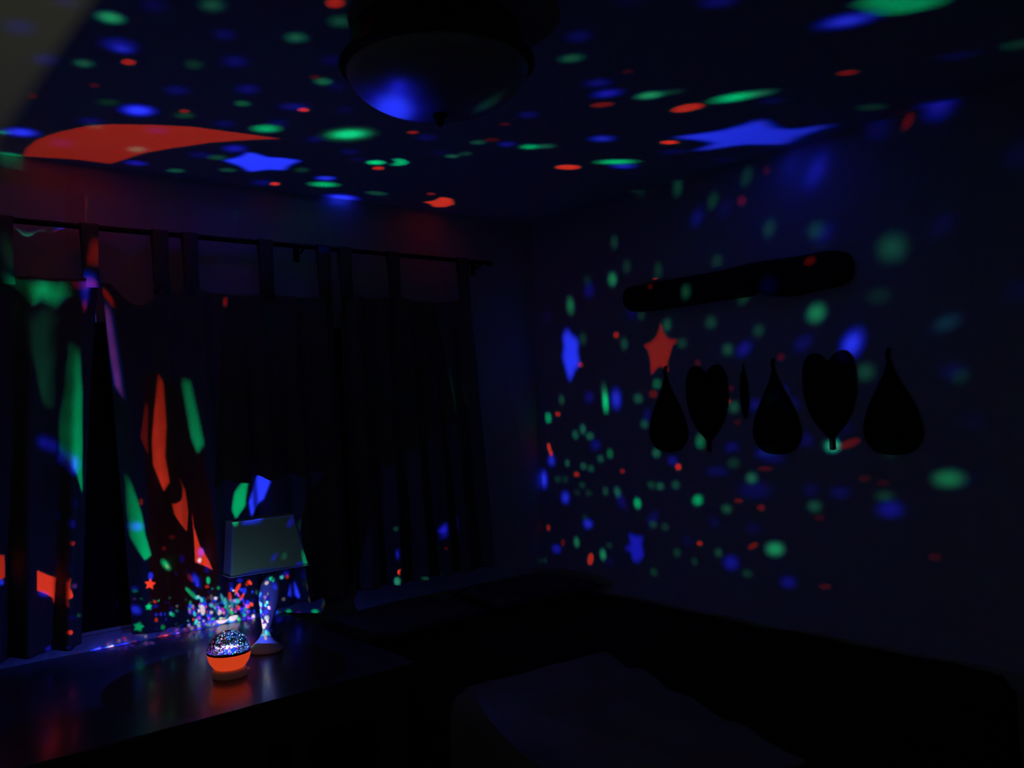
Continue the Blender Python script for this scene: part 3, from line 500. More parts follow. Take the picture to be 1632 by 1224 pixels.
(0.0038,0.0538,0.0333,[5263,-2041,5278,-2067,5305,-2071,5328,-2052,5335,-2019,5319,-1993,5292,-1989,5269,-2009]),
(0.0016,0.0223,0.0138,[5258,-2649,5297,-2638,5320,-2581,5312,-2511,5277,-2470,5238,-2483,5217,-2540,5225,-2608]),
(0.004,0.0566,0.0351,[5262,-2614,5286,-2608,5299,-2573,5294,-2531,5274,-2506,5250,-2513,5237,-2548,5242,-2590]),
(0.0008,0.001,0.0561,[5214,-2737,5253,-2758,5308,-2722,5347,-2649,5345,-2581,5304,-2560,5248,-2599,5212,-2672]),
(0.0022,0.0028,0.1564,[5239,-2708,5263,-2720,5296,-2698,5320,-2654,5319,-2613,5294,-2600,5260,-2624,5238,-2668]),
(0.0003,0.0004,0.0223,[4987,-3735,5027,-3756,5086,-3726,5130,-3660,5131,-3597,5089,-3576,5029,-3610,4987,-3675]),
(0.0008,0.001,0.0541,[5014,-3709,5039,-3722,5075,-3703,5101,-3663,5102,-3625,5076,-3613,5040,-3633,5015,-3673]),
(0.0019,0.0276,0.0171,[5237,-3485,5309,-3481,5359,-3395,5353,-3275,5295,-3196,5221,-3206,5175,-3295,5183,-3409]),
(0.005,0.0714,0.0443,[5248,-3431,5292,-3427,5322,-3375,5319,-3303,5284,-3255,5239,-3260,5211,-3314,5215,-3384]),
(1,0.05,0.022,[5408,-2719,5427,-2718,5448,-2688,5458,-2644,5451,-2614,5431,-2616,5411,-2646,5401,-2689]),
(0.0004,0.0005,0.0291,[4616,-4011,4649,-4012,4671,-3969,4669,-3907,4643,-3862,4610,-3863,4589,-3907,4591,-3968]),
(0.001,0.0013,0.071,[4621,-3983,4641,-3983,4655,-3957,4653,-3919,4638,-3892,4618,-3893,4605,-3919,4606,-3956]),
(0.0007,0.0094,0.0058,[5560,-3513,5601,-3493,5638,-3410,5648,-3311,5625,-3255,5582,-3278,5547,-3363,5538,-3459]),
(0.0014,0.0207,0.0128,[5573,-3464,5598,-3452,5620,-3401,5626,-3341,5612,-3308,5586,-3321,5565,-3372,5559,-3431]),
(0.0003,0.0003,0.0193,[5224,-4463,5264,-4470,5295,-4437,5298,-4382,5270,-4338,5229,-4331,5199,-4366,5198,-4420]),
(0.0006,0.0008,0.0456,[5233,-4439,5258,-4443,5276,-4423,5278,-4389,5261,-4363,5236,-4359,5218,-4380,5217,-4413]),
(0.002,0.0291,0.018,[5362,260,5343,293,5305,302,5272,282,5263,246,5282,214,5319,204,5352,223]),
(0.0054,0.0774,0.048,[5343,257,5331,277,5308,282,5288,271,5282,249,5294,229,5317,223,5337,235]),
(0.0013,0.0179,0.0111,[5513,37,5536,0,5574,-2,5606,32,5612,82,5588,119,5549,120,5518,86]),
(0.0032,0.0456,0.0282,[5532,45,5546,23,5570,22,5589,42,5592,73,5578,95,5554,96,5536,75]),
(0.0012,0.0175,0.0109,[5703,-493,5683,-448,5637,-424,5592,-435,5574,-473,5593,-518,5638,-542,5684,-532]),
(0.0031,0.0445,0.0276,[5677,-489,5665,-462,5637,-447,5610,-454,5599,-477,5611,-504,5638,-519,5666,-513]),
(0.0015,0.0211,0.0131,[5577,-1481,5602,-1462,5614,-1406,5605,-1346,5580,-1319,5555,-1339,5544,-1395,5553,-1453]),
(0.0038,0.0546,0.0338,[5577,-1449,5593,-1438,5600,-1404,5594,-1368,5580,-1351,5564,-1363,5557,-1397,5563,-1432]),
(0.0068,0.0977,0.0606,[5703,345,5679,399,5638,415,5603,386,5595,329,5618,276,5658,259,5694,287]),
(0,0.292,0.1051,[5681,342,5667,374,5642,384,5621,367,5616,332,5630,300,5655,289,5676,306]),
(0.9416,0.0471,0.0207,[5743,-486,5758,-464,5755,-419,5739,-396,5726,-415,5728,-460]),
(0.0568,0.8118,0.5033,[5756,-1054,5773,-1094,5810,-1109,5845,-1090,5859,-1048,5842,-1008,5805,-994,5769,-1013]),
(0,1,0.36,[5776,-1053,5786,-1077,5809,-1086,5831,-1075,5839,-1049,5829,-1025,5806,-1016,5784,-1028]),
(0.0028,0.0401,0.0248,[5877,-1884,5901,-1871,5915,-1829,5910,-1783,5888,-1760,5815,-1862,5799,-1909,5822,-1922]),
(0.0024,0.0031,0.1747,[5659,-2339,5702,-2321,5728,-2250,5721,-2168,5684,-2124,5641,-2144,5617,-2216,5624,-2296]),
(0.0056,0.0072,0.4001,[5664,-2298,5690,-2286,5706,-2243,5701,-2194,5679,-2167,5653,-2179,5638,-2223,5643,-2271]),
(0.0008,0.001,0.0575,[5643,719,5684,689,5730,724,5753,805,5740,885,5697,916,5652,879,5630,798]),
(0.0023,0.003,0.1642,[5662,751,5687,733,5715,754,5729,804,5721,852,5695,871,5668,848,5654,799]),
(0.0014,0.0203,0.0126,[5599,742,5617,768,5617,822,5599,871,5573,887,5556,860,5556,807,5574,758]),
(0.0039,0.0562,0.0349,[5868,1232,5830,1285,5758,1299,5695,1267,5676,1207,5713,1155,5784,1140,5849,1171]),
(0,0.1619,0.0583,[5830,1227,5807,1259,5763,1268,5725,1248,5713,1212,5736,1180,5779,1171,5818,1190]),
(0.0005,0.0007,0.0385,[5799,1651,5816,1683,5811,1743,5787,1796,5758,1810,5742,1777,5747,1717,5770,1665]),
(0.0003,0.0003,0.0194,[6038,-98,6077,-59,6087,28,6063,113,6019,145,5981,105,5939,-76,5959,-166]),
(0.0007,0.0009,0.0502,[6035,-51,6058,-27,6064,26,6050,78,6023,97,6000,72,5969,-54,5984,-102]),
(0.0029,0.042,0.026,[6059,-226,6085,-195,6082,-136,6052,-108,6026,-139,6030,-198]),
(0.0019,0.0275,0.017,[6112,-659,6136,-706,6182,-715,6225,-680,6238,-621,6213,-573,6166,-565,6124,-601]),
(0.0053,0.075,0.0465,[6136,-652,6151,-680,6179,-686,6205,-665,6213,-629,6198,-600,6169,-594,6144,-616]),
(0.2946,0.0147,0.0065,[6232,290,6253,323,6247,381,6221,406,6200,374,6206,316]),
(0.0015,0.0208,0.0129,[6399,201,6377,250,6331,266,6290,239,6276,186,6298,138,6343,122,6385,148]),
(0.0039,0.0555,0.0344,[6375,198,6361,228,6334,238,6308,221,6300,189,6313,160,6341,150,6366,166]),
(0.0011,0.015,0.0093,[6236,1062,6211,1115,6163,1133,6121,1106,6110,1051,6135,999,6182,980,6224,1006]),
(0.0027,0.0382,0.0237,[6211,1060,6196,1092,6167,1103,6141,1087,6135,1053,6150,1021,6178,1010,6204,1026]),
(0.2837,0.0142,0.0062,[6463,1127,6477,1164,6466,1228,6441,1255,6428,1217,6439,1153]),
(0.0023,0.0336,0.0208,[6354,-997,6382,-976,6396,-921,6386,-864,6359,-839,6331,-861,6318,-916,6328,-972]),
(0.0012,0.0177,0.011,[6122,-1488,6161,-1464,6182,-1395,6171,-1320,6135,-1285,6095,-1311,6076,-1380,6087,-1453]),
(0.0032,0.0457,0.0283,[6125,-1449,6149,-1434,6161,-1392,6154,-1347,6133,-1326,6109,-1341,6097,-1383,6103,-1428]),
(0.0013,0.0185,0.0114,[6117,-2196,6155,-2182,6178,-2131,6172,-2071,6140,-2038,6101,-2053,6079,-2105,6086,-2164]),
(0.0033,0.0477,0.0296,[6121,-2165,6145,-2157,6158,-2126,6155,-2089,6135,-2070,6112,-2078,6098,-2110,6102,-2146]),
(0.0017,0.0244,0.0151,[6351,-1787,6392,-1768,6416,-1709,6408,-1642,6372,-1609,6331,-1629,6308,-1689,6317,-1754]),
(0.0046,0.0658,0.0408,[6355,-1752,6381,-1741,6395,-1705,6390,-1665,6368,-1645,6343,-1656,6329,-1693,6334,-1732]),
(0.001,0.0013,0.0696,[6244,-2053,6289,-2067,6355,-2012,6404,-1917,6404,-1839,6357,-1826,6291,-1886,6244,-1979]),
(0.0029,0.0037,0.2041,[6275,-2013,6303,-2021,6343,-1987,6372,-1930,6372,-1883,6344,-1875,6304,-1910,6275,-1967]),
(0.0034,0.0486,0.0301,[6829,1784,6806,1823,6769,1829,6741,1799,6737,1751,6760,1713,6796,1706,6824,1735]),
(0.2648,0.0132,0.0058,[6955,1855,6970,1899,6954,1971,6923,1997,6907,1953,6923,1882]),
(0,0.2702,0.0973,[6983,2206,6955,2244,6912,2247,6879,2212,6875,2161,6902,2122,6944,2119,6978,2154]),
(0.0006,0.0008,0.0422,[6821,1007,6866,965,6915,994,6938,1080,6921,1171,6874,1214,6826,1183,6805,1097]),
(0.0017,0.0022,0.1206,[6841,1039,6868,1013,6898,1031,6912,1083,6901,1139,6873,1165,6844,1146,6831,1094]),
(0,0.1864,0.0671,[7129,722,7080,762,6967,772,6858,747,6816,704,6864,666,6975,655,7085,678]),
(0,0.5861,0.211,[7067,719,7037,742,6969,749,6903,734,6877,708,6906,684,6973,678,7040,692]),
(0.0015,0.0209,0.0129,[6992,729,6948,773,6849,786,6754,760,6718,712,6761,669,6858,655,6954,679]),
(0.0039,0.0564,0.035,[6938,725,6911,752,6851,760,6793,744,6771,715,6797,689,6856,680,6915,695]),
(0.0019,0.0025,0.1381,[7109,472,7060,562,6954,590,6854,541,6817,446,6864,360,6968,330,7070,376]),
(0.0068,0.0149,0.4269,[7051,467,7021,521,6957,538,6896,509,6874,451,6902,399,6966,381,7027,409]),
(0.0035,0.0504,0.0313,[6979,-133,7010,-102,7022,-33,7008,35,6975,61,6944,29,6932,-40,6947,-107]),
(0,0.1005,0.0362,[6809,-522,6835,-499,6846,-444,6836,-390,6811,-368,6786,-391,6775,-446,6784,-500]),
(0.051,0.0026,0.0011,[6926,-456,6957,-428,6971,-362,6959,-297,6928,-271,6896,-299,6883,-365,6895,-430]),
(0.0004,0.0005,0.0295,[7084,-269,7118,-296,7190,-276,7259,-220,7282,-161,7247,-135,7174,-156,7106,-212]),
(0.0012,0.0015,0.0821,[7122,-249,7143,-265,7187,-252,7228,-219,7243,-183,7221,-167,7177,-180,7136,-214]),
(0.0033,0.0477,0.0296,[7289,-238,7317,-212,7329,-151,7318,-90,7290,-67,7263,-95,7251,-156,7262,-215]),
(0.0055,0.0781,0.0484,[7304,1366,7281,1407,7238,1414,7202,1384,7192,1334,7215,1294,7258,1286,7295,1316]),
(0.0044,0.0631,0.0391,[7337,1581,7315,1623,7278,1631,7247,1601,7241,1551,7263,1509,7300,1500,7331,1530]),
(0.0053,0.0762,0.0472,[7373,1101,7393,1135,7394,1206,7375,1272,7348,1294,7329,1260,7329,1189,7347,1123]),
(0.0323,0.0016,0.0007,[6577,-1243,6579,-1185,6552,-1170,6524,-1180,6510,-1210,6519,-1243,6546,-1259,6574,-1249]),
(0.0015,0.0217,0.0135,[6906,-2001,6953,-1982,6983,-1919,6978,-1849,6941,-1813,6895,-1834,6866,-1897,6871,-1966]),
(0.0041,0.0586,0.0364,[6913,-1965,6941,-1953,6960,-1915,6957,-1872,6935,-1851,6906,-1863,6889,-1901,6892,-1943]),
(0.0216,0.0011,0.0005,[7060,-2044,7088,-2022,7099,-1969,7082,-1938,7054,-1960,7043,-2013]),
(0.0319,0.0016,0.0007,[6733,-1861,6759,-1845,6765,-1803,6746,-1778,6721,-1795,6714,-1836]),
(0.0006,0.0008,0.0454,[6778,-2386,6824,-2368,6887,-2249,6886,-2175,6846,-2147,6806,-2157,6775,-2222,6776,-2295]),
(0.0018,0.0023,0.1297,[6817,-2295,6845,-2283,6865,-2244,6864,-2199,6844,-2176,6816,-2188,6797,-2228,6798,-2272]),
(0.0009,0.0011,0.0627,[6568,-2661,6613,-2662,6644,-2654,6687,-2570,6692,-2498,6646,-2498,6582,-2562,6570,-2597]),
(0.0025,0.0033,0.1818,[6586,-2640,6601,-2659,6632,-2636,6658,-2586,6657,-2548,6630,-2547,6595,-2580,6575,-2621]),
(0.0012,0.0169,0.0105,[6667,-2586,6705,-2571,6736,-2509,6742,-2432,6722,-2384,6682,-2404,6646,-2477,6640,-2551]),
(0.0031,0.0445,0.0276,[6674,-2553,6698,-2542,6718,-2503,6722,-2456,6708,-2430,6684,-2441,6663,-2483,6659,-2530]),
(0.0038,0.0549,0.0341,[7353,-1415,7387,-1396,7408,-1345,7402,-1291,7375,-1267,7341,-1286,7321,-1337,7306,-1437]),
(0.0372,0.0019,0.0008,[6296,-2534,6320,-2519,6328,-2477,6314,-2450,6290,-2466,6282,-2507]),
(0.3662,0.0183,0.0081,[7363,2324,7339,2360,7294,2373,7254,2356,7242,2319,7266,2283,7311,2270,7351,2287]),
(0.3609,0.018,0.0079,[7431,2302,7402,2347,7359,2345,7344,2299,7373,2255,7416,2257]),
(0.0019,0.0025,0.1384,[7562,2354,7520,2428,7460,2440,7417,2384,7416,2294,7457,2221,7516,2208,7560,2263]),
(0.0068,0.015,0.4278,[7533,2342,7508,2387,7471,2394,7445,2361,7445,2306,7469,2262,7506,2254,7532,2287]),
(0.0029,0.0037,0.2055,[7819,2691,7760,2742,7654,2714,7562,2671,7539,2588,7598,2533,7704,2539,7796,2604]),
(0.0103,0.0226,0.6461,[7764,2671,7728,2705,7663,2700,7608,2660,7594,2609,7630,2575,7694,2579,7750,2618]),
(0.0048,0.0687,0.0426,[7658,1920,7628,1957,7587,1943,7575,1891,7604,1853,7646,1868]),
(0.0005,0.0007,0.0379,[7508,935,7556,989,7566,1097,7533,1196,7475,1226,7429,1170,7420,1062,7452,965]),
(0.0015,0.002,0.1083,[7502,992,7531,1025,7537,1090,7517,1150,7483,1168,7454,1135,7449,1069,7468,1010]),
(0.1741,0.0087,0.0038,[7827,1607,7849,1660,7835,1748,7798,1782,7777,1729,7791,1642]),
(0.0041,0.0591,0.0366,[7745,1386,7768,1436,7756,1523,7721,1557,7698,1506,7711,1420]),
(0.0032,0.0458,0.0284,[7804,1190,7828,1240,7818,1325,7783,1360,7760,1310,7770,1225]),
(0.0041,0.0582,0.0361,[7695,908,7720,955,7712,1038,7679,1073,7655,1025,7663,943]),
(0,0.0879,0.0317,[7691,741,7673,784,7637,796,7603,770,7592,722,7610,679,7646,667,7679,692]),
(0.1021,0.0051,0.0022,[7890,381,7918,418,7917,483,7887,511,7859,474,7861,409]),
(0.0045,0.0645,0.04,[7636,-494,7671,-468,7688,-406,7678,-344,7645,-320,7611,-347,7594,-409,7604,-470]),
(0.0008,0.0011,0.0589,[7693,-901,7728,-866,7750,-778,7746,-688,7718,-651,7684,-688,7663,-777,7667,-865]),
(0.0024,0.0031,0.1746,[7698,-853,7720,-831,7733,-777,7730,-723,7714,-701,7693,-723,7680,-777,7682,-830]),
(0.3175,0.0159,0.007,[7762,-973,7800,-940,7808,-870,7778,-834,7741,-869,7733,-938]),
(0,0.0927,0.0334,[7409,-1433,7448,-1412,7473,-1352,7468,-1288,7435,-1259,7395,-1282,7371,-1342,7377,-1404]),
(0.0005,0.0006,0.0336,[7312,-2086,7356,-2060,7404,-1965,7426,-1854,7410,-1796,7365,-1825,7319,-1922,7297,-2030]),
(0.0013,0.0017,0.0947,[7332,-2030,7358,-2014,7387,-1956,7401,-1890,7391,-1854,7364,-1872,7336,-1931,7322,-1996]),
(0.0006,0.0008,0.0426,[7226,-2646,7296,-2578,7339,-2487,7352,-2387,7327,-2338,7280,-2370,7208,-2515,7194,-2614]),
(0.0017,0.0022,0.1217,[7246,-2589,7293,-2537,7319,-2482,7327,-2422,7312,-2392,7283,-2411,7236,-2507,7223,-2573]),
(0.0008,0.0118,0.0073,[7150,-2788,7194,-2742,7264,-2595,7286,-2484,7273,-2431,7205,-2524,7158,-2636,7136,-2743]),
(0.0021,0.0299,0.0185,[7168,-2731,7194,-2705,7226,-2633,7242,-2561,7231,-2536,7201,-2570,7173,-2637,7160,-2703]),
(0.0004,0.0005,0.0266,[7233,-2867,7285,-2808,7335,-2656,7354,-2497,7329,-2429,7278,-2494,7204,-2696,7212,-2802]),
(0.001,0.0013,0.0726,[7253,-2784,7284,-2748,7315,-2655,7326,-2559,7311,-2518,7280,-2557,7251,-2651,7240,-2744]),
(0.0006,0.0089,0.0055,[7495,-2133,7543,-2104,7581,-2018,7587,-1924,7557,-1879,7509,-1911,7472,-1998,7466,-2089]),
(0.0015,0.0216,0.0134,[7508,-2084,7537,-2066,7560,-2014,7563,-1957,7545,-1930,7516,-1949,7494,-2002,7490,-2058]),
(0.0003,0.0004,0.0209,[7631,-1971,7683,-1900,7740,-1711,7766,-1511,7747,-1424,7696,-1504,7643,-1698,7615,-1889]),
(0.0008,0.001,0.0564,[7655,-1868,7687,-1824,7721,-1709,7737,-1588,7726,-1536,7695,-1583,7662,-1701,7645,-1818]),
(0.0017,0.0236,0.0147,[7796,2159,7815,2215,7795,2304,7756,2337,7738,2281,7758,2193]),
(0.0016,0.0231,0.0143,[7839,1946,7852,1998,7835,2087,7804,2124,7791,2071,7809,1983]),
(0.0015,0.0221,0.0137,[7993,1491,8016,1544,8003,1633,7967,1669,7945,1615,7958,1527]),
(0.0011,0.0154,0.0096,[8074,1664,8090,1716,8075,1807,8045,1845,8031,1793,8045,1703]),
(0.0013,0.0182,0.0113,[8126,1344,8150,1397,8139,1486,8103,1523,8080,1470,8091,1381]),
(0.0024,0.0336,0.0209,[8187,961,8168,1007,8131,1020,8096,991,8085,939,8103,893,8141,880,8175,908]),
(0.0018,0.0023,0.1279,[8160,2159,8111,2251,8035,2268,7978,2200,7971,2089,8018,1999,8093,1980,8152,2046]),
(0.0063,0.0138,0.3952,[8123,2145,8093,2201,8047,2211,8012,2170,8008,2103,8037,2048,8083,2037,8118,2077]),
(0.0017,0.0239,0.0148,[8238,610,8219,682,8166,720,8111,701,8086,637,8105,566,8156,529,8211,546]),
(0.0047,0.0665,0.0413,[8208,615,8196,659,8165,682,8131,671,8116,632,8127,589,8159,566,8192,577]),
(0.0003,0.0004,0.0211,[8424,431,8402,554,8308,669,8200,706,8142,647,8166,528,8257,415,8363,374]),
(0.0008,0.001,0.0577,[8369,475,8355,549,8299,618,8233,641,8198,606,8212,533,8268,464,8332,440]),
(0,0.0945,0.034,[8389,87,8375,159,8326,198,8271,183,8242,123,8256,53,8304,13,8359,27]),
(0,0.2904,0.1045,[8360,94,8352,138,8322,162,8288,153,8271,116,8279,73,8309,49,8342,58]),
(0.0017,0.0248,0.0154,[8053,-361,8083,-333,8100,-266,8091,-200,8064,-175,8033,-204,8018,-271,8026,-335]),
(0.0034,0.0492,0.0305,[8051,-573,8083,-546,8100,-481,8094,-417,8067,-391,8036,-419,8019,-484,8025,-547]),
(0.0024,0.0339,0.021,[7994,-939,8031,-914,8052,-853,8046,-791,8015,-766,7979,-791,7957,-852,7964,-913]),
(0,0.0883,0.0318,[8060,-1455,8105,-1466,8157,-1411,8184,-1320,8170,-1248,8123,-1238,8073,-1296,8047,-1385]),
(0,0.27,0.0972,[8082,-1415,8109,-1422,8141,-1388,8157,-1333,8148,-1290,8120,-1284,8089,-1318,8074,-1373]),
(0.0021,0.0305,0.0189,[7573,-2468,7625,-2447,7666,-2375,7671,-2293,7637,-2251,7585,-2275,7545,-2348,7540,-2427]),
(0.006,0.0858,0.0532,[7586,-2426,7617,-2413,7642,-2369,7645,-2320,7625,-2295,7593,-2309,7568,-2353,7565,-2402]),
(0.0002,0.0003,0.0152,[7600,-2790,7713,-2712,7832,-2470,7881,-2196,7828,-2066,7714,-2164,7604,-2418,7558,-2671]),
(0.0006,0.0007,0.0394,[7647,-2658,7716,-2608,7787,-2460,7816,-2296,7786,-2219,7716,-2275,7649,-2428,7620,-2584]),
(0.0606,0.003,0.0013,[7901,-2258,7923,-2237,7946,-2181,7956,-2121,7948,-2095,7926,-2116,7903,-2173,7893,-2231]),
(0.0013,0.0186,0.0115,[8052,-2074,8096,-2048,8132,-1972,8139,-1890,8112,-1852,8068,-1880,8033,-1957,8027,-2037]),
(0.0035,0.0502,0.0311,[8064,-2031,8091,-2015,8112,-1969,8117,-1920,8101,-1897,8074,-1913,8053,-1960,8049,-2008]),
(0.0631,0.0032,0.0014,[7850,-2659,7880,-2647,7906,-2604,7912,-2556,7895,-2531,7864,-2544,7838,-2588,7832,-2635]),
(0.0017,0.0022,0.1197,[8553,1402,8595,1464,8601,1590,8566,1705,8511,1740,8470,1676,8466,1551,8499,1438]),
(0.0059,0.013,0.3701,[8545,1468,8571,1506,8574,1582,8553,1652,8520,1673,8495,1634,8492,1559,8513,1490]),
(0.001,0.0149,0.0093,[8445,1564,8470,1610,8460,1686,8425,1714,8400,1668,8410,1593]),
(0.0002,0.0003,0.0166,[8382,-441,8438,-460,8529,-369,8601,-220,8609,-99,8550,-82,8461,-178,8391,-326]),
(0.0006,0.0008,0.0441,[8427,-376,8461,-387,8516,-332,8559,-241,8564,-168,8529,-158,8475,-216,8432,-306]),
(0.0017,0.024,0.0149,[8569,-383,8601,-353,8620,-282,8613,-213,8586,-185,8554,-217,8536,-288,8542,-356]),
(0.0012,0.0172,0.0107,[8568,-687,8601,-659,8621,-591,8617,-523,8591,-496,8558,-525,8539,-593,8542,-660]),
(0.0001,0.0002,0.0104,[8268,-1876,8333,-1840,8383,-1738,8386,-1629,8342,-1579,8277,-1617,8230,-1720,8226,-1826]),
(0.0004,0.0005,0.0258,[8283,-1819,8323,-1797,8352,-1735,8355,-1669,8328,-1638,8289,-1661,8260,-1724,8257,-1788]),
(0.157,0.0079,0.0035,[8392,2815,8358,2856,8316,2837,8309,2778,8343,2737,8385,2756]),
(0.041,0.0021,0.0009,[8711,2453,8687,2489,8647,2492,8615,2460,8609,2413,8633,2377,8673,2373,8705,2405]),
(0.0027,0.0389,0.0241,[8813,2006,8782,2066,8722,2084,8670,2050,8654,1985,8685,1926,8744,1907,8797,1940]),
(0,0.1128,0.0406,[8782,2002,8763,2038,8727,2049,8695,2029,8686,1989,8704,1953,8740,1942,8772,1962]),
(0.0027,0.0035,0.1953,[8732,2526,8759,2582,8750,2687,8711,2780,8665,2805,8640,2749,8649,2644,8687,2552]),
(0.0035,0.0505,0.0313,[9090,1226,9062,1295,8998,1321,8937,1288,8914,1218,8942,1150,9004,1123,9066,1154]),
(0,0.1495,0.0538,[9056,1224,9039,1266,9000,1282,8963,1262,8948,1219,8965,1178,9004,1162,9041,1181]),
(0.0014,0.0206,0.0128,[8887,905,8908,957,8903,1052,8878,1095,8858,1042,8863,947]),
(0.2142,0.0107,0.0047,[8945,1574,8982,1523,9045,1536,9097,1606,9108,1692,9070,1743,9007,1729,8956,1658]),
(0.162,0.0081,0.0036,[8628,-1507,8664,-1473,8680,-1401,8661,-1362,8626,-1397,8610,-1469]),
(0.0021,0.0297,0.0184,[8630,-1948,8669,-1929,8699,-1873,8702,-1813,8676,-1785,8637,-1806,8608,-1862,8605,-1921]),
(0.0012,0.0172,0.0107,[8857,-987,8897,-960,8923,-892,8920,-824,8889,-795,8850,-824,8824,-892,8827,-959]),
(0.0007,0.0009,0.0508,[8629,-2337,8718,-2295,8792,-2165,8807,-2024,8753,-1956,8664,-2004,8593,-2135,8578,-2271]),
(0.0021,0.0027,0.1491,[8654,-2264,8708,-2238,8753,-2160,8762,-2074,8730,-2034,8676,-2062,8632,-2141,8623,-2224]),
(0.0041,0.059,0.0366,[8151,-3115,8231,-3081,8310,-2964,8340,-2829,8302,-2760,8221,-2800,8145,-2920,8116,-3049]),
(0,0.1748,0.0629,[8181,-3048,8230,-3027,8277,-2955,8295,-2874,8273,-2833,8224,-2856,8177,-2929,8160,-3008]),
(0.0752,0.0038,0.0017,[8282,-2629,8312,-2625,8362,-2574,8404,-2506,8412,-2461,8381,-2466,8331,-2518,8290,-2585]),
(0.0007,0.0098,0.0061,[8658,-2611,8699,-2585,8741,-2509,8759,-2428,8742,-2390,8701,-2418,8660,-2494,8643,-2573]),
(0.0017,0.0245,0.0152,[8675,-2568,8700,-2552,8725,-2506,8736,-2457,8726,-2434,8701,-2451,8676,-2497,8665,-2545]),
(0.0012,0.0175,0.0109,[8884,-1406,8927,-1371,8944,-1295,8918,-1255,8875,-1291,8858,-1367]),
(0.001,0.0141,0.0087,[9205,-365,9244,-332,9267,-255,9260,-180,9227,-152,9188,-186,9166,-263,9173,-336]),
(0.0039,0.0563,0.0349,[8761,3074,8774,3106,8760,3130,8732,3133,8717,3112,8730,3089]),
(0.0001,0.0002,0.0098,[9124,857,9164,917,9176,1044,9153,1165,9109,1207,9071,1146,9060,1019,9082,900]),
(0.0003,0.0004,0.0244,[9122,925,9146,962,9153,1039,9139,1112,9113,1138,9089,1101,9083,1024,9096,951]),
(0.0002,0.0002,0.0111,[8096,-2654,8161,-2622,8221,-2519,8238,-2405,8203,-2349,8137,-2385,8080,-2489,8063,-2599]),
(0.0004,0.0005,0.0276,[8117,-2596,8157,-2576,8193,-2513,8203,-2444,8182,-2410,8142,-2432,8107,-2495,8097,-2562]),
(0.0001,0.0002,0.0085,[8645,-1288,8711,-1247,8756,-1140,8753,-1030,8703,-983,8637,-1027,8594,-1134,8597,-1242]),
(0.0003,0.0004,0.0206,[8657,-1229,8697,-1204,8724,-1139,8722,-1073,8692,-1044,8652,-1071,8626,-1136,8628,-1201]),
(0.0054,0.0775,0.048,[5788,-2870,5835,-2911,5896,-2887,5936,-2811,5928,-2727,5879,-2686,5817,-2712,5781,-2789]),
(0,0.2272,0.0818,[5815,-2843,5844,-2868,5881,-2853,5905,-2807,5900,-2756,5870,-2731,5833,-2747,5811,-2793]),
(0.0049,0.0063,0.3526,[5859,-3320,5908,-3386,6010,-3392,6093,-3354,6112,-3284,6074,-3196,5987,-3168,5890,-3231]),
(0.016,0.035,1,[5913,-3305,5943,-3346,6006,-3349,6066,-3312,6066,-3285,6056,-3214,5992,-3213,5933,-3251]),
(0.0015,0.0209,0.013,[6125,-3614,6182,-3610,6226,-3550,6231,-3470,6189,-3422,6134,-3424,6091,-3485,6088,-3563]),
(0.0038,0.0541,0.0335,[6138,-3577,6173,-3574,6199,-3537,6202,-3489,6179,-3457,6144,-3461,6118,-3498,6115,-3546]),
(0.0005,0.0007,0.0383,[6041,-2836,6089,-2848,6160,-2793,6214,-2701,6216,-2625,6167,-2615,6095,-2674,6044,-2765]),
(0.0015,0.0019,0.1058,[6075,-2796,6104,-2804,6147,-2770,6180,-2714,6181,-2669,6151,-2662,6108,-2698,6077,-2753]),
(0.05,0.0025,0.0011,[6298,-2526,6326,-2512,6335,-2470,6315,-2442,6287,-2456,6279,-2498]),
(0.0004,0.0005,0.0256,[5509,-4144,5554,-4145,5622,-4085,5672,-3997,5673,-3935,5625,-3937,5557,-4001,5510,-4086]),
(0.0009,0.0012,0.0651,[5540,-4105,5568,-4105,5609,-4069,5639,-4016,5640,-3978,5611,-3979,5570,-4017,5541,-4069]),
(0.001,0.0147,0.0091,[5521,-4129,5561,-4131,5618,-4081,5660,-4006,5660,-3952,5618,-3952,5561,-4005,5521,-4078]),
(0.0024,0.0347,0.0215,[5548,-4096,5572,-4097,5607,-4066,5632,-4021,5632,-3988,5607,-3988,5572,-4020,5548,-4064]),
(0.0003,0.0004,0.0243,[5812,-4373,5861,-4367,5909,-4304,5927,-4220,5904,-4166,5854,-4174,5807,-4239,5791,-4320]),
(0.0009,0.0011,0.0616,[5830,-4333,5860,-4329,5889,-4291,5900,-4241,5886,-4208,5855,-4213,5827,-4252,5817,-4302]),
(0.001,0.014,0.0087,[5840,-4396,5876,-4400,5905,-4373,5910,-4329,5887,-4295,5850,-4291,5821,-4319,5818,-4362]),
(0.0023,0.0331,0.0206,[5849,-4376,5871,-4379,5889,-4362,5891,-4336,5877,-4315,5855,-4312,5838,-4329,5836,-4356]),
(0.0002,0.0002,0.0126,[6038,-4714,6074,-4700,6121,-4639,6151,-4563,6146,-4520,6108,-4536,6062,-4599,6033,-4672]),
(0.0004,0.0005,0.0289,[6059,-4677,6081,-4669,6109,-4631,6128,-4586,6124,-4559,6102,-4569,6073,-4607,6056,-4652]),
(0.0006,0.0008,0.0417,[6663,-2884,6709,-2861,6719,-2827,6722,-2746,6695,-2697,6655,-2713,6647,-2746,6637,-2837]),
(0.0016,0.002,0.1112,[6677,-2837,6705,-2823,6704,-2813,6702,-2769,6686,-2740,6662,-2748,6667,-2753,6661,-2808]),
(0.0004,0.0005,0.0292,[6918,-3175,6971,-3156,7019,-3077,7024,-2997,6972,-2983,6922,-2997,6903,-3036,6890,-3126]),
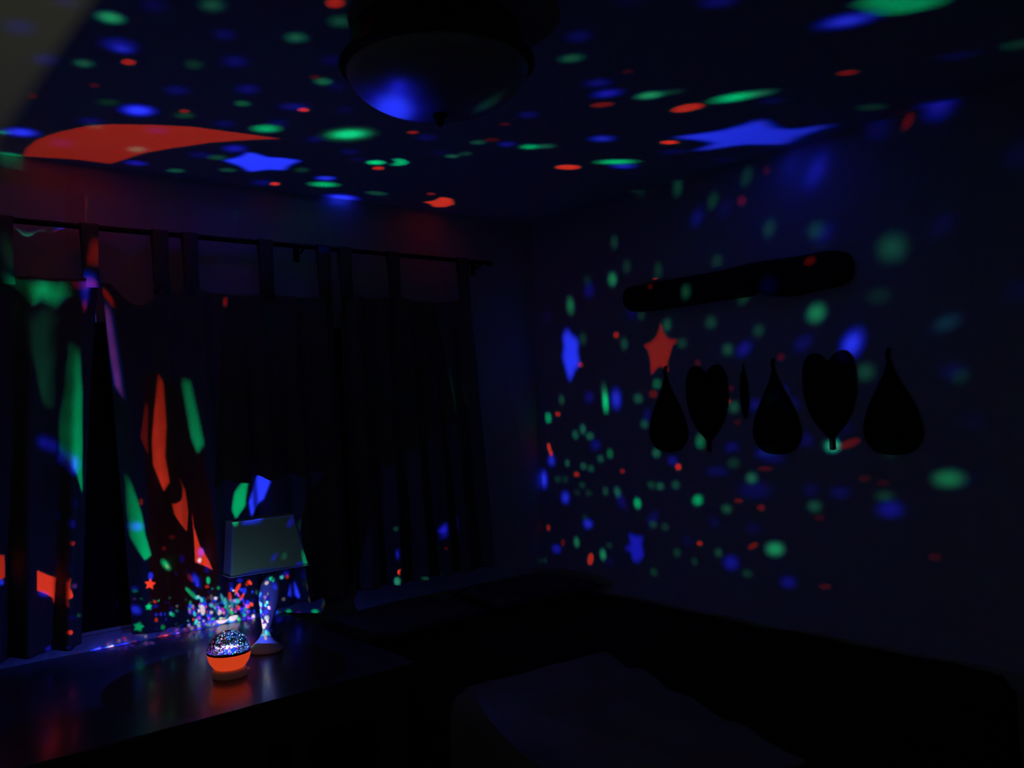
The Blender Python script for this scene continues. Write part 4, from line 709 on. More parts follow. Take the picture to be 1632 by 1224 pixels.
(0.0011,0.0014,0.0799,[6935,-3129,6967,-3117,6996,-3069,7004,-3013,6967,-3013,6947,-3006,6926,-3044,6918,-3099]),
(0.0208,0.2976,0.1845,[6854,-3499,6893,-3490,6927,-3442,6937,-3383,6916,-3349,6876,-3359,6820,-3439,6833,-3465]),
(0.0555,0.7932,0.4918,[6866,-3470,6890,-3465,6885,-3472,6891,-3436,6904,-3379,6854,-3421,6835,-3448,6854,-3450]),
(0.0015,0.0208,0.0129,[6893,-3358,6929,-3350,6944,-3311,6923,-3281,6887,-3289,6872,-3328]),
(0.0741,0.0037,0.0016,[6700,-3712,6740,-3702,6805,-3638,6858,-3556,6866,-3504,6824,-3517,6759,-3584,6708,-3664]),
(0.0002,0.0003,0.0152,[6640,-3602,6693,-3589,6742,-3519,6738,-3457,6693,-3429,6637,-3446,6598,-3506,6612,-3553]),
(0.0005,0.0007,0.0379,[6657,-3560,6689,-3551,6719,-3509,6723,-3463,6680,-3467,6645,-3479,6626,-3508,6640,-3530]),
(0.0007,0.0098,0.0061,[6573,-4161,6662,-4117,6708,-4069,6720,-4002,6656,-3999,6595,-4010,6548,-4060,6538,-4124]),
(0.0016,0.0233,0.0144,[6589,-4130,6630,-4119,6685,-4057,6668,-4046,6639,-4032,6602,-4038,6573,-4070,6568,-4108]),
(0.0347,0.0017,0.0008,[7400,-2675,7425,-2644,7458,-2561,7479,-2473,7476,-2433,7451,-2466,7419,-2551,7398,-2637]),
(0.022,0.0011,0.0005,[6963,-3967,6988,-3954,7018,-3910,7036,-3859,7032,-3832,7007,-3846,6977,-3891,6959,-3941]),
(0.0041,0.0586,0.0363,[6474,-4797,6541,-4786,6619,-4705,6664,-4597,6645,-4529,6575,-4544,6498,-4630,6457,-4733]),
(0,0.1675,0.0603,[6507,-4747,6548,-4740,6595,-4690,6622,-4625,6611,-4585,6569,-4593,6522,-4645,6496,-4708]),
(0.0001,0.0001,0.0078,[6413,-4904,6489,-4893,6581,-4800,6635,-4676,6615,-4597,6534,-4614,6444,-4713,6395,-4831]),
(0.0002,0.0003,0.0165,[6452,-4848,6498,-4840,6554,-4783,6586,-4708,6574,-4661,6526,-4671,6471,-4730,6441,-4803]),
(0.0003,0.0004,0.0239,[7184,-3814,7242,-3792,7305,-3705,7337,-3602,7316,-3544,7256,-3569,7194,-3659,7165,-3759]),
(0.0009,0.0011,0.0636,[7210,-3763,7245,-3749,7283,-3696,7302,-3634,7290,-3599,7254,-3614,7216,-3668,7198,-3729]),
(0.0002,0.0003,0.0151,[7346,-3419,7403,-3399,7459,-3319,7480,-3224,7453,-3172,7394,-3194,7340,-3277,7320,-3369]),
(0.0005,0.0007,0.0384,[7367,-3372,7402,-3360,7436,-3311,7448,-3253,7432,-3222,7396,-3235,7363,-3285,7351,-3341]),
(0.0014,0.0201,0.0125,[7483,-3507,7535,-3491,7585,-3423,7604,-3343,7579,-3298,7527,-3316,7478,-3385,7460,-3463]),
(0.0038,0.0536,0.0333,[7502,-3467,7533,-3457,7564,-3416,7575,-3367,7561,-3340,7529,-3351,7499,-3392,7488,-3440]),
(0.0009,0.0012,0.0648,[7004,-4436,7079,-4421,7166,-4327,7211,-4207,7186,-4135,7107,-4156,7023,-4254,6981,-4368]),
(0.0026,0.0034,0.1877,[7039,-4380,7085,-4370,7138,-4313,7165,-4241,7150,-4197,7102,-4209,7051,-4268,7025,-4339]),
(0.001,0.0142,0.0088,[6964,-4285,7008,-4269,7062,-4202,7094,-4121,7084,-4076,7038,-4094,6984,-4163,6954,-4241]),
(0.0025,0.0353,0.0219,[6987,-4245,7014,-4235,7047,-4194,7066,-4146,7060,-4118,7032,-4129,7000,-4171,6981,-4219]),
(0.0149,0.0007,0.0003,[6896,-4173,6920,-4162,6950,-4122,6968,-4074,6964,-4049,6940,-4060,6910,-4102,6892,-4148]),
(0.0155,0.0008,0.0003,[7574,-3577,7604,-3565,7636,-3522,7650,-3470,7639,-3443,7608,-3455,7577,-3500,7562,-3550]),
(0.0006,0.0007,0.0411,[8404,-3404,8472,-3376,8544,-3277,8578,-3163,8552,-3105,8483,-3137,8412,-3239,8380,-3348]),
(0.0016,0.0021,0.1176,[8433,-3348,8474,-3330,8518,-3269,8538,-3201,8523,-3166,8481,-3185,8438,-3246,8418,-3313]),
(0.0319,0.0016,0.0007,[8170,-3915,8202,-3896,8245,-3838,8274,-3774,8272,-3742,8240,-3762,8197,-3821,8168,-3884]),
(0.0249,0.0012,0.0005,[7139,-4936,7167,-4930,7201,-4898,7223,-4858,7219,-4833,7191,-4839,7156,-4872,7135,-4912]),
(0.1328,0.0066,0.0029,[6875,-1845,6902,-1822,6894,-1804,6869,-1788,6847,-1799,6857,-1814]),
(0.5585,0.0279,0.0123,[-1109,2585,-1128,2593,-1170,2604,-1211,2609,-1227,2606,-1208,2598,-1166,2588,-1125,2582]),
(0.004,0.0051,0.2848,[-1108,2746,-1134,2712,-1128,2659,-1095,2616,-1057,2603,-1033,2631,-1036,2687,-1066,2738]),
(0.012,0.0154,0.8579,[-1099,2714,-1114,2694,-1111,2661,-1091,2635,-1068,2627,-1053,2645,-1055,2678,-1074,2708]),
(0.2032,0.0102,0.0045,[-1144,2783,-1162,2763,-1158,2736,-1137,2712,-1112,2706,-1093,2727,-1094,2761,-1115,2784]),
(0.0026,0.0034,0.1872,[-854,2607,-904,2626,-1008,2632,-1102,2621,-1133,2600,-1084,2582,-983,2577,-888,2587]),
(0.0076,0.0098,0.5458,[-910,2606,-940,2618,-1003,2621,-1060,2614,-1079,2602,-1049,2591,-987,2587,-930,2594]),
(0.1792,0.009,0.0039,[-869,2607,-914,2624,-1006,2629,-1091,2619,-1118,2600,-1074,2584,-984,2580,-899,2589]),
(0.0032,0.0459,0.0284,[-1968,2468,-1970,2439,-1928,2374,-1869,2314,-1828,2290,-1825,2315,-1864,2377,-1924,2441]),
(0.0078,0.1121,0.0695,[-1939,2431,-1940,2414,-1915,2375,-1880,2338,-1854,2323,-1853,2339,-1877,2377,-1913,2415]),
(0.3486,0.0174,0.0077,[1186,2703,1160,2696,1142,2674,1143,2648,1162,2635,1188,2644,1206,2667,1205,2691]),
(0.0031,0.0039,0.2186,[-2161,4502,-2383,4401,-2437,4411,-2404,4319,-2303,4195,-2188,4101,-2060,4221,-1975,4526]),
(0.011,0.0241,0.69,[-2242,4336,-2344,4338,-2378,4345,-2355,4297,-2294,4217,-2224,4159,-2163,4197,-2151,4310]),
(0.001,0.015,0.0093,[-2216,4390,-2353,4359,-2394,4363,-2368,4303,-2297,4209,-2215,4140,-2138,4198,-2098,4380]),
(0.0027,0.0391,0.0243,[-2257,4304,-2325,4313,-2352,4314,-2335,4281,-2292,4223,-2241,4182,-2202,4202,-2199,4271]),
(0.0009,0.0012,0.0645,[-2295,4160,-2417,4223,-2584,4176,-2721,3986,-2719,3848,-2542,3937,-2372,4003,-2274,4078]),
(0.0026,0.0034,0.188,[-2363,4143,-2442,4167,-2540,4144,-2606,4071,-2600,4001,-2509,4012,-2412,4037,-2352,4087]),
(0.0016,0.002,0.1111,[-756,5984,-864,6089,-1056,6137,-1194,6122,-1228,6018,-1145,5889,-992,5800,-822,5850]),
(0.0056,0.0123,0.3521,[-871,5964,-933,6032,-1044,6067,-1130,6058,-1151,5996,-1101,5915,-1006,5862,-908,5887]),
(0.001,0.0145,0.009,[-756,5984,-864,6089,-1056,6137,-1194,6122,-1228,6018,-1145,5889,-992,5800,-822,5850]),
(0.0029,0.0411,0.0255,[-871,5964,-933,6032,-1044,6067,-1130,6058,-1151,5996,-1101,5915,-1006,5862,-908,5887]),
(0.0455,0.0023,0.001,[-769,5463,-805,5434,-807,5376,-777,5319,-732,5299,-695,5329,-690,5390,-721,5445]),
(0.0694,0.0183,0.1826,[1585,7116,1472,7067,1414,6967,1442,6875,1540,6848,1645,6889,1702,6981,1681,7079]),
(0.2974,0.2379,0.2825,[1550,7299,1465,7256,1456,7180,1530,7148,1614,7192,1624,7267]),
(0,0.0415,0.0149,[276,7566,151,7575,-69,7406,-230,7179,-190,7091,15,7184,196,7313,291,7453]),
(0,0.1278,0.046,[207,7502,127,7501,0,7405,-96,7271,-72,7218,44,7263,157,7345,218,7435]),
(0.0294,0.0236,0.028,[239,7520,155,7522,68,7436,83,7368,175,7376,247,7444]),
(0.0003,0.0003,0.0181,[672,7210,599,7181,567,7098,592,7007,663,6966,743,7004,783,7093,750,7174]),
(0.0143,0.0007,0.0003,[123,6875,71,6938,-52,6901,-116,6809,-39,6778,76,6808]),
(0.0148,0.0007,0.0003,[389,6439,344,6526,251,6564,203,6514,247,6430,339,6392]),
(0.0007,0.0009,0.0522,[1683,8086,1479,8067,1244,7903,1117,7692,1186,7586,1385,7620,1612,7775,1741,7969]),
(0.0026,0.0057,0.1626,[1583,7991,1461,7979,1321,7882,1246,7759,1283,7689,1403,7706,1541,7801,1617,7919]),
(0.0258,0.0013,0.0006,[1274,7919,1150,7885,1004,7767,931,7644,964,7582,1084,7620,1224,7732,1301,7852]),
(0,0.1288,0.0464,[2096,7968,2028,7945,1986,7862,1993,7769,2043,7718,2108,7737,2151,7818,2147,7914]),
(0.0728,0.0036,0.0016,[2169,8036,2124,8106,2003,8126,1930,8076,1984,8019,2102,7997]),
(0.0005,0.0006,0.0331,[1963,7608,1877,7586,1826,7502,1843,7412,1910,7360,1991,7374,2040,7451,2030,7550]),
(0,0.0842,0.0303,[1607,8524,1448,8495,1142,8330,899,8141,849,8043,1000,8081,1305,8259,1547,8429]),
(0.0158,0.1683,0.198,[1739,8435,1677,8494,1538,8497,1461,8441,1525,8384,1662,8380]),
(0.0026,0.0057,0.162,[-784,7620,-859,7567,-876,7473,-828,7395,-743,7376,-670,7427,-652,7519,-699,7599]),
(0.0009,0.0012,0.0664,[-1325,7835,-1383,7928,-1471,7926,-1504,7831,-1444,7744,-1357,7743]),
(0,0.0343,0.0123,[-1355,7921,-1399,7976,-1469,7974,-1497,7917,-1453,7864,-1383,7865]),
(0.0008,0.001,0.0577,[-1348,8735,-1495,8769,-1648,8670,-1786,8456,-1650,8368,-1496,8341,-1358,8423,-1288,8591]),
(0.0029,0.0063,0.1805,[-1410,8662,-1498,8683,-1586,8626,-1625,8525,-1585,8444,-1497,8424,-1414,8475,-1376,8574]),
(0.0816,0.0041,0.0018,[-590,8431,-646,8479,-737,8463,-773,8398,-720,8349,-629,8366]),
(0.0007,0.0009,0.0475,[-546,8597,-620,8642,-745,8619,-796,8551,-728,8505,-604,8527]),
(0.0693,0.0035,0.0015,[-621,9081,-681,9149,-772,9133,-805,9048,-747,8980,-655,8997]),
(0,0.0351,0.0126,[-169,9439,-292,9492,-468,9459,-533,9368,-445,9306,-267,9341]),
(0.0007,0.0009,0.0474,[-4211,6770,-4319,6723,-4471,6571,-4590,6384,-4612,6270,-4487,6352,-4339,6504,-4225,6674]),
(0.002,0.0026,0.1429,[-4293,6674,-4357,6646,-4445,6558,-4510,6455,-4516,6397,-4452,6429,-4366,6516,-4300,6617]),
(0.014,0.0037,0.0369,[-3375,6966,-3532,6905,-3765,6686,-3794,6585,-3701,6581,-3480,6788]),
(0.0045,0.0098,0.2789,[-4946,5733,-5041,5689,-5133,5573,-5130,5505,-5062,5510,-4972,5620]),
(0.0003,0.0004,0.0202,[-3527,6158,-3587,6196,-3645,6217,-3656,6223,-3632,6188,-3593,6126,-3555,6078,-3524,6095]),
(0.0014,0.0201,0.0125,[-3584,6114,-3603,6145,-3595,6127,-3566,6083,-3545,6056,-3554,6070]),
(0.0004,0.0006,0.0311,[-4350,7265,-4375,7312,-4383,7324,-4371,7284,-4333,7252,-4323,7240]),
(0.0002,0.0003,0.0168,[-3738,7812,-3858,7768,-4234,7470,-4374,7334,-4376,7287,-4329,7271,-4177,7374,-3825,7698]),
(0.001,0.0136,0.0084,[-3592,7840,-3642,7867,-3734,7806,-3799,7698,-3693,7721,-3599,7783]),
(0.153,0.0076,0.0034,[-4400,7836,-4569,7777,-4676,7687,-4656,7623,-4592,7592,-4485,7680]),
(0.0012,0.0016,0.0882,[-4914,7967,-4950,8007,-5059,7967,-5170,7872,-5224,7775,-5176,7747,-5051,7805,-4936,7902]),
(0.0019,0.0005,0.005,[-3613,9044,-3648,9078,-3992,8938,-4153,8866,-4116,8868,-3882,8956,-3779,8959,-3668,8995]),
(0.0006,0.0084,0.0052,[-4728,7743,-4742,7773,-4740,7778,-4728,7751,-4703,7732,-4704,7727]),
(0.001,0.0013,0.0707,[-2865,5249,-2938,5272,-3019,5275,-3047,5276,-3028,5240,-2983,5174,-2928,5128,-2874,5168]),
(0.0026,0.0374,0.0232,[-3056,5286,-3092,5346,-3113,5380,-3099,5353,-3062,5296,-3041,5261]),
(0.0687,0.0034,0.0015,[-3080,5689,-3156,5697,-3226,5657,-3222,5606,-3171,5562,-3105,5596]),
(0.0002,0.0003,0.0145,[-3149,5447,-3188,5504,-3222,5555,-3234,5568,-3218,5535,-3179,5482,-3144,5432,-3133,5415]),
(0.0002,0.0003,0.0165,[-2471,5039,-2589,5003,-2698,4914,-2694,4850,-2624,4803,-2522,4882]),
(0.1713,0.137,0.1627,[-4069,6829,-4092,6859,-4098,6873,-4083,6857,-4064,6823,-4057,6809]),
(0.0009,0.0019,0.0544,[2748,2198,2638,2239,2293,2294,1908,2324,1725,2314,1856,2277,2210,2230,2574,2196]),
(0,0.026,0.0094,[1627,2323,1585,2349,1440,2369,1279,2371,1199,2354,1245,2330,1389,2311,1545,2308]),
(0.0005,0.0006,0.0352,[4078,2168,3978,2162,3881,2127,3845,2085,3889,2060,3985,2065,4080,2098,4120,2141]),
(0,0.0454,0.0163,[5187,3689,5193,3647,5077,3705,4905,3826,4783,3905,4782,3888,4893,3756,5065,3735]),
(0.0003,0.0007,0.0213,[5719,3697,5764,3735,5593,3785,5375,3773,5339,3680,5510,3633]),
(0.0134,0.0107,0.0127,[4927,3900,4996,3934,4924,4087,4784,4233,4721,4206,4792,4019]),
(0.1507,0.0075,0.0033,[5401,6674,5323,6670,5278,6609,5310,6554,5384,6565,5430,6623]),
(0.0023,0.003,0.1644,[5357,6520,5348,6587,5243,6636,5150,6610,5165,6530,5269,6484]),
(0.0002,0.0002,0.0138,[5493,3750,5500,3701,5328,3631,5154,3658,5159,3691,5331,3789]),
(0.0214,0.2275,0.2676,[5239,6692,5235,6750,5168,6785,5106,6761,5111,6702,5177,6668]),
(0.0001,0.0001,0.004,[4221,2703,4346,2749,4415,2854,4382,2961,4261,3001,4127,2947,4066,2835,4107,2737]),
(0.0002,0.0002,0.0118,[4229,2758,4306,2787,4347,2851,4326,2915,4253,2938,4173,2906,4135,2839,4159,2779]),
(0.0002,0.0029,0.0018,[4827,2793,4703,2789,4573,2736,4516,2671,4562,2629,4681,2635,4807,2682,4869,2748]),
(0.0003,0.0003,0.0188,[5761,2643,5786,2706,5663,2748,5515,2725,5494,2661,5618,2622]),
(0,0.0512,0.0184,[5910,7679,5901,7754,5816,7807,5741,7785,5751,7709,5835,7657]),
(0,0.0664,0.0239,[6715,7093,6708,7169,6622,7239,6543,7230,6552,7153,6638,7085]),
(0.014,0.018,1,[5951,7768,6028,7773,5876,7884,5664,7972,5609,7955,5746,7861]),
(0.0043,0.0056,0.3088,[6337,7452,6365,7467,6222,7583,6060,7673,6042,7653,6177,7547]),
(0.0007,0.0094,0.0058,[5553,7917,5579,7929,5500,7982,5418,7994,5429,7936,5496,7898]),
(0.0059,0.0003,0.0001,[6239,7476,6217,7526,6138,7581,6082,7585,6105,7534,6183,7480]),
(0.0002,0.0002,0.0136,[6479,7259,6460,7308,6387,7363,6333,7368,6352,7319,6426,7264]),
(0.037,0.0296,0.0351,[5702,7199,5697,7262,5628,7304,5564,7282,5570,7219,5639,7179]),
(0.0003,0.0004,0.0246,[5849,7016,5855,7059,5796,7088,5734,7067,5736,7009,5794,6983]),
(0.0021,0.0028,0.1535,[7552,4345,7486,4334,7419,4155,7321,4258,7327,4211,7397,4209,7490,4248,7554,4307]),
(0.0063,0.0082,0.4531,[7508,4320,7465,4324,7407,4301,7367,4270,7371,4238,7414,4236,7470,4262,7509,4295]),
(1,0.05,0.022,[7751,4480,7783,4506,7832,4500,7880,4431,7859,4473,7819,4469,7787,4410,7775,4355]),
(0.0124,0.1767,0.1096,[8019,4691,7950,4757,7874,4752,7836,4678,7857,4583,7921,4529,7995,4540,8036,4604]),
(0.0041,0.0052,0.2905,[7736,3486,7666,3510,7555,3479,7467,3413,7452,3377,7498,3560,7605,3589,7688,3666]),
(0.0121,0.0156,0.8669,[7680,3461,7638,3473,7571,3454,7517,3416,7508,3391,7523,3601,7588,3621,7668,3452]),
(0.0027,0.0384,0.0238,[6995,3946,7004,3993,6961,4065,6909,4084,6902,4025,6945,3956]),
(0.0652,0.0033,0.0014,[7937,3593,7945,3622,7922,3662,7893,3672,7886,3643,7908,3604]),
(0.0044,0.063,0.039,[8316,3993,8315,4025,8280,4085,8210,4214,8167,4261,8179,4194,8236,4060,8284,4008]),
(0.0005,0.0007,0.0364,[2781,8469,2734,8546,2611,8586,2537,8549,2583,8473,2704,8432]),
(0.2326,0.0116,0.0051,[3604,7601,3645,7660,3624,7802,3550,7944,3468,8001,3428,7940,3453,7797,3525,7656]),
(0.0893,0.0045,0.002,[3956,7331,4005,7366,4005,7463,3954,7564,3882,7608,3834,7569,3836,7474,3886,7376]),
(0.0018,0.0023,0.1283,[3667,7486,3619,7560,3480,7610,3391,7585,3440,7510,3578,7461]),
(0.0009,0.0012,0.0663,[3303,7773,3271,7861,3154,7889,3069,7827,3107,7754,3222,7724]),
(0.2438,0.0122,0.0054,[3333,8349,3241,8309,3157,8192,3135,8085,3182,8038,3268,8069,3347,8170,3375,8287]),
(0.0174,0.1849,0.2175,[3426,8740,3291,8668,3106,8475,2984,8275,2989,8176,3122,8250,3308,8458,3431,8649]),
(0.0063,0.0665,0.0782,[3073,8449,2969,8421,2828,8309,2732,8175,2732,8096,2829,8121,2971,8236,3074,8374]),
(0.0133,0.1414,0.1663,[3819,8174,3771,8269,3620,8323,3520,8280,3569,8185,3718,8132]),
(0.0066,0.0702,0.0826,[3524,8542,3432,8523,3336,8423,3293,8308,3328,8247,3418,8268,3513,8360,3557,8473]),
(0.1908,0.0095,0.0042,[3903,7847,3939,7893,3925,8005,3865,8116,3797,8161,3761,8114,3778,8002,3837,7892]),
(0.0012,0.0015,0.0825,[4219,8059,4175,8159,4026,8220,3924,8180,3970,8085,4116,8026]),
(0.0008,0.001,0.0551,[2544,8581,2445,8602,2368,8544,2390,8468,2488,8447,2566,8503]),
(0.0111,0.1182,0.139,[2507,8688,2413,8731,2307,8698,2297,8627,2390,8587,2495,8616]),
(0.1026,0.0051,0.0023,[3158,8809,3059,8800,2959,8719,2914,8613,2948,8543,3044,8553,3147,8637,3195,8743]),
(0.225,0.18,0.2137,[2011,9061,1886,9015,1803,8881,1806,8739,1893,8675,2015,8724,2101,8855,2100,8994]),
(0.0014,0.0018,0.0979,[1871,8936,1753,8901,1681,8797,1694,8685,1782,8633,1899,8670,1975,8774,1964,8883]),
(0.1559,0.1248,0.1481,[2547,8871,2512,8939,2417,8962,2357,8916,2394,8851,2488,8827]),
(0.0125,0.1327,0.1561,[2703,9104,2660,9198,2518,9223,2442,9165,2492,9078,2620,9046]),
(0.1014,0.0811,0.0963,[3418,9023,3392,9110,3233,9211,3032,9264,2911,9237,2828,9052,3003,8929,3228,8866]),
(0.006,0.064,0.0753,[3637,9063,3509,9095,3362,9054,3211,8822,3254,8731,3411,8737,3590,8892,3670,8978]),
(0.086,0.0688,0.0817,[3838,8775,3868,8834,3807,8934,3688,9017,3582,9032,3554,8971,3619,8872,3736,8689]),
(0.0027,0.0058,0.1664,[2332,9275,2236,9331,2051,9341,1870,9289,1823,9217,1929,9168,2128,9169,2296,9213]),
(0.0989,0.0049,0.0022,[3882,8331,3834,8387,3712,8432,3638,8419,3686,8363,3808,8319]),
(0.0019,0.0277,0.0172,[4485,7642,4418,7625,4379,7548,4408,7489,4474,7511,4512,7586]),
(0.0948,0.0047,0.0021,[-1317,2179,-1358,1860,-1339,1491,-1234,1154,-1045,794,-849,600,-476,393,-111,242,201,203,523,162,881,130,603,357,267,674,-32,1105,-250,1457,-363,1806,-450,2054,-818,2051]),
(0.0081,0.0178,0.5078,[657,1283,774,1033,771,826,873,824,1041,901,1212,826,1434,811,1393,1055,1426,1287,1236,1371,1097,1581,921,1404,773,1337]),
(0,0.3169,0.1141,[2326,139,2409,114,2519,195,2522,319,2415,392,2450,305,2436,220,2363,176]),
(0.4367,0.0218,0.0096,[3473,1626,3552,1496,3549,1289,3680,1292,3796,1480,3780,1668,3672,1753,3576,1652]),
(0,0.3065,0.1103,[2527,-4237,2494,-4314,2774,-4411,2875,-4316,2847,-4221,2751,-4194]),
(0.0137,0.0299,0.8554,[3957,-1931,4076,-2242,4064,-2470,4024,-2608,4280,-2463,4403,-2501,4444,-2711,4560,-2348,4658,-2166,4463,-2023,4374,-1678,4305,-1956,4155,-1972]),
(0.013,0.0284,0.8123,[6007,1364,6094,1291,6167,1169,6283,1216,6433,1215,6499,1355,6598,1495,6465,1529,6290,1562,6179,1479,6068,1486]),
(0.1433,0.0072,0.0032,[6147,-514,6251,-572,6323,-677,6327,-838,6381,-748,6494,-693,6576,-646,6665,-684,6632,-623,6606,-499,6655,-411,6704,-333,6577,-325,6446,-293,6374,-197,6358,-321,6295,-443,6230,-491]),
(0.0031,0.004,0.2246,[8729,398,8768,226,8759,16,8889,64,9012,6,9116,197,9097,342,8969,360,8946,559,8883,348]),
(0.0004,0.0005,0.0283,[642,-3476,835,-3125,886,-2541,599,-2360,207,-2719,73,-3106,131,-3463,359,-3594]),
(0.0011,0.0014,0.0803,[582,-3427,751,-3119,788,-2674,568,-2541,259,-2814,126,-3153,169,-3433,351,-3535]),
(0.0032,0.0041,0.2279,[535,-3371,680,-3104,718,-2758,558,-2662,316,-2882,188,-3172,215,-3391,354,-3467]),
(0.0088,0.0193,0.5514,[505,-3317,633,-3084,673,-2814,554,-2749,360,-2932,244,-3177,257,-3348,362,-3404]),
(0.0135,0.0295,0.8432,[486,-3260,627,-3012,630,-2867,546,-2829,465,-2861,300,-3171,301,-3300,376,-3336]),
(0.0011,0.0154,0.0095,[1027,-3602,1070,-3552,1085,-3483,1065,-3430,1006,-3447,947,-3521,934,-3590,970,-3619]),
(0.0026,0.0375,0.0233,[1014,-3584,1042,-3552,1050,-3511,1035,-3482,1000,-3492,967,-3533,960,-3574,981,-3593]),
(0,0.5726,0.2062,[-2048,2513,-1893,2608,-1738,2560,-1509,2625,-1258,2613,-1376,2657,-1573,2741,-1733,2642,-1881,2616,-1993,2583]),
(0.4088,0.0204,0.009,[-827,2701,-779,2705,-664,2756,-703,2798]),
(0.016,0.035,1,[-1151,2595,-1078,2573,-945,2573,-886,2603,-934,2631,-1028,2637,-1080,2614]),
(0.1324,0.0066,0.0029,[-1151,2595,-1078,2573,-945,2573,-886,2603,-934,2631,-1028,2637,-1080,2614]),
(0.2545,0.0127,0.0056,[-843,2355,-721,2359,-779,2485,-964,2475]),
(0.0017,0.0247,0.0153,[-1988,2733,-1531,2802,-1684,2922,-2126,3620,-2229,3648,-2223,3285,-2131,2920]),
(0,0.1617,0.0582,[-1520,3055,-1423,3017,-1564,3524,-2184,5042,-2282,4315,-2300,4190,-2104,3866,-1753,3398]),
(0.1069,0.0281,0.2812,[-850,2814,-737,2838,-738,3118,-773,3659,-856,3570,-843,3076]),
(0.1952,0.0098,0.0043,[9,3414,81,3464,142,4057,117,4613,211,5075,68,5347,-225,4758,-212,4394,-78,3837]),
(0.0472,0.0024,0.001,[-305,3737,-252,3832,-362,4507,-513,4205]),
(0.1108,0.0055,0.0024,[474,4937,717,5265,887,5834,865,6305,354,5807,274,5551,594,5403,617,5168]),
(0.1855,0.0093,0.0041,[1028,5815,1150,6227,1503,6806,1988,7225,2178,7444,1807,7401,1336,7272,1234,6706]),
(0.0009,0,0,[-349,3430,631,3436,1373,4939,2419,7156,2698,8804,-976,8946]),
(0,0.1094,0.0394,[504,3498,680,3502,958,3990,1147,4319,1031,4558,817,4291,655,3871]),
(0.0103,0.0226,0.6457,[3144,4257,3312,4399,3374,5201,3164,5546,2922,5260,2920,4796]),
(0.0003,0.0006,0.0007,[1349,2330,3919,1991,5927,2639,1894,3931]),  # broad faint tint added to brighten the lampshade
(0,0.1482,0.0533,[2663,4787,2769,5235,2837,5381,2668,5821,2453,5642,2376,5207,2480,4988]),
(0,0.0958,0.0345,[-973,4869,-871,5283,-791,5744,-771,6257,-634,6850,-923,6945,-1081,6672,-1214,6275,-1112,5583]),
(0.2191,0.011,0.0048,[-4237,5885,-3942,6311,-3809,6471,-3676,6371,-3868,6603,-3868,6918,-4086,6850,-4210,7067,-4159,6877,-4242,6724,-4557,6259]),
(0.1486,0.0074,0.0033,[-4724,5064,-4549,5297,-4846,5681,-5130,5448]),
(0.0071,0.0154,0.4412,[5574,6706,5771,6782,6079,6910,6076,7009,5711,7036,5632,6829]),
(0,0.0279,0.01,[5215,2383,6013,2580,5831,2606,5526,2516]),
(0.2151,0.0108,0.0047,[-775,7559,-729,7702,-547,7770,-710,7830,-714,7976,-863,7866,-1046,7881,-978,7753,-1075,7622,-894,7654]),
(0,0.1519,0.0547,[-985,8401,-946,8489,-832,8525,-926,8569,-919,8659,-1017,8596,-1124,8615,-1091,8534,-1159,8457,-1049,8467]),
(0,0.1174,0.0423,[-1443,8961,-1430,9091,-1305,9164,-1437,9205,-1466,9329,-1547,9227,-1676,9229,-1605,9129,-1660,9008,-1534,9046]),
(0,0.0679,0.0244,[2807,8841,2738,8840,2712,8790,2754,8742,2823,8742,2850,8792]),
(0.0004,0.0005,0.0267,[3510,8849,3437,8838,3390,8783,3418,8747,3490,8761,3533,8802]),
(0.0014,0.0207,0.0128,[2755,8531,2681,8553,2632,8517,2657,8459,2731,8437,2781,8473]),
(0.0004,0.0005,0.0269,[2317,9431,2247,9414,2027,9285,2078,9238,2327,9327,2357,9387]),
(0.0014,0.003,0.0844,[3690,8997,3592,9015,3519,8966,3545,8902,3642,8885,3715,8932]),
(0.0048,0.0104,0.2979,[2305,9059,2237,9074,2183,9044,2200,9001,2269,8987,2321,9015]),
(0.3205,0.2564,0.3045,[3386,7992,3343,7988,3323,7951,3346,7919,3390,7923,3410,7960]),
(0.0045,0.0098,0.2787,[1970,9103,1884,9097,1809,9041,1820,8992,1906,8999,1981,9055]),
(0.0004,0.0005,0.0269,[2373,9423,2276,9426,2206,9369,2047,9238,2163,9242,2398,9365]),
(0.0847,0.0678,0.0805,[3698,8437,3657,8430,3656,8397,3695,8373,3737,8380,3738,8412]),
(0.006,0.0131,0.3736,[4282,7688,4235,7682,4206,7633,4223,7590,4269,7596,4299,7645]),
(0.0013,0.0029,0.0818,[3419,9132,3344,9127,3218,8948,3245,8888,3334,8902,3441,9081]),
(0.1682,0.0084,0.0037,[1418,8865,1353,8855,1302,8811,1317,8778,1383,8789,1432,8832]),
(0.0034,0.0074,0.2116,[3302,8878,3239,8843,3236,8760,3298,8721,3363,8765,3364,8839]),
(0.0047,0.0102,0.2927,[2076,8799,1991,8770,1936,8689,1944,8604,2009,8565,2091,8594,2145,8673,2139,8758]),
(0.0017,0.0038,0.1081,[2873,9302,2794,9274,2673,9120,2758,9065,2956,9186,2954,9257]),
(0.0011,0.0014,0.0794,[3349,8798,3255,8778,3222,8714,3284,8672,3379,8704,3411,8764]),
(0.0004,0.0005,0.0297,[4206,8495,4114,8512,4066,8464,4109,8400,4200,8382,4249,8428]),
(0.0001,0.0001,0.0082,[2296,9413,2242,9384,2073,9255,2156,9226,2375,9325,2364,9384]),
(0.0004,0.0005,0.0301,[4466,7978,4380,7980,4315,7910,4336,7838,4421,7836,4487,7907]),
(0.0017,0.0037,0.1058,[2700,9299,2625,9304,2588,9266,2494,9149,2572,9141,2737,9255]),
(0.001,0.0013,0.0705,[1639,9314,1588,9268,1616,9193,1693,9163,1744,9208,1718,9283]),
(0.0217,0.0174,0.0206,[2377,8487,2308,8475,2256,8407,2252,8323,2296,8272,2363,8282,2416,8349,2422,8434]),
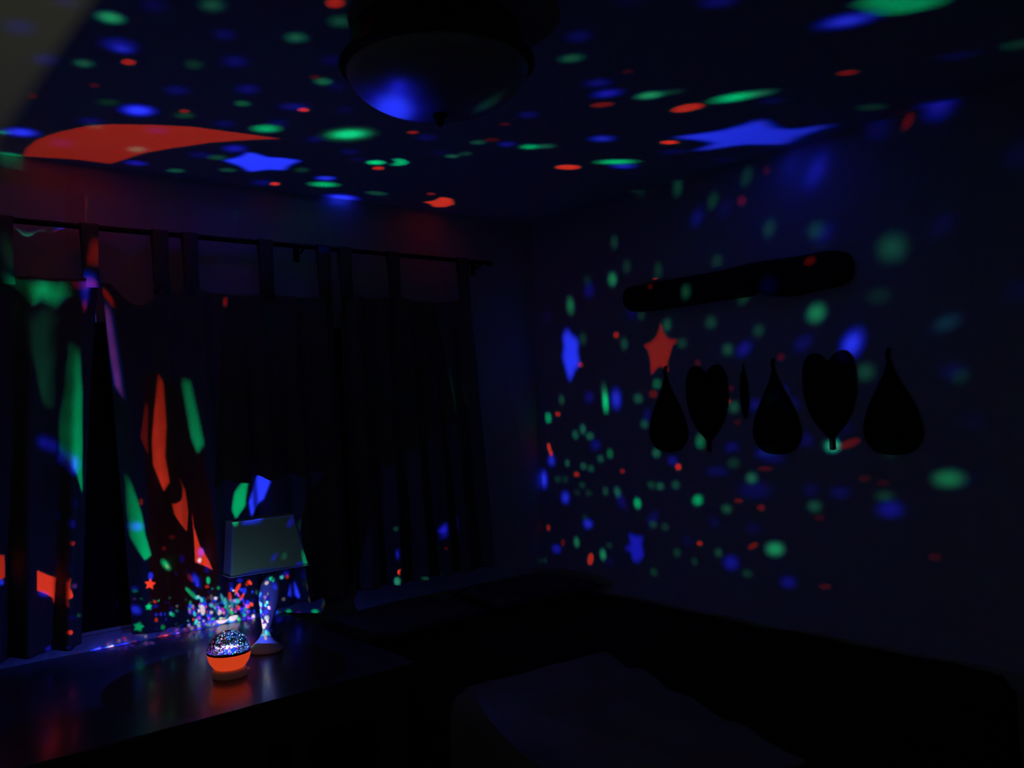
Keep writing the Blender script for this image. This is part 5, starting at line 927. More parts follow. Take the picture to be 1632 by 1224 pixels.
(0.0004,0.0005,0.0267,[3359,8674,3296,8620,3321,8553,3400,8528,3458,8571,3440,8649]),
(0.1283,0.0338,0.3376,[4170,8291,4096,8271,4086,8194,4148,8136,4221,8154,4233,8232]),
(0.0015,0.016,0.0188,[1451,9442,1358,9406,1358,9342,1448,9313,1535,9346,1526,9407]),
(0.0032,0.007,0.2007,[2855,8465,2801,8454,2788,8405,2830,8366,2884,8377,2897,8426]),
(0.0206,0.2184,0.2569,[1907,8614,1801,8584,1730,8491,1762,8427,1865,8457,1940,8551]),
(0.0013,0.0016,0.0916,[3534,8586,3445,8572,3409,8501,3463,8445,3551,8456,3587,8526]),
(0.0003,0.0004,0.024,[2424,9023,2343,9024,2256,8970,2216,8893,2246,8841,2326,8842,2410,8893,2451,8968]),
(0.2496,0.1997,0.2371,[1838,9394,1774,9375,1745,9317,1786,9279,1854,9299,1877,9355]),
(0.0003,0.0004,0.0242,[2199,8273,2137,8259,2121,8203,2165,8162,2224,8174,2242,8230]),
(0.0097,0.0026,0.0256,[3611,8604,3522,8601,3463,8534,3492,8473,3579,8476,3639,8541]),
(0.0003,0.0004,0.0222,[1879,9148,1784,9113,1768,9030,1846,8982,1940,9018,1958,9100]),
(0.0056,0.0123,0.3507,[3275,7997,3202,7978,3186,7917,3241,7873,3312,7888,3329,7950]),
(0.0293,0.0015,0.0006,[3918,8938,3872,8927,3866,8883,3906,8851,3952,8862,3958,8905]),
(0.006,0.013,0.3728,[4231,8141,4149,8138,4113,8069,4159,8004,4240,8006,4277,8075]),
(0.3397,0.017,0.0075,[4258,8278,4185,8252,4192,8168,4269,8110,4342,8135,4336,8219]),
(0.001,0.0012,0.0692,[1520,8914,1403,8889,1355,8811,1428,8761,1541,8785,1587,8860]),
(0.0003,0.0004,0.0219,[1466,8325,1354,8320,1264,8243,1295,8182,1408,8192,1491,8260]),
(0.0011,0.0014,0.0754,[2872,8998,2783,9013,2693,8966,2690,8905,2777,8891,2868,8937]),
(0.0058,0.0127,0.3619,[3987,8467,3902,8473,3864,8420,3911,8361,3996,8355,4034,8408]),
(0.0021,0.0219,0.0258,[3706,8399,3627,8405,3552,8356,3525,8282,3560,8227,3637,8221,3713,8269,3742,8342]),
(0,0.1852,0.0667,[3136,8555,3076,8552,3042,8513,3068,8476,3128,8481,3163,8521]),
(0,0.0828,0.0298,[4202,8691,4110,8709,4057,8537,4067,8465,4168,8444,4210,8628]),
(0.0018,0.0039,0.1128,[3242,9211,3212,9192,3223,9151,3264,9129,3294,9148,3283,9189]),
(0.0194,0.2059,0.2423,[1598,9443,1514,9401,1494,9311,1545,9227,1632,9196,1707,9235,1728,9323,1679,9408]),
(0.0151,0.1605,0.1889,[2613,8736,2554,8740,2527,8701,2560,8659,2619,8654,2646,8692]),
(0.0009,0.0012,0.0651,[1259,8801,1129,8798,1042,8733,1075,8668,1199,8671,1294,8739]),
(0.0017,0.0184,0.0217,[2256,9113,2178,9080,2158,8996,2213,8946,2287,8977,2309,9061]),
(0.0843,0.0674,0.0801,[3509,8073,3472,8057,3470,8013,3503,7984,3540,7999,3542,8044]),
(0.0255,0.0067,0.067,[3086,8814,3015,8798,3005,8736,3066,8691,3139,8710,3149,8771]),
(0.0013,0.0017,0.0957,[4104,8565,4032,8576,3961,8538,3964,8488,4036,8476,4106,8514]),
(0.0191,0.0152,0.0181,[1482,9369,1440,9339,1463,9294,1525,9280,1566,9310,1545,9355]),
(0.0003,0.0004,0.0227,[3132,8824,3053,8810,3036,8747,3099,8699,3179,8716,3196,8777]),
(0.0315,0.0016,0.0007,[4413,8701,4326,8723,4278,8666,4302,8612,4373,8615,4421,8671]),
(0.0047,0.0498,0.0585,[1226,8892,1102,8883,1028,8816,1069,8755,1190,8764,1272,8834]),
(0.0076,0.002,0.02,[1805,9183,1721,9156,1716,9094,1793,9061,1877,9088,1884,9149]),
(0.233,0.0117,0.0051,[1445,9272,1354,9255,1317,9201,1373,9165,1463,9182,1498,9234]),
(0.0759,0.0038,0.0017,[3591,9034,3524,9045,3470,9012,3484,8968,3551,8957,3604,8990]),
(0.0241,0.0193,0.0229,[2011,9590,1950,9542,1983,9461,2077,9427,2138,9474,2105,9556]),
(0.0058,0.0127,0.3619,[3770,7845,3691,7860,3640,7816,3668,7757,3747,7743,3798,7786]),
(0.001,0.0013,0.0738,[3111,8734,3054,8739,3024,8709,3051,8672,3108,8667,3139,8697]),
(0.0031,0.0008,0.008,[3025,9285,2967,9259,2980,9201,3050,9169,3108,9195,3096,9253]),
(0.0018,0.0254,0.0158,[3449,8476,3393,8442,3406,8375,3474,8340,3529,8371,3517,8440]),
(0.0004,0.0005,0.0275,[3353,8370,3257,8324,3237,8228,3310,8175,3400,8209,3423,8308]),
(0.0075,0.006,0.0071,[2367,9396,2313,9400,2284,9372,2308,9341,2361,9338,2391,9365]),
(0.0036,0.001,0.0095,[4306,8665,4227,8641,4262,8405,4333,8327,4423,8348,4370,8600]),
(0.0041,0.009,0.2568,[1435,9061,1369,9052,1322,9010,1343,8979,1410,8988,1455,9029]),
(0.1847,0.1478,0.1755,[3042,9120,2934,9096,2902,9007,2967,8932,3070,8951,3112,9048]),
(0.0034,0.0074,0.2113,[2442,8676,2380,8662,2377,8611,2435,8573,2496,8586,2500,8638]),
(0.0034,0.0074,0.2118,[3372,8739,3258,8730,3142,8669,3137,8602,3249,8603,3367,8680]),
(0.1245,0.0996,0.1183,[4572,8608,4496,8601,4478,8538,4535,8484,4611,8491,4629,8553]),
(0.0009,0.0012,0.0652,[1361,9073,1214,9052,1107,8960,1136,8886,1278,8909,1391,9001]),
(0,0.0277,0.01,[3525,9031,3482,9033,3463,9009,3486,8982,3529,8979,3549,9003]),
(0.0769,0.0615,0.0731,[3675,9009,3598,8998,3557,8931,3592,8876,3668,8887,3710,8953]),
(0.0043,0.0095,0.2701,[4647,8265,4587,8261,4555,8206,4583,8155,4643,8158,4676,8212]),
(0.0268,0.0071,0.0706,[2417,8675,2354,8646,2347,8564,2402,8511,2465,8538,2473,8621]),
(0.0003,0.0004,0.0232,[1775,8161,1676,8155,1630,8100,1679,8052,1778,8060,1826,8114]),
(0.0009,0.0012,0.0643,[1195,9495,1129,9465,1121,9401,1179,9368,1249,9400,1257,9463]),
(0.0001,0.0002,0.0086,[2766,9365,2698,9353,2659,9296,2689,9251,2756,9263,2795,9320]),
(0.0058,0.0127,0.3637,[3963,8156,3886,8156,3825,8099,3839,8042,3915,8042,3978,8098]),
(0.0019,0.0041,0.1179,[3642,9073,3570,9072,3539,9009,3579,8958,3651,8969,3683,9032]),
(0.0977,0.0257,0.257,[2822,8711,2746,8701,2702,8630,2730,8568,2805,8579,2852,8650]),
(0.0035,0.0009,0.0093,[4186,8843,4074,8876,4017,8803,4054,8734,4148,8739,4205,8811]),
(0.2323,0.0116,0.0051,[3722,8070,3658,8070,3602,8023,3610,7974,3673,7974,3730,8022]),
(0.0046,0.01,0.2853,[2678,8716,2621,8675,2641,8585,2716,8535,2774,8575,2755,8666]),
(0,0.0688,0.0248,[2580,8007,2513,7989,2511,7925,2575,7880,2643,7900,2645,7963]),
(0.0605,0.0159,0.1591,[1178,9025,1072,8973,1044,8864,1118,8807,1229,8861,1261,8969]),
(0.0001,0.0002,0.0102,[4189,8743,4113,8772,4043,8747,4049,8694,4125,8665,4195,8689]),
(0.0073,0.0059,0.007,[2074,9504,1973,9493,1651,9343,1700,9277,1819,9296,2111,9444]),
(0.0206,0.001,0.0005,[3127,8769,3077,8763,3067,8730,3106,8703,3155,8709,3166,8742]),
(0.0136,0.1448,0.1704,[1541,9117,1426,9082,1366,8984,1424,8926,1536,8962,1593,9056]),
(0.0005,0.0077,0.0047,[2578,9328,2528,9293,2409,9148,2478,9106,2531,9144,2645,9291]),
(0.0211,0.0169,0.02,[2568,8739,2514,8708,2506,8624,2545,8535,2610,8493,2663,8524,2674,8609,2634,8698]),
(0.1062,0.085,0.1009,[3640,9031,3567,9042,3483,9009,3398,8834,3423,8791,3507,8796,3612,8927,3658,8983]),
(0.2482,0.1986,0.2358,[1781,8962,1704,8950,1655,8894,1683,8851,1760,8863,1810,8918]),
(0.0005,0.0006,0.0341,[4266,8695,4214,8678,4198,8615,4286,8425,4285,8588,4302,8650]),
(0.0009,0.0012,0.0639,[1155,9469,1088,9444,1076,9386,1132,9355,1204,9381,1216,9439]),
(0.0018,0.004,0.1151,[3436,9070,3378,9059,3315,8887,3378,8859,3479,8991,3486,9036]),
(0.0048,0.0105,0.2994,[2329,9182,2276,9137,2296,9050,2367,9006,2418,9049,2401,9138]),
(0.0048,0.0104,0.2981,[2423,9026,2369,9002,2381,8952,2445,8926,2498,8949,2487,9000]),
(0.0004,0.0005,0.029,[4026,8452,3943,8465,3870,8419,3879,8361,3961,8349,4034,8394]),
(0.0581,0.0465,0.0552,[1109,9525,1027,9477,1036,9390,1130,9352,1220,9403,1203,9487]),
(0.0668,0.0176,0.1758,[1729,9024,1663,9024,1606,8984,1616,8946,1682,8947,1738,8986]),
(0.0011,0.0014,0.0757,[3287,8800,3180,8809,3118,8758,3160,8693,3267,8690,3332,8748]),
(0.088,0.0232,0.2316,[3759,8626,3692,8648,3647,8621,3667,8574,3733,8553,3779,8578]),
(0.0045,0.0098,0.2797,[1889,8733,1801,8725,1735,8668,1754,8618,1840,8626,1909,8684]),
(0.0059,0.0128,0.366,[4106,8387,4052,8402,3994,8380,3990,8344,4043,8329,4101,8350]),
(0.0041,0.009,0.2571,[1410,8988,1306,8970,1271,8914,1341,8879,1441,8896,1475,8950]),
(0.0013,0.0017,0.0926,[3679,8381,3595,8393,3509,8346,3506,8288,3589,8277,3675,8323]),
(0.0243,0.0194,0.0231,[3506,8768,3397,8767,3312,8700,3345,8647,3455,8651,3532,8704]),
(0.3227,0.0161,0.0071,[3614,7984,3529,8001,3436,7958,3428,7897,3512,7880,3606,7923]),
(0.001,0.0013,0.0706,[1649,9139,1573,9094,1590,9017,1680,8985,1754,9029,1740,9106]),
(0.0048,0.0104,0.2985,[3392,8868,3326,8871,3268,8840,3274,8801,3339,8798,3398,8834]),
(0.006,0.0131,0.3756,[4369,8410,4302,8391,4301,8312,4366,8255,4433,8275,4435,8354]),
(0.0004,0.0005,0.0268,[3356,8435,3289,8432,3235,8386,3254,8355,3321,8359,3371,8395]),
(0.1948,0.0097,0.0043,[2358,9203,2300,9181,2282,9118,2321,9077,2378,9099,2397,9162]),
(0.0661,0.0033,0.0015,[1721,8486,1631,8475,1566,8409,1589,8355,1677,8366,1744,8432]),
(0.0037,0.001,0.0097,[4554,8655,4440,8698,4327,8689,4333,8622,4429,8601,4533,8626]),
(0.019,0.0009,0.0004,[1478,8956,1359,8915,1289,8809,1340,8748,1456,8789,1523,8891]),
(0.0079,0.0021,0.0207,[2723,8303,2668,8308,2626,8270,2638,8227,2692,8222,2735,8260]),
(0.0001,0.0002,0.0106,[4347,8731,4289,8716,4288,8659,4344,8618,4401,8633,4403,8690]),
(0.0015,0.021,0.013,[2093,9057,2027,9044,1995,8996,2029,8962,2095,8975,2127,9022]),
(0.0262,0.0209,0.0249,[3792,8136,3743,8142,3716,8113,3737,8078,3786,8072,3813,8101]),
(0.0234,0.0012,0.0005,[1606,9604,1543,9587,1139,9445,1203,9413,1284,9439,1655,9573]),
(0.0017,0.0037,0.105,[2612,9382,2531,9352,2364,9197,2419,9131,2504,9163,2664,9323]),
(0.1843,0.1474,0.175,[2830,8901,2771,8861,2791,8773,2870,8725,2931,8765,2911,8853]),
(0.0102,0.0027,0.0268,[4113,8419,4038,8410,3990,8342,4017,8284,4091,8292,4140,8360]),
(0.0032,0.007,0.2004,[3009,8738,2958,8706,2965,8631,3022,8588,3074,8621,3068,8695]),
(0.0099,0.0026,0.0259,[3716,8494,3665,8481,3661,8432,3709,8397,3760,8410,3764,8458]),
(0.0011,0.0014,0.0765,[1996,8568,1922,8534,1909,8463,1968,8427,2040,8460,2054,8531]),
(0.3415,0.0171,0.0075,[4107,7452,4021,7482,3936,7444,3935,7378,4020,7349,4105,7386]),
(0,0.028,0.0101,[3590,8981,3547,8981,3532,8954,3559,8928,3602,8927,3618,8954]),
(0.0322,0.0016,0.0007,[4492,8657,4430,8677,4429,8641,4472,8612,4516,8619,4534,8630]),
(0.0042,0.0091,0.2613,[4039,8542,3975,8530,3975,8478,4037,8440,4100,8452,4101,8503]),
(0.002,0.0212,0.025,[2510,9464,2432,9433,2442,9363,2529,9325,2606,9356,2598,9426]),
(0.0007,0.0074,0.0087,[3691,8936,3621,8916,3623,8853,3690,8712,3764,8831,3763,8893]),
(0.0004,0.0005,0.0301,[4439,7895,4392,7889,4382,7843,4420,7804,4467,7811,4477,7856]),
(0.3408,0.017,0.0075,[4483,8084,4386,8120,4297,8083,4304,8011,4400,7975,4490,8011]),
(0.0042,0.0092,0.2643,[4144,8258,4078,8261,4025,8214,4038,8165,4104,8163,4157,8209]),
(0.0013,0.0016,0.0913,[3557,8615,3492,8616,3439,8572,3451,8530,3516,8529,3569,8570]),
(0.0017,0.0249,0.0155,[3413,8350,3338,8361,3259,8314,3259,8268,3335,8263,3411,8300]),
(0.0011,0.0015,0.0806,[3319,8740,3227,8703,3217,8630,3299,8603,3389,8647,3399,8713]),
(0.0003,0.0004,0.0233,[2035,8874,1991,8841,2008,8785,2068,8764,2111,8797,2095,8852]),
(0.0013,0.0029,0.0822,[3425,9141,3380,9140,3359,9110,3383,9082,3428,9083,3449,9112]),
(0,0.0599,0.0215,[1156,8690,1081,8637,1094,8554,1185,8526,1264,8581,1250,8662]),
(0.001,0.0012,0.0693,[1581,9262,1492,9236,1472,9174,1540,9138,1626,9162,1647,9223]),
(0.0059,0.013,0.3706,[4237,8508,4171,8519,4103,8485,4102,8440,4168,8429,4236,8462]),
(0.0052,0.0555,0.0653,[2077,9517,1992,9518,1908,9469,1648,9340,1751,9345,2076,9467]),
(0.001,0.0013,0.0699,[1566,8908,1478,8893,1450,8840,1510,8805,1595,8819,1623,8870]),
(0.1215,0.032,0.3197,[3523,8329,3449,8312,3443,8251,3510,8207,3583,8222,3590,8283]),
(0.0947,0.0249,0.2491,[1835,9222,1740,9212,1707,9157,1768,9113,1862,9124,1896,9178]),
(0.0057,0.0605,0.0711,[2321,8096,2281,8098,2264,8068,2286,8037,2326,8035,2344,8065]),
(0.0001,0.0002,0.0098,[3931,8910,3839,8923,3773,8873,3800,8810,3891,8798,3957,8847]),
(0.0098,0.0026,0.0258,[2971,9294,2868,9311,2788,9264,2687,9116,2794,9093,2991,9230]),
(0.0015,0.0032,0.0918,[4175,8768,4134,8744,4136,8681,4179,8642,4219,8665,4218,8728]),
(0.0676,0.0034,0.0015,[2013,8976,1890,8952,1831,8862,1892,8798,2014,8824,2074,8912]),
(0.0874,0.0044,0.0019,[4035,8220,3983,8222,3960,8186,3989,8149,4041,8147,4065,8183]),
(0.0044,0.0095,0.2728,[1735,9200,1683,9157,1715,9093,1797,9071,1849,9113,1818,9178]),
(0.0004,0.0005,0.0283,[3670,8766,3596,8764,3541,8711,3562,8661,3636,8662,3690,8713]),
(0.0247,0.0198,0.0235,[2436,9438,2376,9436,2346,9399,2376,9365,2435,9367,2465,9404]),
(0.0003,0.0004,0.0218,[1722,9403,1652,9364,1640,9280,1687,9201,1765,9172,1829,9209,1843,9291,1796,9371]),
(0.0015,0.0208,0.0129,[2797,8870,2741,8863,2724,8815,2763,8774,2819,8781,2836,8830]),
(0.0032,0.007,0.2007,[2889,8649,2836,8647,2810,8605,2837,8565,2890,8568,2917,8610]),
(0.0087,0.0925,0.1088,[3762,8966,3705,8980,3665,8956,3682,8918,3738,8905,3778,8928]),
(0.0708,0.0035,0.0016,[2231,8955,2160,8951,2129,8910,2170,8873,2238,8876,2269,8916]),
(0.0019,0.0202,0.0238,[3219,8418,3148,8350,3176,8272,3266,8252,3329,8306,3311,8399]),
(0.0219,0.0011,0.0005,[2165,8513,2121,8476,2130,8404,2178,8367,2220,8402,2214,8475]),
(0.2611,0.2089,0.2481,[2104,9302,2030,9299,1994,9254,2042,9217,2122,9223,2147,9262]),
(0.0251,0.0201,0.0239,[2632,9412,2575,9416,2530,9384,2543,9349,2600,9346,2645,9377]),
(0.0833,0.0666,0.0791,[3636,8801,3566,8809,3511,8765,3527,8722,3597,8717,3651,8754]),
(0.0042,0.0092,0.2631,[3884,7907,3823,7883,3796,7804,3817,7717,3875,7671,3935,7692,3964,7771,3943,7861]),
(0.1931,0.0097,0.0042,[2188,8780,2124,8791,2076,8761,2093,8722,2156,8713,2202,8741]),
(0.0048,0.0105,0.2991,[2441,9126,2343,9122,2286,9054,2330,8992,2425,8995,2481,9061]),
(0.0001,0.0002,0.0105,[4318,8648,4263,8651,4225,8614,4295,8429,4295,8572,4334,8608]),
(0.2631,0.2104,0.2499,[2599,8389,2516,8418,2458,8380,2482,8312,2565,8283,2624,8321]),
(0.001,0.0013,0.0735,[3030,8753,2922,8768,2850,8709,2884,8632,2991,8616,3065,8678]),
(0.001,0.0013,0.0744,[2000,9383,1915,9331,1926,9227,2036,9181,2126,9235,2101,9333]),
(0.233,0.0117,0.0051,[3829,8510,3751,8484,3750,8402,3826,8346,3903,8371,3905,8453]),
(0.0011,0.0014,0.0786,[2283,8705,2207,8689,2191,8628,2250,8584,2323,8597,2340,8658]),
(0,0.2576,0.0927,[3011,8994,2946,9005,2903,8970,2925,8925,2989,8914,3033,8949]),
(0.0003,0.0004,0.024,[2336,8894,2298,8865,2307,8804,2353,8772,2390,8800,2383,8862]),
(0.0011,0.0014,0.0784,[2356,8972,2264,8958,2214,8881,2256,8821,2344,8835,2394,8910]),
(0.1834,0.1467,0.1742,[2963,8819,2860,8825,2778,8756,2795,8681,2896,8675,2982,8745]),
(0.0322,0.0085,0.0847,[3748,8606,3655,8607,3595,8540,3627,8473,3720,8471,3781,8537]),
(0.0013,0.0017,0.0926,[3604,8399,3521,8385,3495,8312,3551,8252,3634,8265,3661,8338]),
(0.0012,0.0026,0.0732,[2300,9470,2217,9454,2173,9387,2020,9264,2293,9351,2338,9418]),
(0.0012,0.0016,0.0887,[3445,8443,3362,8456,3253,8404,3184,8325,3204,8284,3293,8290,3396,8327,3458,8388]),
(0.004,0.0088,0.2514,[1330,8800,1190,8789,1087,8712,1115,8642,1252,8654,1359,8732]),
(0.0004,0.0005,0.0296,[3282,9177,3226,9168,3209,9123,3167,8966,3304,9096,3321,9141]),
(0,0.0803,0.0289,[4025,8902,3934,8918,3843,8873,3843,8813,3933,8799,4024,8843]),
(0.0201,0.2133,0.2509,[1792,8788,1727,8782,1697,8743,1732,8710,1797,8717,1827,8756]),
(0.0028,0.0061,0.1745,[1179,9472,1087,9448,1061,9382,1126,9340,1223,9365,1251,9431]),
(0.0003,0.0004,0.0239,[2577,9169,2527,9172,2508,9149,2532,9119,2579,9114,2600,9138]),
(0.0046,0.01,0.2857,[1558,8084,1493,8061,1477,8004,1525,7971,1589,7995,1606,8051]),
(0.0033,0.0071,0.204,[3126,8465,3026,8468,2966,8413,3002,8350,3103,8353,3167,8415]),
(0.0011,0.0014,0.0765,[2026,8937,1962,8894,1960,8810,2020,8735,2104,8711,2166,8752,2170,8835,2114,8913]),
(0,0.1833,0.066,[3110,8763,3063,8764,3044,8736,3072,8707,3119,8707,3138,8735]),
(0.0005,0.0006,0.034,[4262,8684,4187,8663,4208,8440,4263,8367,4348,8386,4313,8622]),
(0.0047,0.0102,0.2913,[2516,8495,2442,8474,2428,8393,2486,8333,2561,8353,2576,8434]),
(0.0012,0.0026,0.0737,[2364,9455,2285,9449,2243,9396,2281,9350,2360,9356,2402,9409]),
(0.2258,0.0113,0.005,[3484,8644,3418,8613,3423,8551,3492,8515,3556,8540,3553,8606]),
(0.0003,0.0004,0.024,[2426,9198,2332,9170,2295,9079,2350,9015,2440,9041,2478,9131]),
(0.0282,0.0014,0.0006,[3693,8864,3643,8879,3577,8766,3576,8730,3632,8714,3692,8830]),
(0.0003,0.0004,0.0226,[3066,8953,2972,8950,2900,8879,2919,8811,3012,8814,3086,8886]),
(0.0057,0.0125,0.3561,[3648,8077,3587,8065,3568,8007,3611,7960,3672,7973,3691,8031]),
(0.0659,0.0033,0.0015,[1813,8842,1726,8819,1666,8743,1667,8661,1727,8619,1812,8643,1875,8719,1876,8800]),
(0.0009,0.0012,0.064,[1148,8882,1027,8847,969,8747,1022,8679,1144,8717,1212,8820]),
(0.0003,0.0004,0.0229,[2741,8837,2667,8820,2623,8744,2632,8652,2689,8597,2762,8612,2809,8689,2800,8782]),
(0.0046,0.01,0.2845,[2803,8824,2736,8811,2709,8746,2748,8693,2814,8705,2842,8771]),
(0.0078,0.0021,0.0206,[3052,9047,2998,9016,3010,8938,3077,8893,3134,8926,3123,9005]),
(0.0646,0.0032,0.0014,[1675,9262,1615,9200,1663,9106,1767,9072,1826,9131,1781,9226]),
(0.0017,0.0182,0.0214,[2663,9154,2582,9124,2586,9041,2671,8988,2754,9017,2752,9101]),
(0,0.2242,0.0807,[3617,8719,3538,8737,3427,8701,3350,8633,3356,8587,3438,8583,3546,8613,3620,8667]),
(0.0071,0.0752,0.0885,[4182,8421,4106,8395,4099,8307,4167,8245,4243,8269,4251,8357]),
(0,0.2543,0.0915,[1870,8813,1813,8792,1788,8738,1819,8705,1876,8726,1902,8780]),
(0.0015,0.0213,0.0132,[2087,8606,1970,8591,1866,8503,1881,8434,1998,8452,2099,8536]),
(0.0012,0.0027,0.076,[2737,9315,2675,9324,2635,9295,2657,9258,2718,9249,2759,9277]),
(0.0003,0.0004,0.0235,[2649,8821,2567,8833,2472,8787,2419,8712,2438,8652,2518,8641,2613,8685,2668,8760]),
(0.3062,0.2449,0.2908,[3390,8526,3334,8523,3304,8491,3332,8467,3387,8468,3416,8496]),
(0.0011,0.0014,0.0785,[2441,9136,2345,9136,2260,9071,2275,9008,2370,9009,2452,9072]),
(0.0743,0.0037,0.0016,[3423,9068,3367,9085,3244,8941,3248,8898,3316,8884,3426,9031]),
(0.0616,0.0493,0.0585,[1350,8818,1242,8776,1234,8705,1332,8677,1433,8716,1443,8786]),
(0.0015,0.021,0.013,[2742,8854,2660,8848,2599,8777,2618,8713,2698,8719,2762,8790]),
(0.0004,0.0005,0.0283,[3610,8385,3546,8381,3505,8329,3528,8281,3591,8285,3632,8336]),
(0.0022,0.0232,0.0273,[4362,8125,4282,8144,4224,8102,4245,8041,4324,8022,4383,8063]),
(0.0011,0.0014,0.0772,[3304,8759,3214,8758,3172,8711,3219,8664,3310,8675,3353,8724]),
(0.0003,0.0004,0.0242,[3356,8722,3279,8715,3208,8671,3213,8627,3291,8634,3362,8684]),
(0.0926,0.0244,0.2437,[4313,8468,4253,8446,4239,8365,4285,8307,4345,8330,4358,8414]),
(0.0019,0.004,0.1157,[724,9474,692,9456,690,9417,720,9396,754,9414,756,9453]),
(0.0027,0.0007,0.0071,[-469,9331,-525,9293,-516,9240,-450,9224,-392,9263,-401,9316]),
(0.0001,0.0002,0.0089,[910,7555,859,7527,858,7480,908,7463,961,7494,962,7540]),
(0.008,0.0852,0.1002,[1059,9301,1016,9281,1013,9242,1055,9223,1099,9242,1101,9281]),
(0.0036,0.0381,0.0449,[521,8982,476,8956,476,8898,519,8864,564,8889,565,8948]),
(0.0001,0.0001,0.0082,[619,9365,574,9339,572,9282,615,9252,660,9277,662,9334]),
(0.0021,0.0046,0.1328,[-1569,8631,-1606,8590,-1593,8530,-1544,8508,-1511,8545,-1523,8607]),
(0.0016,0.0167,0.0196,[499,9439,466,9420,465,9380,496,9360,527,9378,529,9418]),
(0.0001,0.0002,0.0092,[-1544,8611,-1581,8569,-1566,8505,-1517,8479,-1482,8519,-1495,8585]),
(0.0005,0.0075,0.0046,[-770,8414,-815,8378,-806,8323,-753,8304,-707,8341,-715,8396]),
(0.0003,0.0004,0.0229,[467,7684,429,7667,428,7612,465,7574,504,7592,505,7647]),
(0,0.0468,0.0168,[-1276,8232,-1298,8211,-1292,8174,-1265,8158,-1243,8179,-1248,8217]),
(0.0001,0.0001,0.0076,[-492,9702,-538,9671,-1126,9446,-1075,9432,-1031,9469,-442,9688]),
(0.0019,0.0042,0.1195,[-96,9210,-161,9174,-154,9134,-83,9130,-17,9165,-22,9205]),
(0.0003,0.0004,0.0217,[-1326,8636,-1358,8603,-1349,8549,-1308,8529,-1275,8562,-1284,8615]),
(0.0018,0.004,0.1144,[-695,8937,-746,8897,-737,8838,-678,8819,-626,8859,-635,8917]),
(0.0192,0.0153,0.0182,[605,9530,562,9508,573,9472,604,9451,636,9470,638,9509]),
(0.0075,0.006,0.0071,[-926,8464,-973,8424,-964,8366,-907,8347,-859,8387,-868,8445]),
(0.0018,0.004,0.1138,[-444,8973,-509,8927,-498,8863,-422,8845,-349,8893,-361,8957]),
(0.0001,0.0001,0.008,[-712,9199,-743,9174,-737,9137,-699,9124,-667,9149,-674,9186]),
(0.0014,0.0207,0.0128,[230,8526,192,8502,193,8461,232,8443,266,8463,265,8505]),
(0.0019,0.0041,0.1184,[-161,9021,-237,8976,-226,8924,-139,8918,-59,8965,-70,9016]),
(0.0007,0.0015,0.0431,[429,9703,387,9681,388,9643,430,9627,473,9649,472,9687]),
(0.0449,0.0359,0.0427,[522,8808,484,8786,484,8736,521,8706,558,8727,559,8778]),
(0,0.1058,0.0381,[-498,8445,-533,8420,-528,8383,-487,8373,-450,8400,-456,8436]),
(0.0001,0.0001,0.008,[-308,9293,-370,9255,-360,9206,-287,9195,-217,9235,-226,9285]),
(0,0.1139,0.041,[348,9145,286,9108,288,9037,350,9001,407,9036,408,9108]),
(0.001,0.0003,0.0027,[732,9668,682,9645,682,9602,402,9502,779,9605,780,9648]),
(0.0191,0.005,0.0502,[-1482,8226,-1505,8200,-1497,8154,-1465,8133,-1442,8158,-1450,8205]),
(0.0028,0.0007,0.0074,[625,8729,592,8711,591,8667,623,8641,657,8658,658,8702]),
(0.0001,0.0001,0.0082,[-928,8846,-981,8802,-972,8737,-910,8717,-855,8761,-864,8826]),
(0.0163,0.013,0.0154,[-720,9752,-772,9717,-765,9667,-707,9653,-656,9689,-662,9738]),
(0.0007,0.0008,0.0472,[-781,9409,-812,9384,-806,9346,-770,9333,-738,9359,-744,9397]),
(0.0007,0.0009,0.048,[-866,8655,-905,8623,-898,8576,-852,8561,-813,8592,-820,8639]),
(0.0031,0.0008,0.0082,[184,8692,146,8670,149,8635,187,8622,220,8642,218,8677]),
(0.0003,0.0004,0.0201,[-290,9310,-381,9255,-367,9185,-262,9170,-157,9230,-169,9299]),
(0.0003,0.0004,0.0219,[-34,8656,-105,8611,-97,8564,-20,8560,46,8601,40,8650]),
(0.0007,0.0015,0.0436,[870,9738,817,9714,816,9669,867,9647,919,9671,921,9717]),
(0.0001,0.0002,0.0086,[449,9196,408,9171,408,9118,449,9091,489,9115,490,9168]),
(0.0005,0.0071,0.0044,[905,8532,858,8508,856,8458,902,8432,952,8457,954,8507]),
(0.0003,0.0004,0.0221,[327,8940,277,8910,279,8851,329,8821,377,8849,376,8909]),
(0.0001,0.0002,0.0089,[-1455,8978,-1481,8949,-1475,8903,-1442,8885,-1415,8915,-1421,8961]),
(0.0069,0.0055,0.0066,[-868,9670,-929,9626,-1466,9380,-1410,9359,-1364,9406,-799,9654]),
(0.0092,0.0978,0.1151,[250,9096,178,9054,182,8984,255,8956,317,8993,316,9064]),
(0.0007,0.0009,0.0521,[297,8857,265,8838,267,8801,299,8782,330,8800,329,8838]),
(0.009,0.0024,0.0236,[-1610,9579,-1638,9607,-1714,9601,-1761,9566,-1732,9539,-1657,9545]),
(0.0114,0.0006,0.0003,[1522,9706,1420,9743,1302,9768,1273,9751,1349,9712,1448,9687]),
(0.0184,0.0147,0.0175,[2950,9232,2929,9293,2816,9343,2724,9332,2746,9272,2859,9222]),
(0.0095,0.0025,0.0249,[-2383,9435,-2425,9470,-2527,9452,-2586,9399,-2544,9364,-2443,9382]),
(0.0088,0.0023,0.0231,[1354,9641,1335,9675,1261,9693,1207,9677,1226,9643,1300,9626]),
(0.0001,0.0001,0.0059,[-1239,9593,-1287,9643,-1420,9636,-1502,9580,-1454,9531,-1323,9538]),
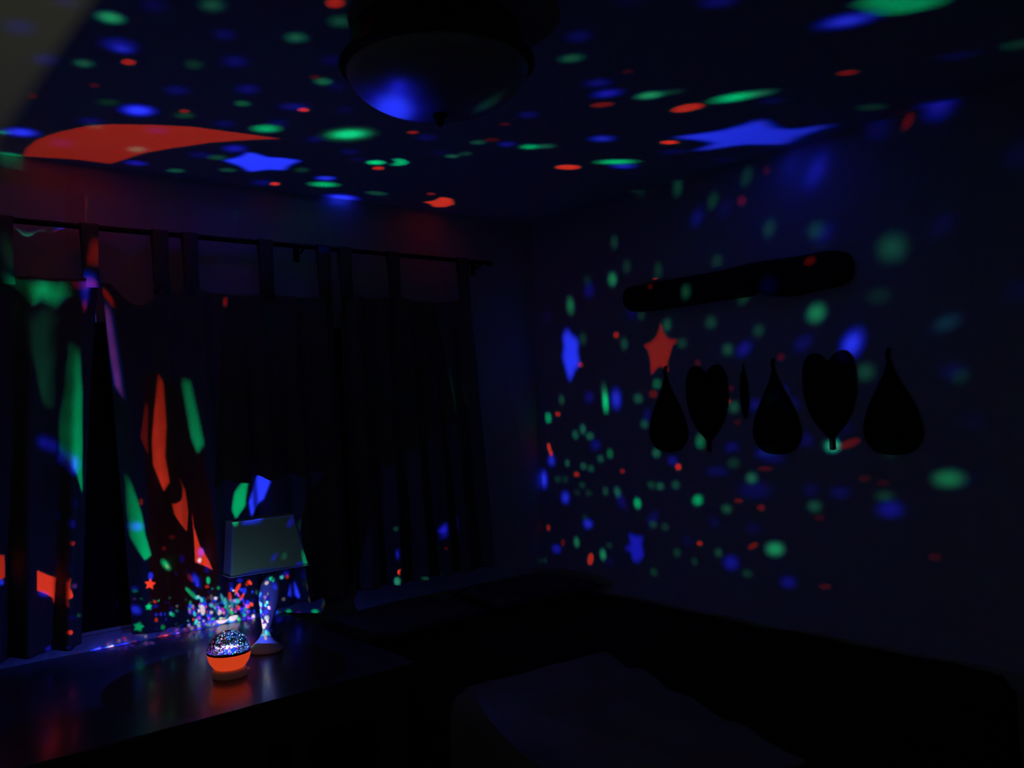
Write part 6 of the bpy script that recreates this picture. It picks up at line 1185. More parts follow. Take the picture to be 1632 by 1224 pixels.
(0.3585,0.0179,0.0079,[4575,8734,4590,8763,4502,8822,4402,8849,4393,8817,4478,8762]),
(0.1158,0.0305,0.3048,[-1555,9713,-1679,9711,-1778,9697,-1749,9687,-1626,9691,-1470,9721]),
(0.0126,0.0006,0.0003,[-2777,9380,-2953,9351,-3084,9311,-2965,9338,-2924,9307,-2831,9328]),
(0.0042,0.0011,0.0111,[726,9761,629,9817,451,9836,433,9808,476,9746,622,9723]),
(0.0106,0.0137,0.7596,[-2503,9490,-2650,9468,-2754,9441,-2708,9438,-2508,9484,-2433,9497]),
(0.2604,0.0685,0.6854,[-2294,9543,-2488,9520,-2628,9485,-2569,9480,-2362,9512,-2261,9528]),
(0.1918,0.0505,0.5046,[-664,9878,-858,9898,-1034,9889,-1005,9863,-811,9847,-646,9853]),
(0.0045,0.0012,0.0119,[-2264,9428,-2294,9453,-2366,9442,-2408,9405,-2378,9380,-2307,9392]),
(0.0002,0.0002,0.0123,[-975,9754,-1006,9787,-1179,9762,-1149,9750,-1118,9718,-1032,9720]),
(0.014,0.018,1,[-2803,9400,-3127,9314,-3294,9260,-3207,9265,-2987,9308,-2870,9334]),
(0.0046,0.0059,0.3295,[-2112,9611,-2346,9588,-2520,9549,-2450,9540,-2219,9567,-1983,9624]),
(0.2269,0.0597,0.5971,[1014,9795,870,9849,690,9874,667,9845,851,9800,993,9772]),
(0.014,0.018,1,[-2955,9375,-3130,9339,-3247,9301,-3186,9304,-3014,9341,-2900,9375]),
(0.0042,0.0011,0.011,[405,9752,367,9805,239,9822,151,9784,189,9731,316,9715]),
(0.0003,0.0004,0.0223,[3768,8896,3756,8951,3662,9004,3582,9002,3596,8946,3689,8894]),
(0.0001,0.0002,0.0097,[3885,8853,3873,8909,3780,8964,3699,8962,3713,8907,3805,8852]),
(0.001,0.0021,0.0608,[4508,8615,4521,8648,4421,8714,4302,8759,4312,8691,4416,8620]),
(0.0007,0.0016,0.046,[2102,9464,2080,9512,1982,9545,1907,9529,1930,9481,2027,9449]),
(0.0122,0.0157,0.8722,[4615,8726,4638,8766,4517,8849,4378,8885,4367,8840,4483,8765]),
(0.0087,0.0023,0.0228,[996,9653,966,9702,855,9724,775,9696,806,9648,916,9626]),
(0.0127,0.0164,0.9087,[4158,8949,4159,8975,4089,9017,4020,9030,4023,9003,4091,8963]),
(0.005,0.0065,0.3589,[-1713,9677,-1887,9652,-1975,9637,-1947,9629,-1820,9640,-1754,9647]),
(0.0034,0.0009,0.0088,[3864,8922,3855,8965,3784,9007,3722,9006,3733,8963,3804,8922]),
(0.3465,0.2772,0.3292,[4620,8716,4644,8755,4523,8838,4385,8874,4373,8830,4488,8755]),
(0.1274,0.0335,0.3353,[1585,9751,1456,9817,1266,9856,1222,9827,1359,9766,1533,9729]),
(0,0,0.0028,[-2391,9439,-2442,9483,-2567,9460,-2638,9395,-2586,9353,-2463,9375]),
(0.014,0.018,1,[-2443,9522,-2696,9486,-2875,9437,-2793,9434,-2545,9474,-2324,9534]),
(0.0023,0.0029,0.1614,[-2929,9357,-3144,9313,-3288,9265,-3212,9270,-2963,9334,-2862,9357]),
(0.2402,0.1922,0.2282,[-664,9883,-797,9898,-917,9892,-899,9874,-766,9862,-652,9865]),
(0.0001,0.0001,0.0058,[6,9746,-24,9785,-121,9793,-186,9762,-156,9723,-60,9715]),
(0.0043,0.0011,0.0113,[-1145,9737,-1278,9751,-1416,9736,-1356,9728,-1318,9690,-1213,9694]),
(0.0001,0.0001,0.0058,[434,9702,393,9761,254,9780,158,9738,200,9681,337,9663]),
(0.0021,0.0006,0.0056,[-1957,9469,-1995,9504,-2090,9492,-2147,9445,-2109,9412,-2015,9424]),
(0.0009,0.0002,0.0023,[-1353,9730,-1522,9721,-1635,9706,-1605,9694,-1491,9689,-1407,9694]),
(0.0021,0.0006,0.0055,[-1720,9517,-1753,9548,-1837,9540,-1889,9500,-1856,9470,-1772,9478]),
(0.016,0.035,1,[2108,9651,2030,9702,1895,9740,1845,9724,1928,9674,2056,9638]),
(0.0446,0.0357,0.0424,[2867,9298,2852,9340,2773,9375,2709,9367,2725,9325,2804,9291]),
(0.014,0.018,1,[4493,8651,4512,8659,4441,8706,4360,8729,4354,8706,4427,8655]),
(0.014,0.018,1,[4599,8592,4617,8617,4527,8677,4424,8708,4410,8686,4501,8622]),
(0.0004,0.0005,0.0251,[4520,8570,4511,8638,4418,8692,4311,8716,4322,8648,4426,8575]),
(0.0129,0.0166,0.9205,[4540,8757,4550,8778,4488,8819,4419,8837,4412,8816,4472,8776]),
(0.0081,0.0104,0.5767,[4266,8778,4269,8799,4205,8839,4139,8855,4135,8842,4199,8800]),
(0.0044,0.0012,0.0117,[-1924,9560,-1955,9588,-2034,9578,-2081,9541,-2050,9513,-1972,9523]),
(0.0009,0.0002,0.0024,[-2005,9415,-2052,9457,-2169,9442,-2238,9384,-2191,9343,-2076,9358]),
(0.0114,0.0006,0.0003,[-1627,9500,-1669,9541,-1781,9531,-1849,9480,-1806,9440,-1696,9449]),
(0.0001,0.0001,0.0058,[-876,9495,-307,9699,-397,9705,-456,9674,-1021,9462,-932,9458]),
(0.1432,0.0377,0.3769,[2533,9518,2492,9553,2404,9583,2361,9577,2406,9542,2490,9514]),
(0.0113,0.0006,0.0002,[1451,9629,1423,9680,1314,9708,1233,9684,1262,9634,1370,9607]),
(0.0003,0.0004,0.0238,[4168,8714,4161,8756,4093,8800,4033,8801,4041,8758,4109,8715]),
(0.0054,0.007,0.3862,[4596,8727,4615,8761,4511,8832,4393,8863,4383,8825,4482,8761]),
(1,0.05,0.022,[4393,8763,4399,8784,4337,8823,4270,8841,4267,8819,4327,8781]),
(0.1304,0.0065,0.0029,[470,9829,271,9864,97,9876,94,9849,237,9809,373,9791]),
(0.014,0.018,1,[-1982,9663,-2238,9642,-2430,9601,-2356,9589,-2104,9614,-1923,9646]),
(0.0001,0.0002,0.0086,[2862,9357,2833,9386,2760,9414,2727,9416,2740,9380,2808,9351]),
(0.0021,0.0027,0.1517,[-1941,9628,-2082,9618,-2189,9597,-2151,9590,-1976,9614,-1898,9623]),
(0.014,0.018,1,[-1652,9703,-1829,9697,-1969,9674,-1925,9661,-1749,9670,-1550,9709]),
(0.0002,0.0002,0.0138,[-2833,9245,-2862,9268,-2929,9253,-2966,9215,-2937,9193,-2871,9207]),
(0.0113,0.0006,0.0002,[-1171,9746,-1322,9749,-1445,9735,-1359,9738,-1325,9703,-1232,9707]),
(0.0169,0.0135,0.0161,[1778,9593,1755,9638,1659,9666,1587,9648,1611,9603,1706,9575]),
(0.0054,0.0003,0.0001,[1093,9741,1025,9778,912,9796,901,9781,928,9739,1024,9719]),
(0.014,0.018,1,[2216,9583,2128,9644,1966,9691,1905,9673,2001,9614,2165,9573]),
(0.0071,0.0091,0.5078,[518,9915,403,9949,274,9960,268,9938,385,9906,506,9894]),
(0.0043,0.0011,0.0114,[-1380,9702,-1408,9731,-1567,9701,-1534,9693,-1505,9665,-1429,9670]),
(1,0.05,0.022,[1814,9678,1761,9707,1680,9728,1653,9718,1708,9689,1786,9669]),
(0.144,0.1152,0.1368,[-2245,9558,-2530,9506,-2691,9465,-2622,9460,-2429,9481,-2314,9500]),
(0.0074,0.0004,0.0002,[2106,9555,2055,9602,1937,9635,1896,9624,1921,9573,2026,9539]),
(0,0,0.0027,[-2397,9434,-2435,9466,-2527,9450,-2580,9402,-2542,9371,-2451,9387]),
(0.0001,0.0001,0.0059,[-1032,9708,-1058,9736,-1131,9734,-1178,9705,-1152,9677,-1079,9679]),
(0,0,0.0026,[1424,9681,1406,9715,1333,9733,1280,9717,1299,9685,1371,9667]),
(0.0227,0.0011,0.0005,[201,9817,31,9856,-152,9864,-147,9835,-42,9788,101,9774]),
(0.0021,0.0006,0.0056,[-1939,9493,-1982,9532,-2090,9519,-2155,9466,-2112,9428,-2004,9441]),
(0.38,0.1,1,[1898,9672,1820,9718,1695,9749,1655,9734,1737,9689,1855,9659]),
(0.3675,0.0967,0.967,[4099,8921,4098,8963,3981,9031,3871,9051,3882,9006,3993,8944]),
(0.0174,0.0046,0.0458,[3188,9160,3168,9225,3049,9282,2951,9273,2973,9207,3092,9152]),
(0.38,0.1,1,[-1655,9734,-1775,9730,-1869,9716,-1841,9706,-1722,9711,-1630,9724]),
(0.016,0.035,1,[3140,9306,3094,9364,2948,9425,2858,9423,2913,9365,3049,9309]),
(0.0116,0.0093,0.0111,[-1902,9486,-1934,9516,-2016,9506,-2066,9467,-2033,9437,-1952,9447]),
(0.0021,0.0005,0.0054,[-1189,9737,-1369,9745,-1533,9727,-1437,9725,-1392,9680,-1269,9686]),
(0.8946,0.7157,0.8499,[2755,9450,2708,9495,2595,9537,2535,9531,2587,9486,2695,9447]),
(1,0.05,0.022,[3050,9406,3006,9459,2879,9511,2803,9507,2853,9454,2973,9406]),
(0.0001,0.0002,0.0099,[4064,8814,4052,8875,3951,8937,3863,8937,3877,8876,3977,8814]),
(0.016,0.035,1,[3833,9000,3820,9049,3689,9118,3579,9133,3604,9088,3726,9018]),
(0.0168,0.0134,0.016,[1709,9536,1689,9574,1610,9597,1550,9582,1188,9454,1295,9435]),
(0.0462,0.0122,0.1216,[345,9850,259,9872,168,9879,165,9864,251,9843,339,9836]),
(0.1992,0.0524,0.5241,[-894,9848,-1117,9864,-1313,9847,-1271,9821,-1049,9811,-867,9822]),
(0.151,0.0397,0.3974,[4427,8778,4436,8805,4357,8857,4271,8878,4267,8849,4343,8801]),
(0.0004,0.0005,0.0252,[925,9769,861,9795,774,9807,780,9797,800,9765,873,9752]),
(0.1637,0.0431,0.4309,[2820,9397,2782,9435,2686,9471,2633,9468,2688,9435,2773,9399]),
(0.0042,0.0011,0.011,[220,9768,191,9808,94,9819,27,9789,57,9750,153,9739]),
(0.0016,0.0004,0.0043,[6672,5667,6485,5743,6310,5622,6322,5419,6502,5355,6676,5484]),
(0.001,0.0109,0.0129,[5921,5915,5702,6095,5541,5982,5580,5711,5784,5540,5958,5651]),
(0.0002,0.0004,0.0101,[6411,5411,6253,5475,6103,5371,6109,5204,6263,5146,6414,5253]),
(0.0046,0.0037,0.0043,[7839,6679,7632,6807,7424,6781,7427,6627,7612,6526,7813,6554]),
(0.0003,0.0007,0.0186,[5341,5464,5140,5771,4987,5734,5019,5382,5199,5128,5364,5205]),
(0.0007,0.0002,0.0019,[7152,6299,7014,6357,6891,6271,6909,6119,7042,6068,7161,6162]),
(0,0,0.0026,[7754,6468,7643,6527,7519,6499,7510,6414,7617,6364,7737,6391]),
(0.0008,0.008,0.0094,[6697,5706,6545,5766,6402,5668,6412,5503,6560,5450,6701,5554]),
(0.0003,0.0007,0.0189,[6096,6183,5841,6475,5698,6383,5783,6010,5991,5810,6148,5915]),
(0.0005,0.0051,0.0061,[6987,6701,6776,6869,6658,6794,6723,6587,6890,6479,7010,6559]),
(0.0009,0.0002,0.0023,[6247,4639,6117,4662,5978,4571,5971,4457,6099,4432,6236,4527]),
(0.0001,0.0003,0.0074,[5809,5872,5626,6054,5493,5978,5533,5717,5701,5559,5842,5645]),
(0.0001,0.0001,0.004,[7561,6273,7434,6324,7290,6274,7289,6152,7384,6159,7521,6212]),
(0.0045,0.0012,0.0117,[6442,4906,6296,4937,6142,4832,6136,4692,6280,4666,6432,4778]),
(0.0019,0.0015,0.0018,[7202,6687,7061,6775,6927,6763,6949,6643,7087,6556,7208,6586]),
(0.0095,0.0076,0.009,[6997,6163,6859,6224,6735,6140,6753,5988,6887,5934,7008,6025]),
(0.0038,0.001,0.0101,[5747,5554,5580,5697,5444,5623,5470,5385,5624,5276,5765,5364]),
(0.0106,0.0085,0.0101,[6960,5803,6816,5848,6674,5746,6680,5590,6822,5551,6959,5662]),
(0.0007,0.0002,0.0018,[6916,6108,6768,6176,6637,6087,6656,5925,6798,5866,6927,5961]),
(0.0098,0.0079,0.0093,[6967,6447,6738,6587,6565,6481,6624,6217,6828,6114,6998,6234]),
(0.0007,0.0075,0.0089,[5972,4690,5863,4726,5751,4663,5748,4561,5856,4525,5968,4589]),
(0.0035,0.0009,0.0092,[6826,5597,6710,5630,6595,5545,6597,5423,6711,5394,6825,5483]),
(0.0034,0.0009,0.009,[5542,4578,5426,4632,5312,4577,5313,4468,5426,4411,5541,4467]),
(0.0048,0.0038,0.0046,[7753,6647,7639,6717,7525,6698,7523,6614,7628,6557,7739,6577]),
(0.016,0.035,1,[6189,7967,6061,8034,5913,8077,5890,8058,6006,7999,6157,7951]),
(0.0003,0.0027,0.0032,[6290,6338,6053,6592,5926,6514,6014,6194,6207,6013,6343,6103]),
(0,0,0.0022,[5839,4544,5686,4598,5531,4513,5529,4370,5677,4321,5832,4410]),
(0.0008,0.008,0.0094,[5981,5019,5847,5077,5716,4993,5719,4854,5851,4798,5982,4884]),
(0.0017,0.0004,0.0044,[6722,6209,6586,6287,6475,6215,6501,6061,6630,5994,6741,6071]),
(0.002,0.0016,0.0019,[5517,4672,5383,4740,5254,4675,5257,4545,5386,4474,5517,4539]),
(0.0018,0.0015,0.0017,[7532,6748,7378,6838,7228,6811,7238,6691,7387,6605,7531,6636]),
(0.0003,0.0006,0.0165,[5072,4795,4962,4902,4862,4888,4868,4739,4973,4636,5077,4670]),
(0.0102,0.0081,0.0097,[6676,6460,6542,6549,6447,6488,6483,6338,6610,6256,6706,6319]),
(0.0001,0.0002,0.005,[6437,5195,6292,5241,6147,5142,6147,4995,6289,4952,6434,5054]),
(0.0001,0.0016,0.0019,[5647,4841,5552,4890,5460,4840,5462,4741,5555,4695,5648,4746]),
(0.0114,0.0091,0.0108,[6783,6606,6558,6767,6415,6673,6484,6424,6686,6289,6834,6387]),
(0.0002,0.0004,0.0112,[7445,6384,7330,6441,7212,6404,7216,6300,7318,6264,7431,6305]),
(0,0,0.0021,[5883,5466,5739,5558,5613,5482,5629,5307,5766,5226,5895,5307]),
(0.0001,0.0003,0.0094,[6183,5739,5993,5859,5835,5754,5862,5526,6040,5427,6202,5537]),
(0.0002,0.0005,0.0151,[5431,5387,5323,5499,5232,5466,5247,5299,5349,5203,5442,5249]),
(0.0005,0.0056,0.0065,[7577,6360,7472,6410,7354,6380,7347,6297,7443,6262,7559,6291]),
(0.0001,0.0002,0.0046,[6366,5686,6188,5778,6031,5673,6050,5470,6220,5392,6379,5503]),
(0.0018,0.0014,0.0017,[6244,5736,6141,5793,6052,5733,6066,5615,6165,5563,6254,5625]),
(0.0025,0.002,0.0024,[7114,6766,6868,6946,6680,6922,6734,6720,6962,6552,7129,6610]),
(0.0107,0.0086,0.0102,[6340,4922,6203,4958,6061,4862,6058,4729,6193,4697,6333,4797]),
(0.001,0.0013,0.0728,[4594,7660,4544,7655,4509,7613,4524,7576,4575,7579,4610,7618]),
(0,0,0.0022,[6128,5868,5983,5974,5868,5900,5896,5713,6031,5629,6149,5708]),
(0,0,0.002,[5948,4891,5835,4935,5724,4867,5725,4756,5835,4711,5947,4780]),
(0.0006,0.0059,0.0069,[5043,4862,4941,4975,4850,4973,4856,4822,4953,4713,5049,4742]),
(0.0002,0.0004,0.0122,[7455,6350,7317,6416,7176,6362,7187,6222,7303,6195,7436,6258]),
(0.0048,0.0039,0.0046,[6824,5583,6664,5630,6504,5515,6508,5345,6665,5304,6821,5429]),
(0.0002,0.0004,0.0108,[6428,5242,6305,5282,6183,5199,6184,5073,6305,5034,6427,5121]),
(0.0023,0.005,0.1435,[5504,8005,5376,8083,5325,8033,5345,7975,5416,7967,5491,7988]),
(0.0023,0.0018,0.0021,[5525,4286,5421,4330,5316,4286,5314,4196,5416,4155,5521,4202]),
(0.011,0.0088,0.0105,[6505,6339,6269,6516,6110,6411,6173,6132,6383,5991,6549,6102]),
(0.0017,0.0004,0.0044,[6996,6352,6845,6430,6720,6347,6747,6181,6891,6113,7014,6203]),
(0.0005,0.0058,0.0068,[7771,6242,7650,6257,7463,6212,7331,6285,7324,6482,6386,7858]),
(0.0051,0.0013,0.0133,[5509,5576,5304,5808,5148,5714,5178,5429,5366,5218,5535,5314]),
(0.0004,0.0047,0.0055,[5036,5142,4862,5557,4724,5663,4746,5272,4897,4870,5049,4903]),
(0.0008,0.0088,0.0103,[7468,6478,7278,6580,7087,6534,7110,6349,7273,6290,7452,6348]),
(0.0042,0.0034,0.004,[6696,5793,6525,5867,6367,5761,6383,5573,6548,5509,6704,5622]),
(0.0003,0.0006,0.0161,[5167,5029,5014,5204,4882,5110,4894,4949,5037,4790,5176,4838]),
(0.0018,0.0015,0.0017,[5845,4847,5729,4896,5614,4832,5616,4716,5729,4667,5845,4732]),
(0,0,0.0023,[5549,5285,5392,5410,5254,5345,5270,5137,5419,5027,5561,5100]),
(0.0005,0.0051,0.006,[5547,5470,5358,5643,5205,5547,5228,5302,5404,5147,5567,5238]),
(0.0001,0.0002,0.0051,[5751,5282,5576,5393,5422,5298,5436,5094,5602,4992,5761,5090]),
(0,0,0.0025,[5659,4278,5569,4307,5477,4268,5474,4194,5562,4163,5655,4204]),
(0.0002,0.0003,0.0098,[6929,6476,6693,6635,6524,6539,6596,6257,6797,6150,6962,6265]),
(0.002,0.0016,0.0019,[7225,6797,7089,6882,6959,6877,6980,6765,7114,6679,7233,6700]),
(0.0002,0.0004,0.0114,[7399,6475,7266,6547,7133,6511,7143,6392,7264,6339,7391,6380]),
(0.0001,0.0003,0.0093,[6904,6388,6674,6529,6499,6421,6555,6156,6761,6051,6934,6173]),
(0.0001,0.0015,0.0018,[5924,5011,5819,5057,5717,4992,5720,4882,5823,4837,5926,4904]),
(0.0009,0.01,0.0118,[5621,5420,5427,5596,5265,5518,5290,5235,5470,5097,5639,5194]),
(0.002,0.0016,0.0019,[7634,6543,7500,6616,7360,6586,7358,6481,7486,6416,7622,6447]),
(0,0.15,0.054,[-5539,-2135,-5566,-2081,-5625,-2067,-5673,-2106,-5672,-2166,-5624,-2204,-5565,-2190]),
(0,0.05,0.018,[-7561,137,-7587,191,-7647,205,-7694,167,-7693,106,-7645,68,-7586,83]),
(0.0003,0.0007,0.02,[-2222,-497,-2248,-442,-2307,-428,-2355,-467,-2354,-528,-2306,-565,-2247,-551]),
(0,0.15,0.054,[3962,-5594,3909,-5484,3790,-5458,3695,-5534,3696,-5656,3792,-5731,3911,-5702]),
(0.0008,0.0018,0.05,[2249,-6512,2223,-6457,2164,-6443,2116,-6482,2117,-6542,2165,-6580,2224,-6566]),
(0,0.05,0.018,[1103,-5237,1084,-5198,1041,-5188,1007,-5216,1008,-5259,1042,-5286,1084,-5276]),
(0,0.15,0.054,[-6075,-6287,-6094,-6248,-6137,-6238,-6171,-6265,-6170,-6309,-6136,-6336,-6094,-6325]),
(0.0003,0.0007,0.02,[-412,-7396,-465,-7286,-584,-7260,-678,-7336,-677,-7458,-581,-7533,-463,-7504]),
(0.0008,0.0018,0.05,[-52,-7339,-105,-7229,-224,-7203,-319,-7279,-318,-7401,-222,-7476,-103,-7447]),
(0.0008,0.0018,0.05,[-6570,1198,-6589,1237,-6632,1246,-6665,1219,-6665,1175,-6631,1149,-6588,1159]),
(0,0.02,0.0072,[-3521,334,-3574,444,-3693,470,-3788,394,-3787,272,-3691,197,-3572,226]),
(0.0003,0.0007,0.02,[537,-7287,518,-7248,476,-7239,442,-7266,443,-7310,477,-7336,519,-7326]),
(0.0003,0.0007,0.02,[-7951,1741,-8004,1851,-8123,1878,-8218,1801,-8217,1679,-8121,1604,-8002,1633]),
(0,0.15,0.054,[4530,-4839,4477,-4730,4358,-4703,4263,-4780,4264,-4901,4360,-4976,4479,-4948]),
(0,0.02,0.0072,[-384,-4229,-418,-4159,-495,-4142,-556,-4191,-555,-4269,-493,-4317,-417,-4299]),
(0,0.05,0.018,[-4077,755,-4111,826,-4188,843,-4249,794,-4248,716,-4186,667,-4110,686]),
(0,0.02,0.0072,[4644,-4425,4610,-4354,4533,-4337,4472,-4386,4473,-4465,4535,-4513,4611,-4495]),
(0,0.15,0.054,[104,-7531,51,-7421,-68,-7394,-162,-7471,-161,-7593,-65,-7667,53,-7639]),
(0.0024,0.0053,0.15,[-6601,4871,-6654,4981,-6773,5007,-6868,4931,-6867,4809,-6771,4734,-6652,4763]),
(0,0.15,0.054,[3611,-5352,3593,-5313,3550,-5303,3516,-5330,3517,-5374,3551,-5401,3593,-5390]),
(0,0.02,0.0072,[-4203,-4156,-4222,-4117,-4264,-4107,-4298,-4134,-4298,-4178,-4263,-4205,-4221,-4194]),
(0.0024,0.0053,0.15,[5705,-7194,5686,-7155,5644,-7146,5610,-7173,5610,-7217,5644,-7243,5687,-7233]),
(0.0008,0.0018,0.05,[-6424,-6390,-6442,-6351,-6485,-6341,-6519,-6368,-6518,-6412,-6484,-6439,-6442,-6429]),
(0.15,0.0075,0.0033,[-5877,-5579,-5896,-5539,-5939,-5530,-5973,-5557,-5972,-5601,-5938,-5627,-5896,-5617]),
(0.02,0.001,0.0004,[1312,-5146,1293,-5106,1251,-5097,1217,-5124,1217,-5168,1252,-5194,1294,-5184]),
(0.0024,0.0053,0.15,[-600,-5063,-619,-5024,-662,-5014,-695,-5042,-695,-5085,-661,-5112,-619,-5102]),
(0,0.05,0.018,[-5248,618,-5282,689,-5358,706,-5419,657,-5418,579,-5357,530,-5281,549]),
(0.15,0.0075,0.0033,[-5077,2182,-5103,2237,-5163,2251,-5210,2212,-5210,2151,-5162,2114,-5102,2128]),
(0,0.15,0.054,[-3431,-5255,-3465,-5184,-3542,-5167,-3603,-5216,-3602,-5295,-3540,-5343,-3464,-5324]),
(0.0003,0.0007,0.02,[-4450,2160,-4484,2231,-4561,2248,-4622,2199,-4621,2120,-4559,2072,-4483,2091]),
(0.15,0.0075,0.0033,[-6707,314,-6726,353,-6768,363,-6802,335,-6801,292,-6767,265,-6725,275]),
(0.0024,0.0053,0.15,[-5857,-806,-5910,-696,-6028,-669,-6123,-746,-6122,-868,-6026,-943,-5908,-914]),
(0.05,0.0025,0.0011,[-7593,3024,-7627,3095,-7703,3112,-7764,3063,-7763,2984,-7702,2936,-7626,2955]),
(0,0.05,0.018,[-6123,5456,-6176,5566,-6295,5592,-6390,5516,-6389,5394,-6293,5319,-6174,5348]),
(0,0.02,0.0072,[4607,-4810,4588,-4771,4545,-4762,4511,-4789,4512,-4832,4546,-4859,4588,-4849]),
(0.0008,0.0018,0.05,[-6521,5590,-6555,5661,-6632,5678,-6693,5629,-6692,5550,-6630,5502,-6554,5521]),
(0,0.02,0.0072,[-6644,-4748,-6678,-4678,-6754,-4661,-6815,-4710,-6815,-4788,-6753,-4836,-6677,-4818]),
(0.0008,0.0018,0.05,[-3128,-1673,-3147,-1634,-3189,-1624,-3223,-1652,-3223,-1695,-3188,-1722,-3146,-1712]),
(0.0024,0.0053,0.15,[-952,-5672,-1005,-5562,-1124,-5536,-1219,-5612,-1218,-5734,-1122,-5809,-1003,-5780]),
(0.0024,0.0053,0.15,[-1847,-6175,-1874,-6120,-1933,-6106,-1981,-6145,-1980,-6206,-1932,-6243,-1873,-6229]),
(0.0024,0.0053,0.15,[-1261,-4626,-1287,-4571,-1347,-4558,-1394,-4596,-1393,-4657,-1345,-4694,-1286,-4680]),
(0,0.05,0.018,[-6891,911,-6944,1020,-7063,1047,-7158,970,-7157,849,-7061,774,-6942,802]),
(0.0008,0.0018,0.05,[1845,-4753,1811,-4683,1735,-4666,1674,-4715,1674,-4793,1736,-4841,1812,-4823]),
(0.02,0.001,0.0004,[917,-5840,898,-5801,856,-5792,822,-5819,822,-5862,857,-5889,899,-5879]),
(0.0003,0.0007,0.02,[-1824,-3864,-1877,-3754,-1996,-3728,-2091,-3804,-2090,-3926,-1994,-4001,-1876,-3972]),
(0.02,0.001,0.0004,[-8898,183,-8951,292,-9069,319,-9164,242,-9163,121,-9067,46,-8949,74]),
(0.0008,0.0018,0.05,[355,-8805,336,-8766,293,-8756,260,-8784,260,-8827,294,-8854,337,-8844]),
(0.0024,0.0053,0.15,[-3848,1502,-3882,1573,-3958,1590,-4019,1541,-4018,1462,-3956,1414,-3880,1433]),
(0.0003,0.0007,0.02,[-2851,-6250,-2870,-6211,-2912,-6202,-2946,-6229,-2946,-6272,-2911,-6299,-2869,-6289]),
(0.0008,0.0018,0.05,[1890,-6605,1837,-6495,1718,-6469,1624,-6545,1625,-6667,1721,-6742,1839,-6713]),
(0.0024,0.0053,0.15,[3131,-7408,3097,-7338,3021,-7320,2960,-7370,2960,-7448,3022,-7496,3098,-7478]),
(0.0008,0.0018,0.05,[-7096,-4799,-7130,-4729,-7206,-4712,-7267,-4761,-7266,-4839,-7205,-4887,-7129,-4869]),
(0.0008,0.0018,0.05,[-7307,-1266,-7326,-1227,-7369,-1217,-7402,-1245,-7402,-1288,-7368,-1315,-7326,-1305]),
(0.05,0.0025,0.0011,[-3998,-3146,-4051,-3036,-4170,-3009,-4264,-3086,-4263,-3208,-4167,-3283,-4049,-3254]),
(0.0003,0.0007,0.02,[-2204,-9035,-2230,-8980,-2290,-8966,-2337,-9005,-2337,-9066,-2289,-9103,-2229,-9089]),
(0.0003,0.0007,0.02,[-2765,-2798,-2818,-2689,-2937,-2662,-3032,-2739,-3031,-2860,-2935,-2935,-2816,-2907]),
(0,0.15,0.054,[-4874,-1598,-4908,-1527,-4985,-1510,-5046,-1559,-5045,-1638,-4983,-1686,-4907,-1667]),
(0.0008,0.0018,0.05,[-6450,-3144,-6476,-3089,-6535,-3076,-6583,-3114,-6582,-3175,-6534,-3213,-6475,-3198]),
(0.0024,0.0053,0.15,[-3897,1104,-3931,1175,-4008,1192,-4069,1143,-4068,1064,-4006,1016,-3930,1035]),
(0,0.02,0.0072,[-3963,1636,-4016,1746,-4135,1772,-4230,1696,-4229,1574,-4133,1499,-4014,1528]),
(0.0003,0.0007,0.02,[-2025,-3079,-2051,-3024,-2111,-3011,-2158,-3049,-2158,-3110,-2110,-3148,-2051,-3133]),
(0.15,0.0075,0.0033,[-4693,76,-4727,146,-4803,163,-4864,114,-4864,36,-4802,-12,-4726,6]),
(0.0024,0.0053,0.15,[367,-3887,333,-3816,257,-3799,196,-3848,197,-3927,258,-3975,334,-3956]),
(0,0.02,0.0072,[-3419,-4254,-3445,-4199,-3505,-4186,-3552,-4224,-3552,-4285,-3504,-4322,-3445,-4308]),
(0,0.15,0.054,[-4225,397,-4278,506,-4397,533,-4492,456,-4491,335,-4395,260,-4277,288]),
(0.05,0.0025,0.0011,[5573,-6689,5547,-6634,5488,-6620,5440,-6659,5441,-6720,5489,-6757,5548,-6743]),
(0.0008,0.0018,0.05,[-8784,2263,-8818,2333,-8895,2350,-8956,2301,-8955,2223,-8893,2175,-8817,2193]),
(0.15,0.0075,0.0033,[492,-7254,473,-7215,430,-7205,397,-7232,397,-7276,431,-7303,474,-7292]),
(0.0003,0.0007,0.02,[-2047,-5260,-2100,-5150,-2219,-5123,-2314,-5200,-2313,-5322,-2217,-5397,-2098,-5368]),
(0.0008,0.0018,0.05,[-6503,-4713,-6522,-4674,-6564,-4664,-6598,-4691,-6597,-4735,-6563,-4762,-6521,-4751]),
(0.0024,0.0053,0.15,[-6822,3617,-6848,3672,-6908,3685,-6955,3647,-6954,3586,-6906,3549,-6847,3563]),
(0.0024,0.0053,0.15,[-7416,-2528,-7469,-2418,-7588,-2391,-7682,-2468,-7681,-2590,-7585,-2665,-7467,-2636]),
(0.0008,0.0018,0.05,[-5163,3722,-5181,3762,-5224,3771,-5258,3744,-5257,3700,-5223,3674,-5181,3684]),
(0.15,0.0075,0.0033,[-4671,4032,-4724,4142,-4843,4168,-4938,4092,-4937,3970,-4841,3895,-4722,3924]),
(0.15,0.0075,0.0033,[-3479,-5468,-3532,-5359,-3651,-5332,-3745,-5408,-3744,-5530,-3648,-5605,-3530,-5577]),
(0,0.15,0.054,[-2469,-709,-2496,-654,-2555,-641,-2603,-679,-2602,-740,-2554,-778,-2495,-763]),
(0,0.02,0.0072,[-4039,1617,-4058,1656,-4101,1665,-4135,1638,-4134,1594,-4100,1568,-4058,1578]),
(0.0008,0.0018,0.05,[-6518,25,-6537,64,-6579,74,-6613,47,-6613,3,-6578,-24,-6536,-13]),
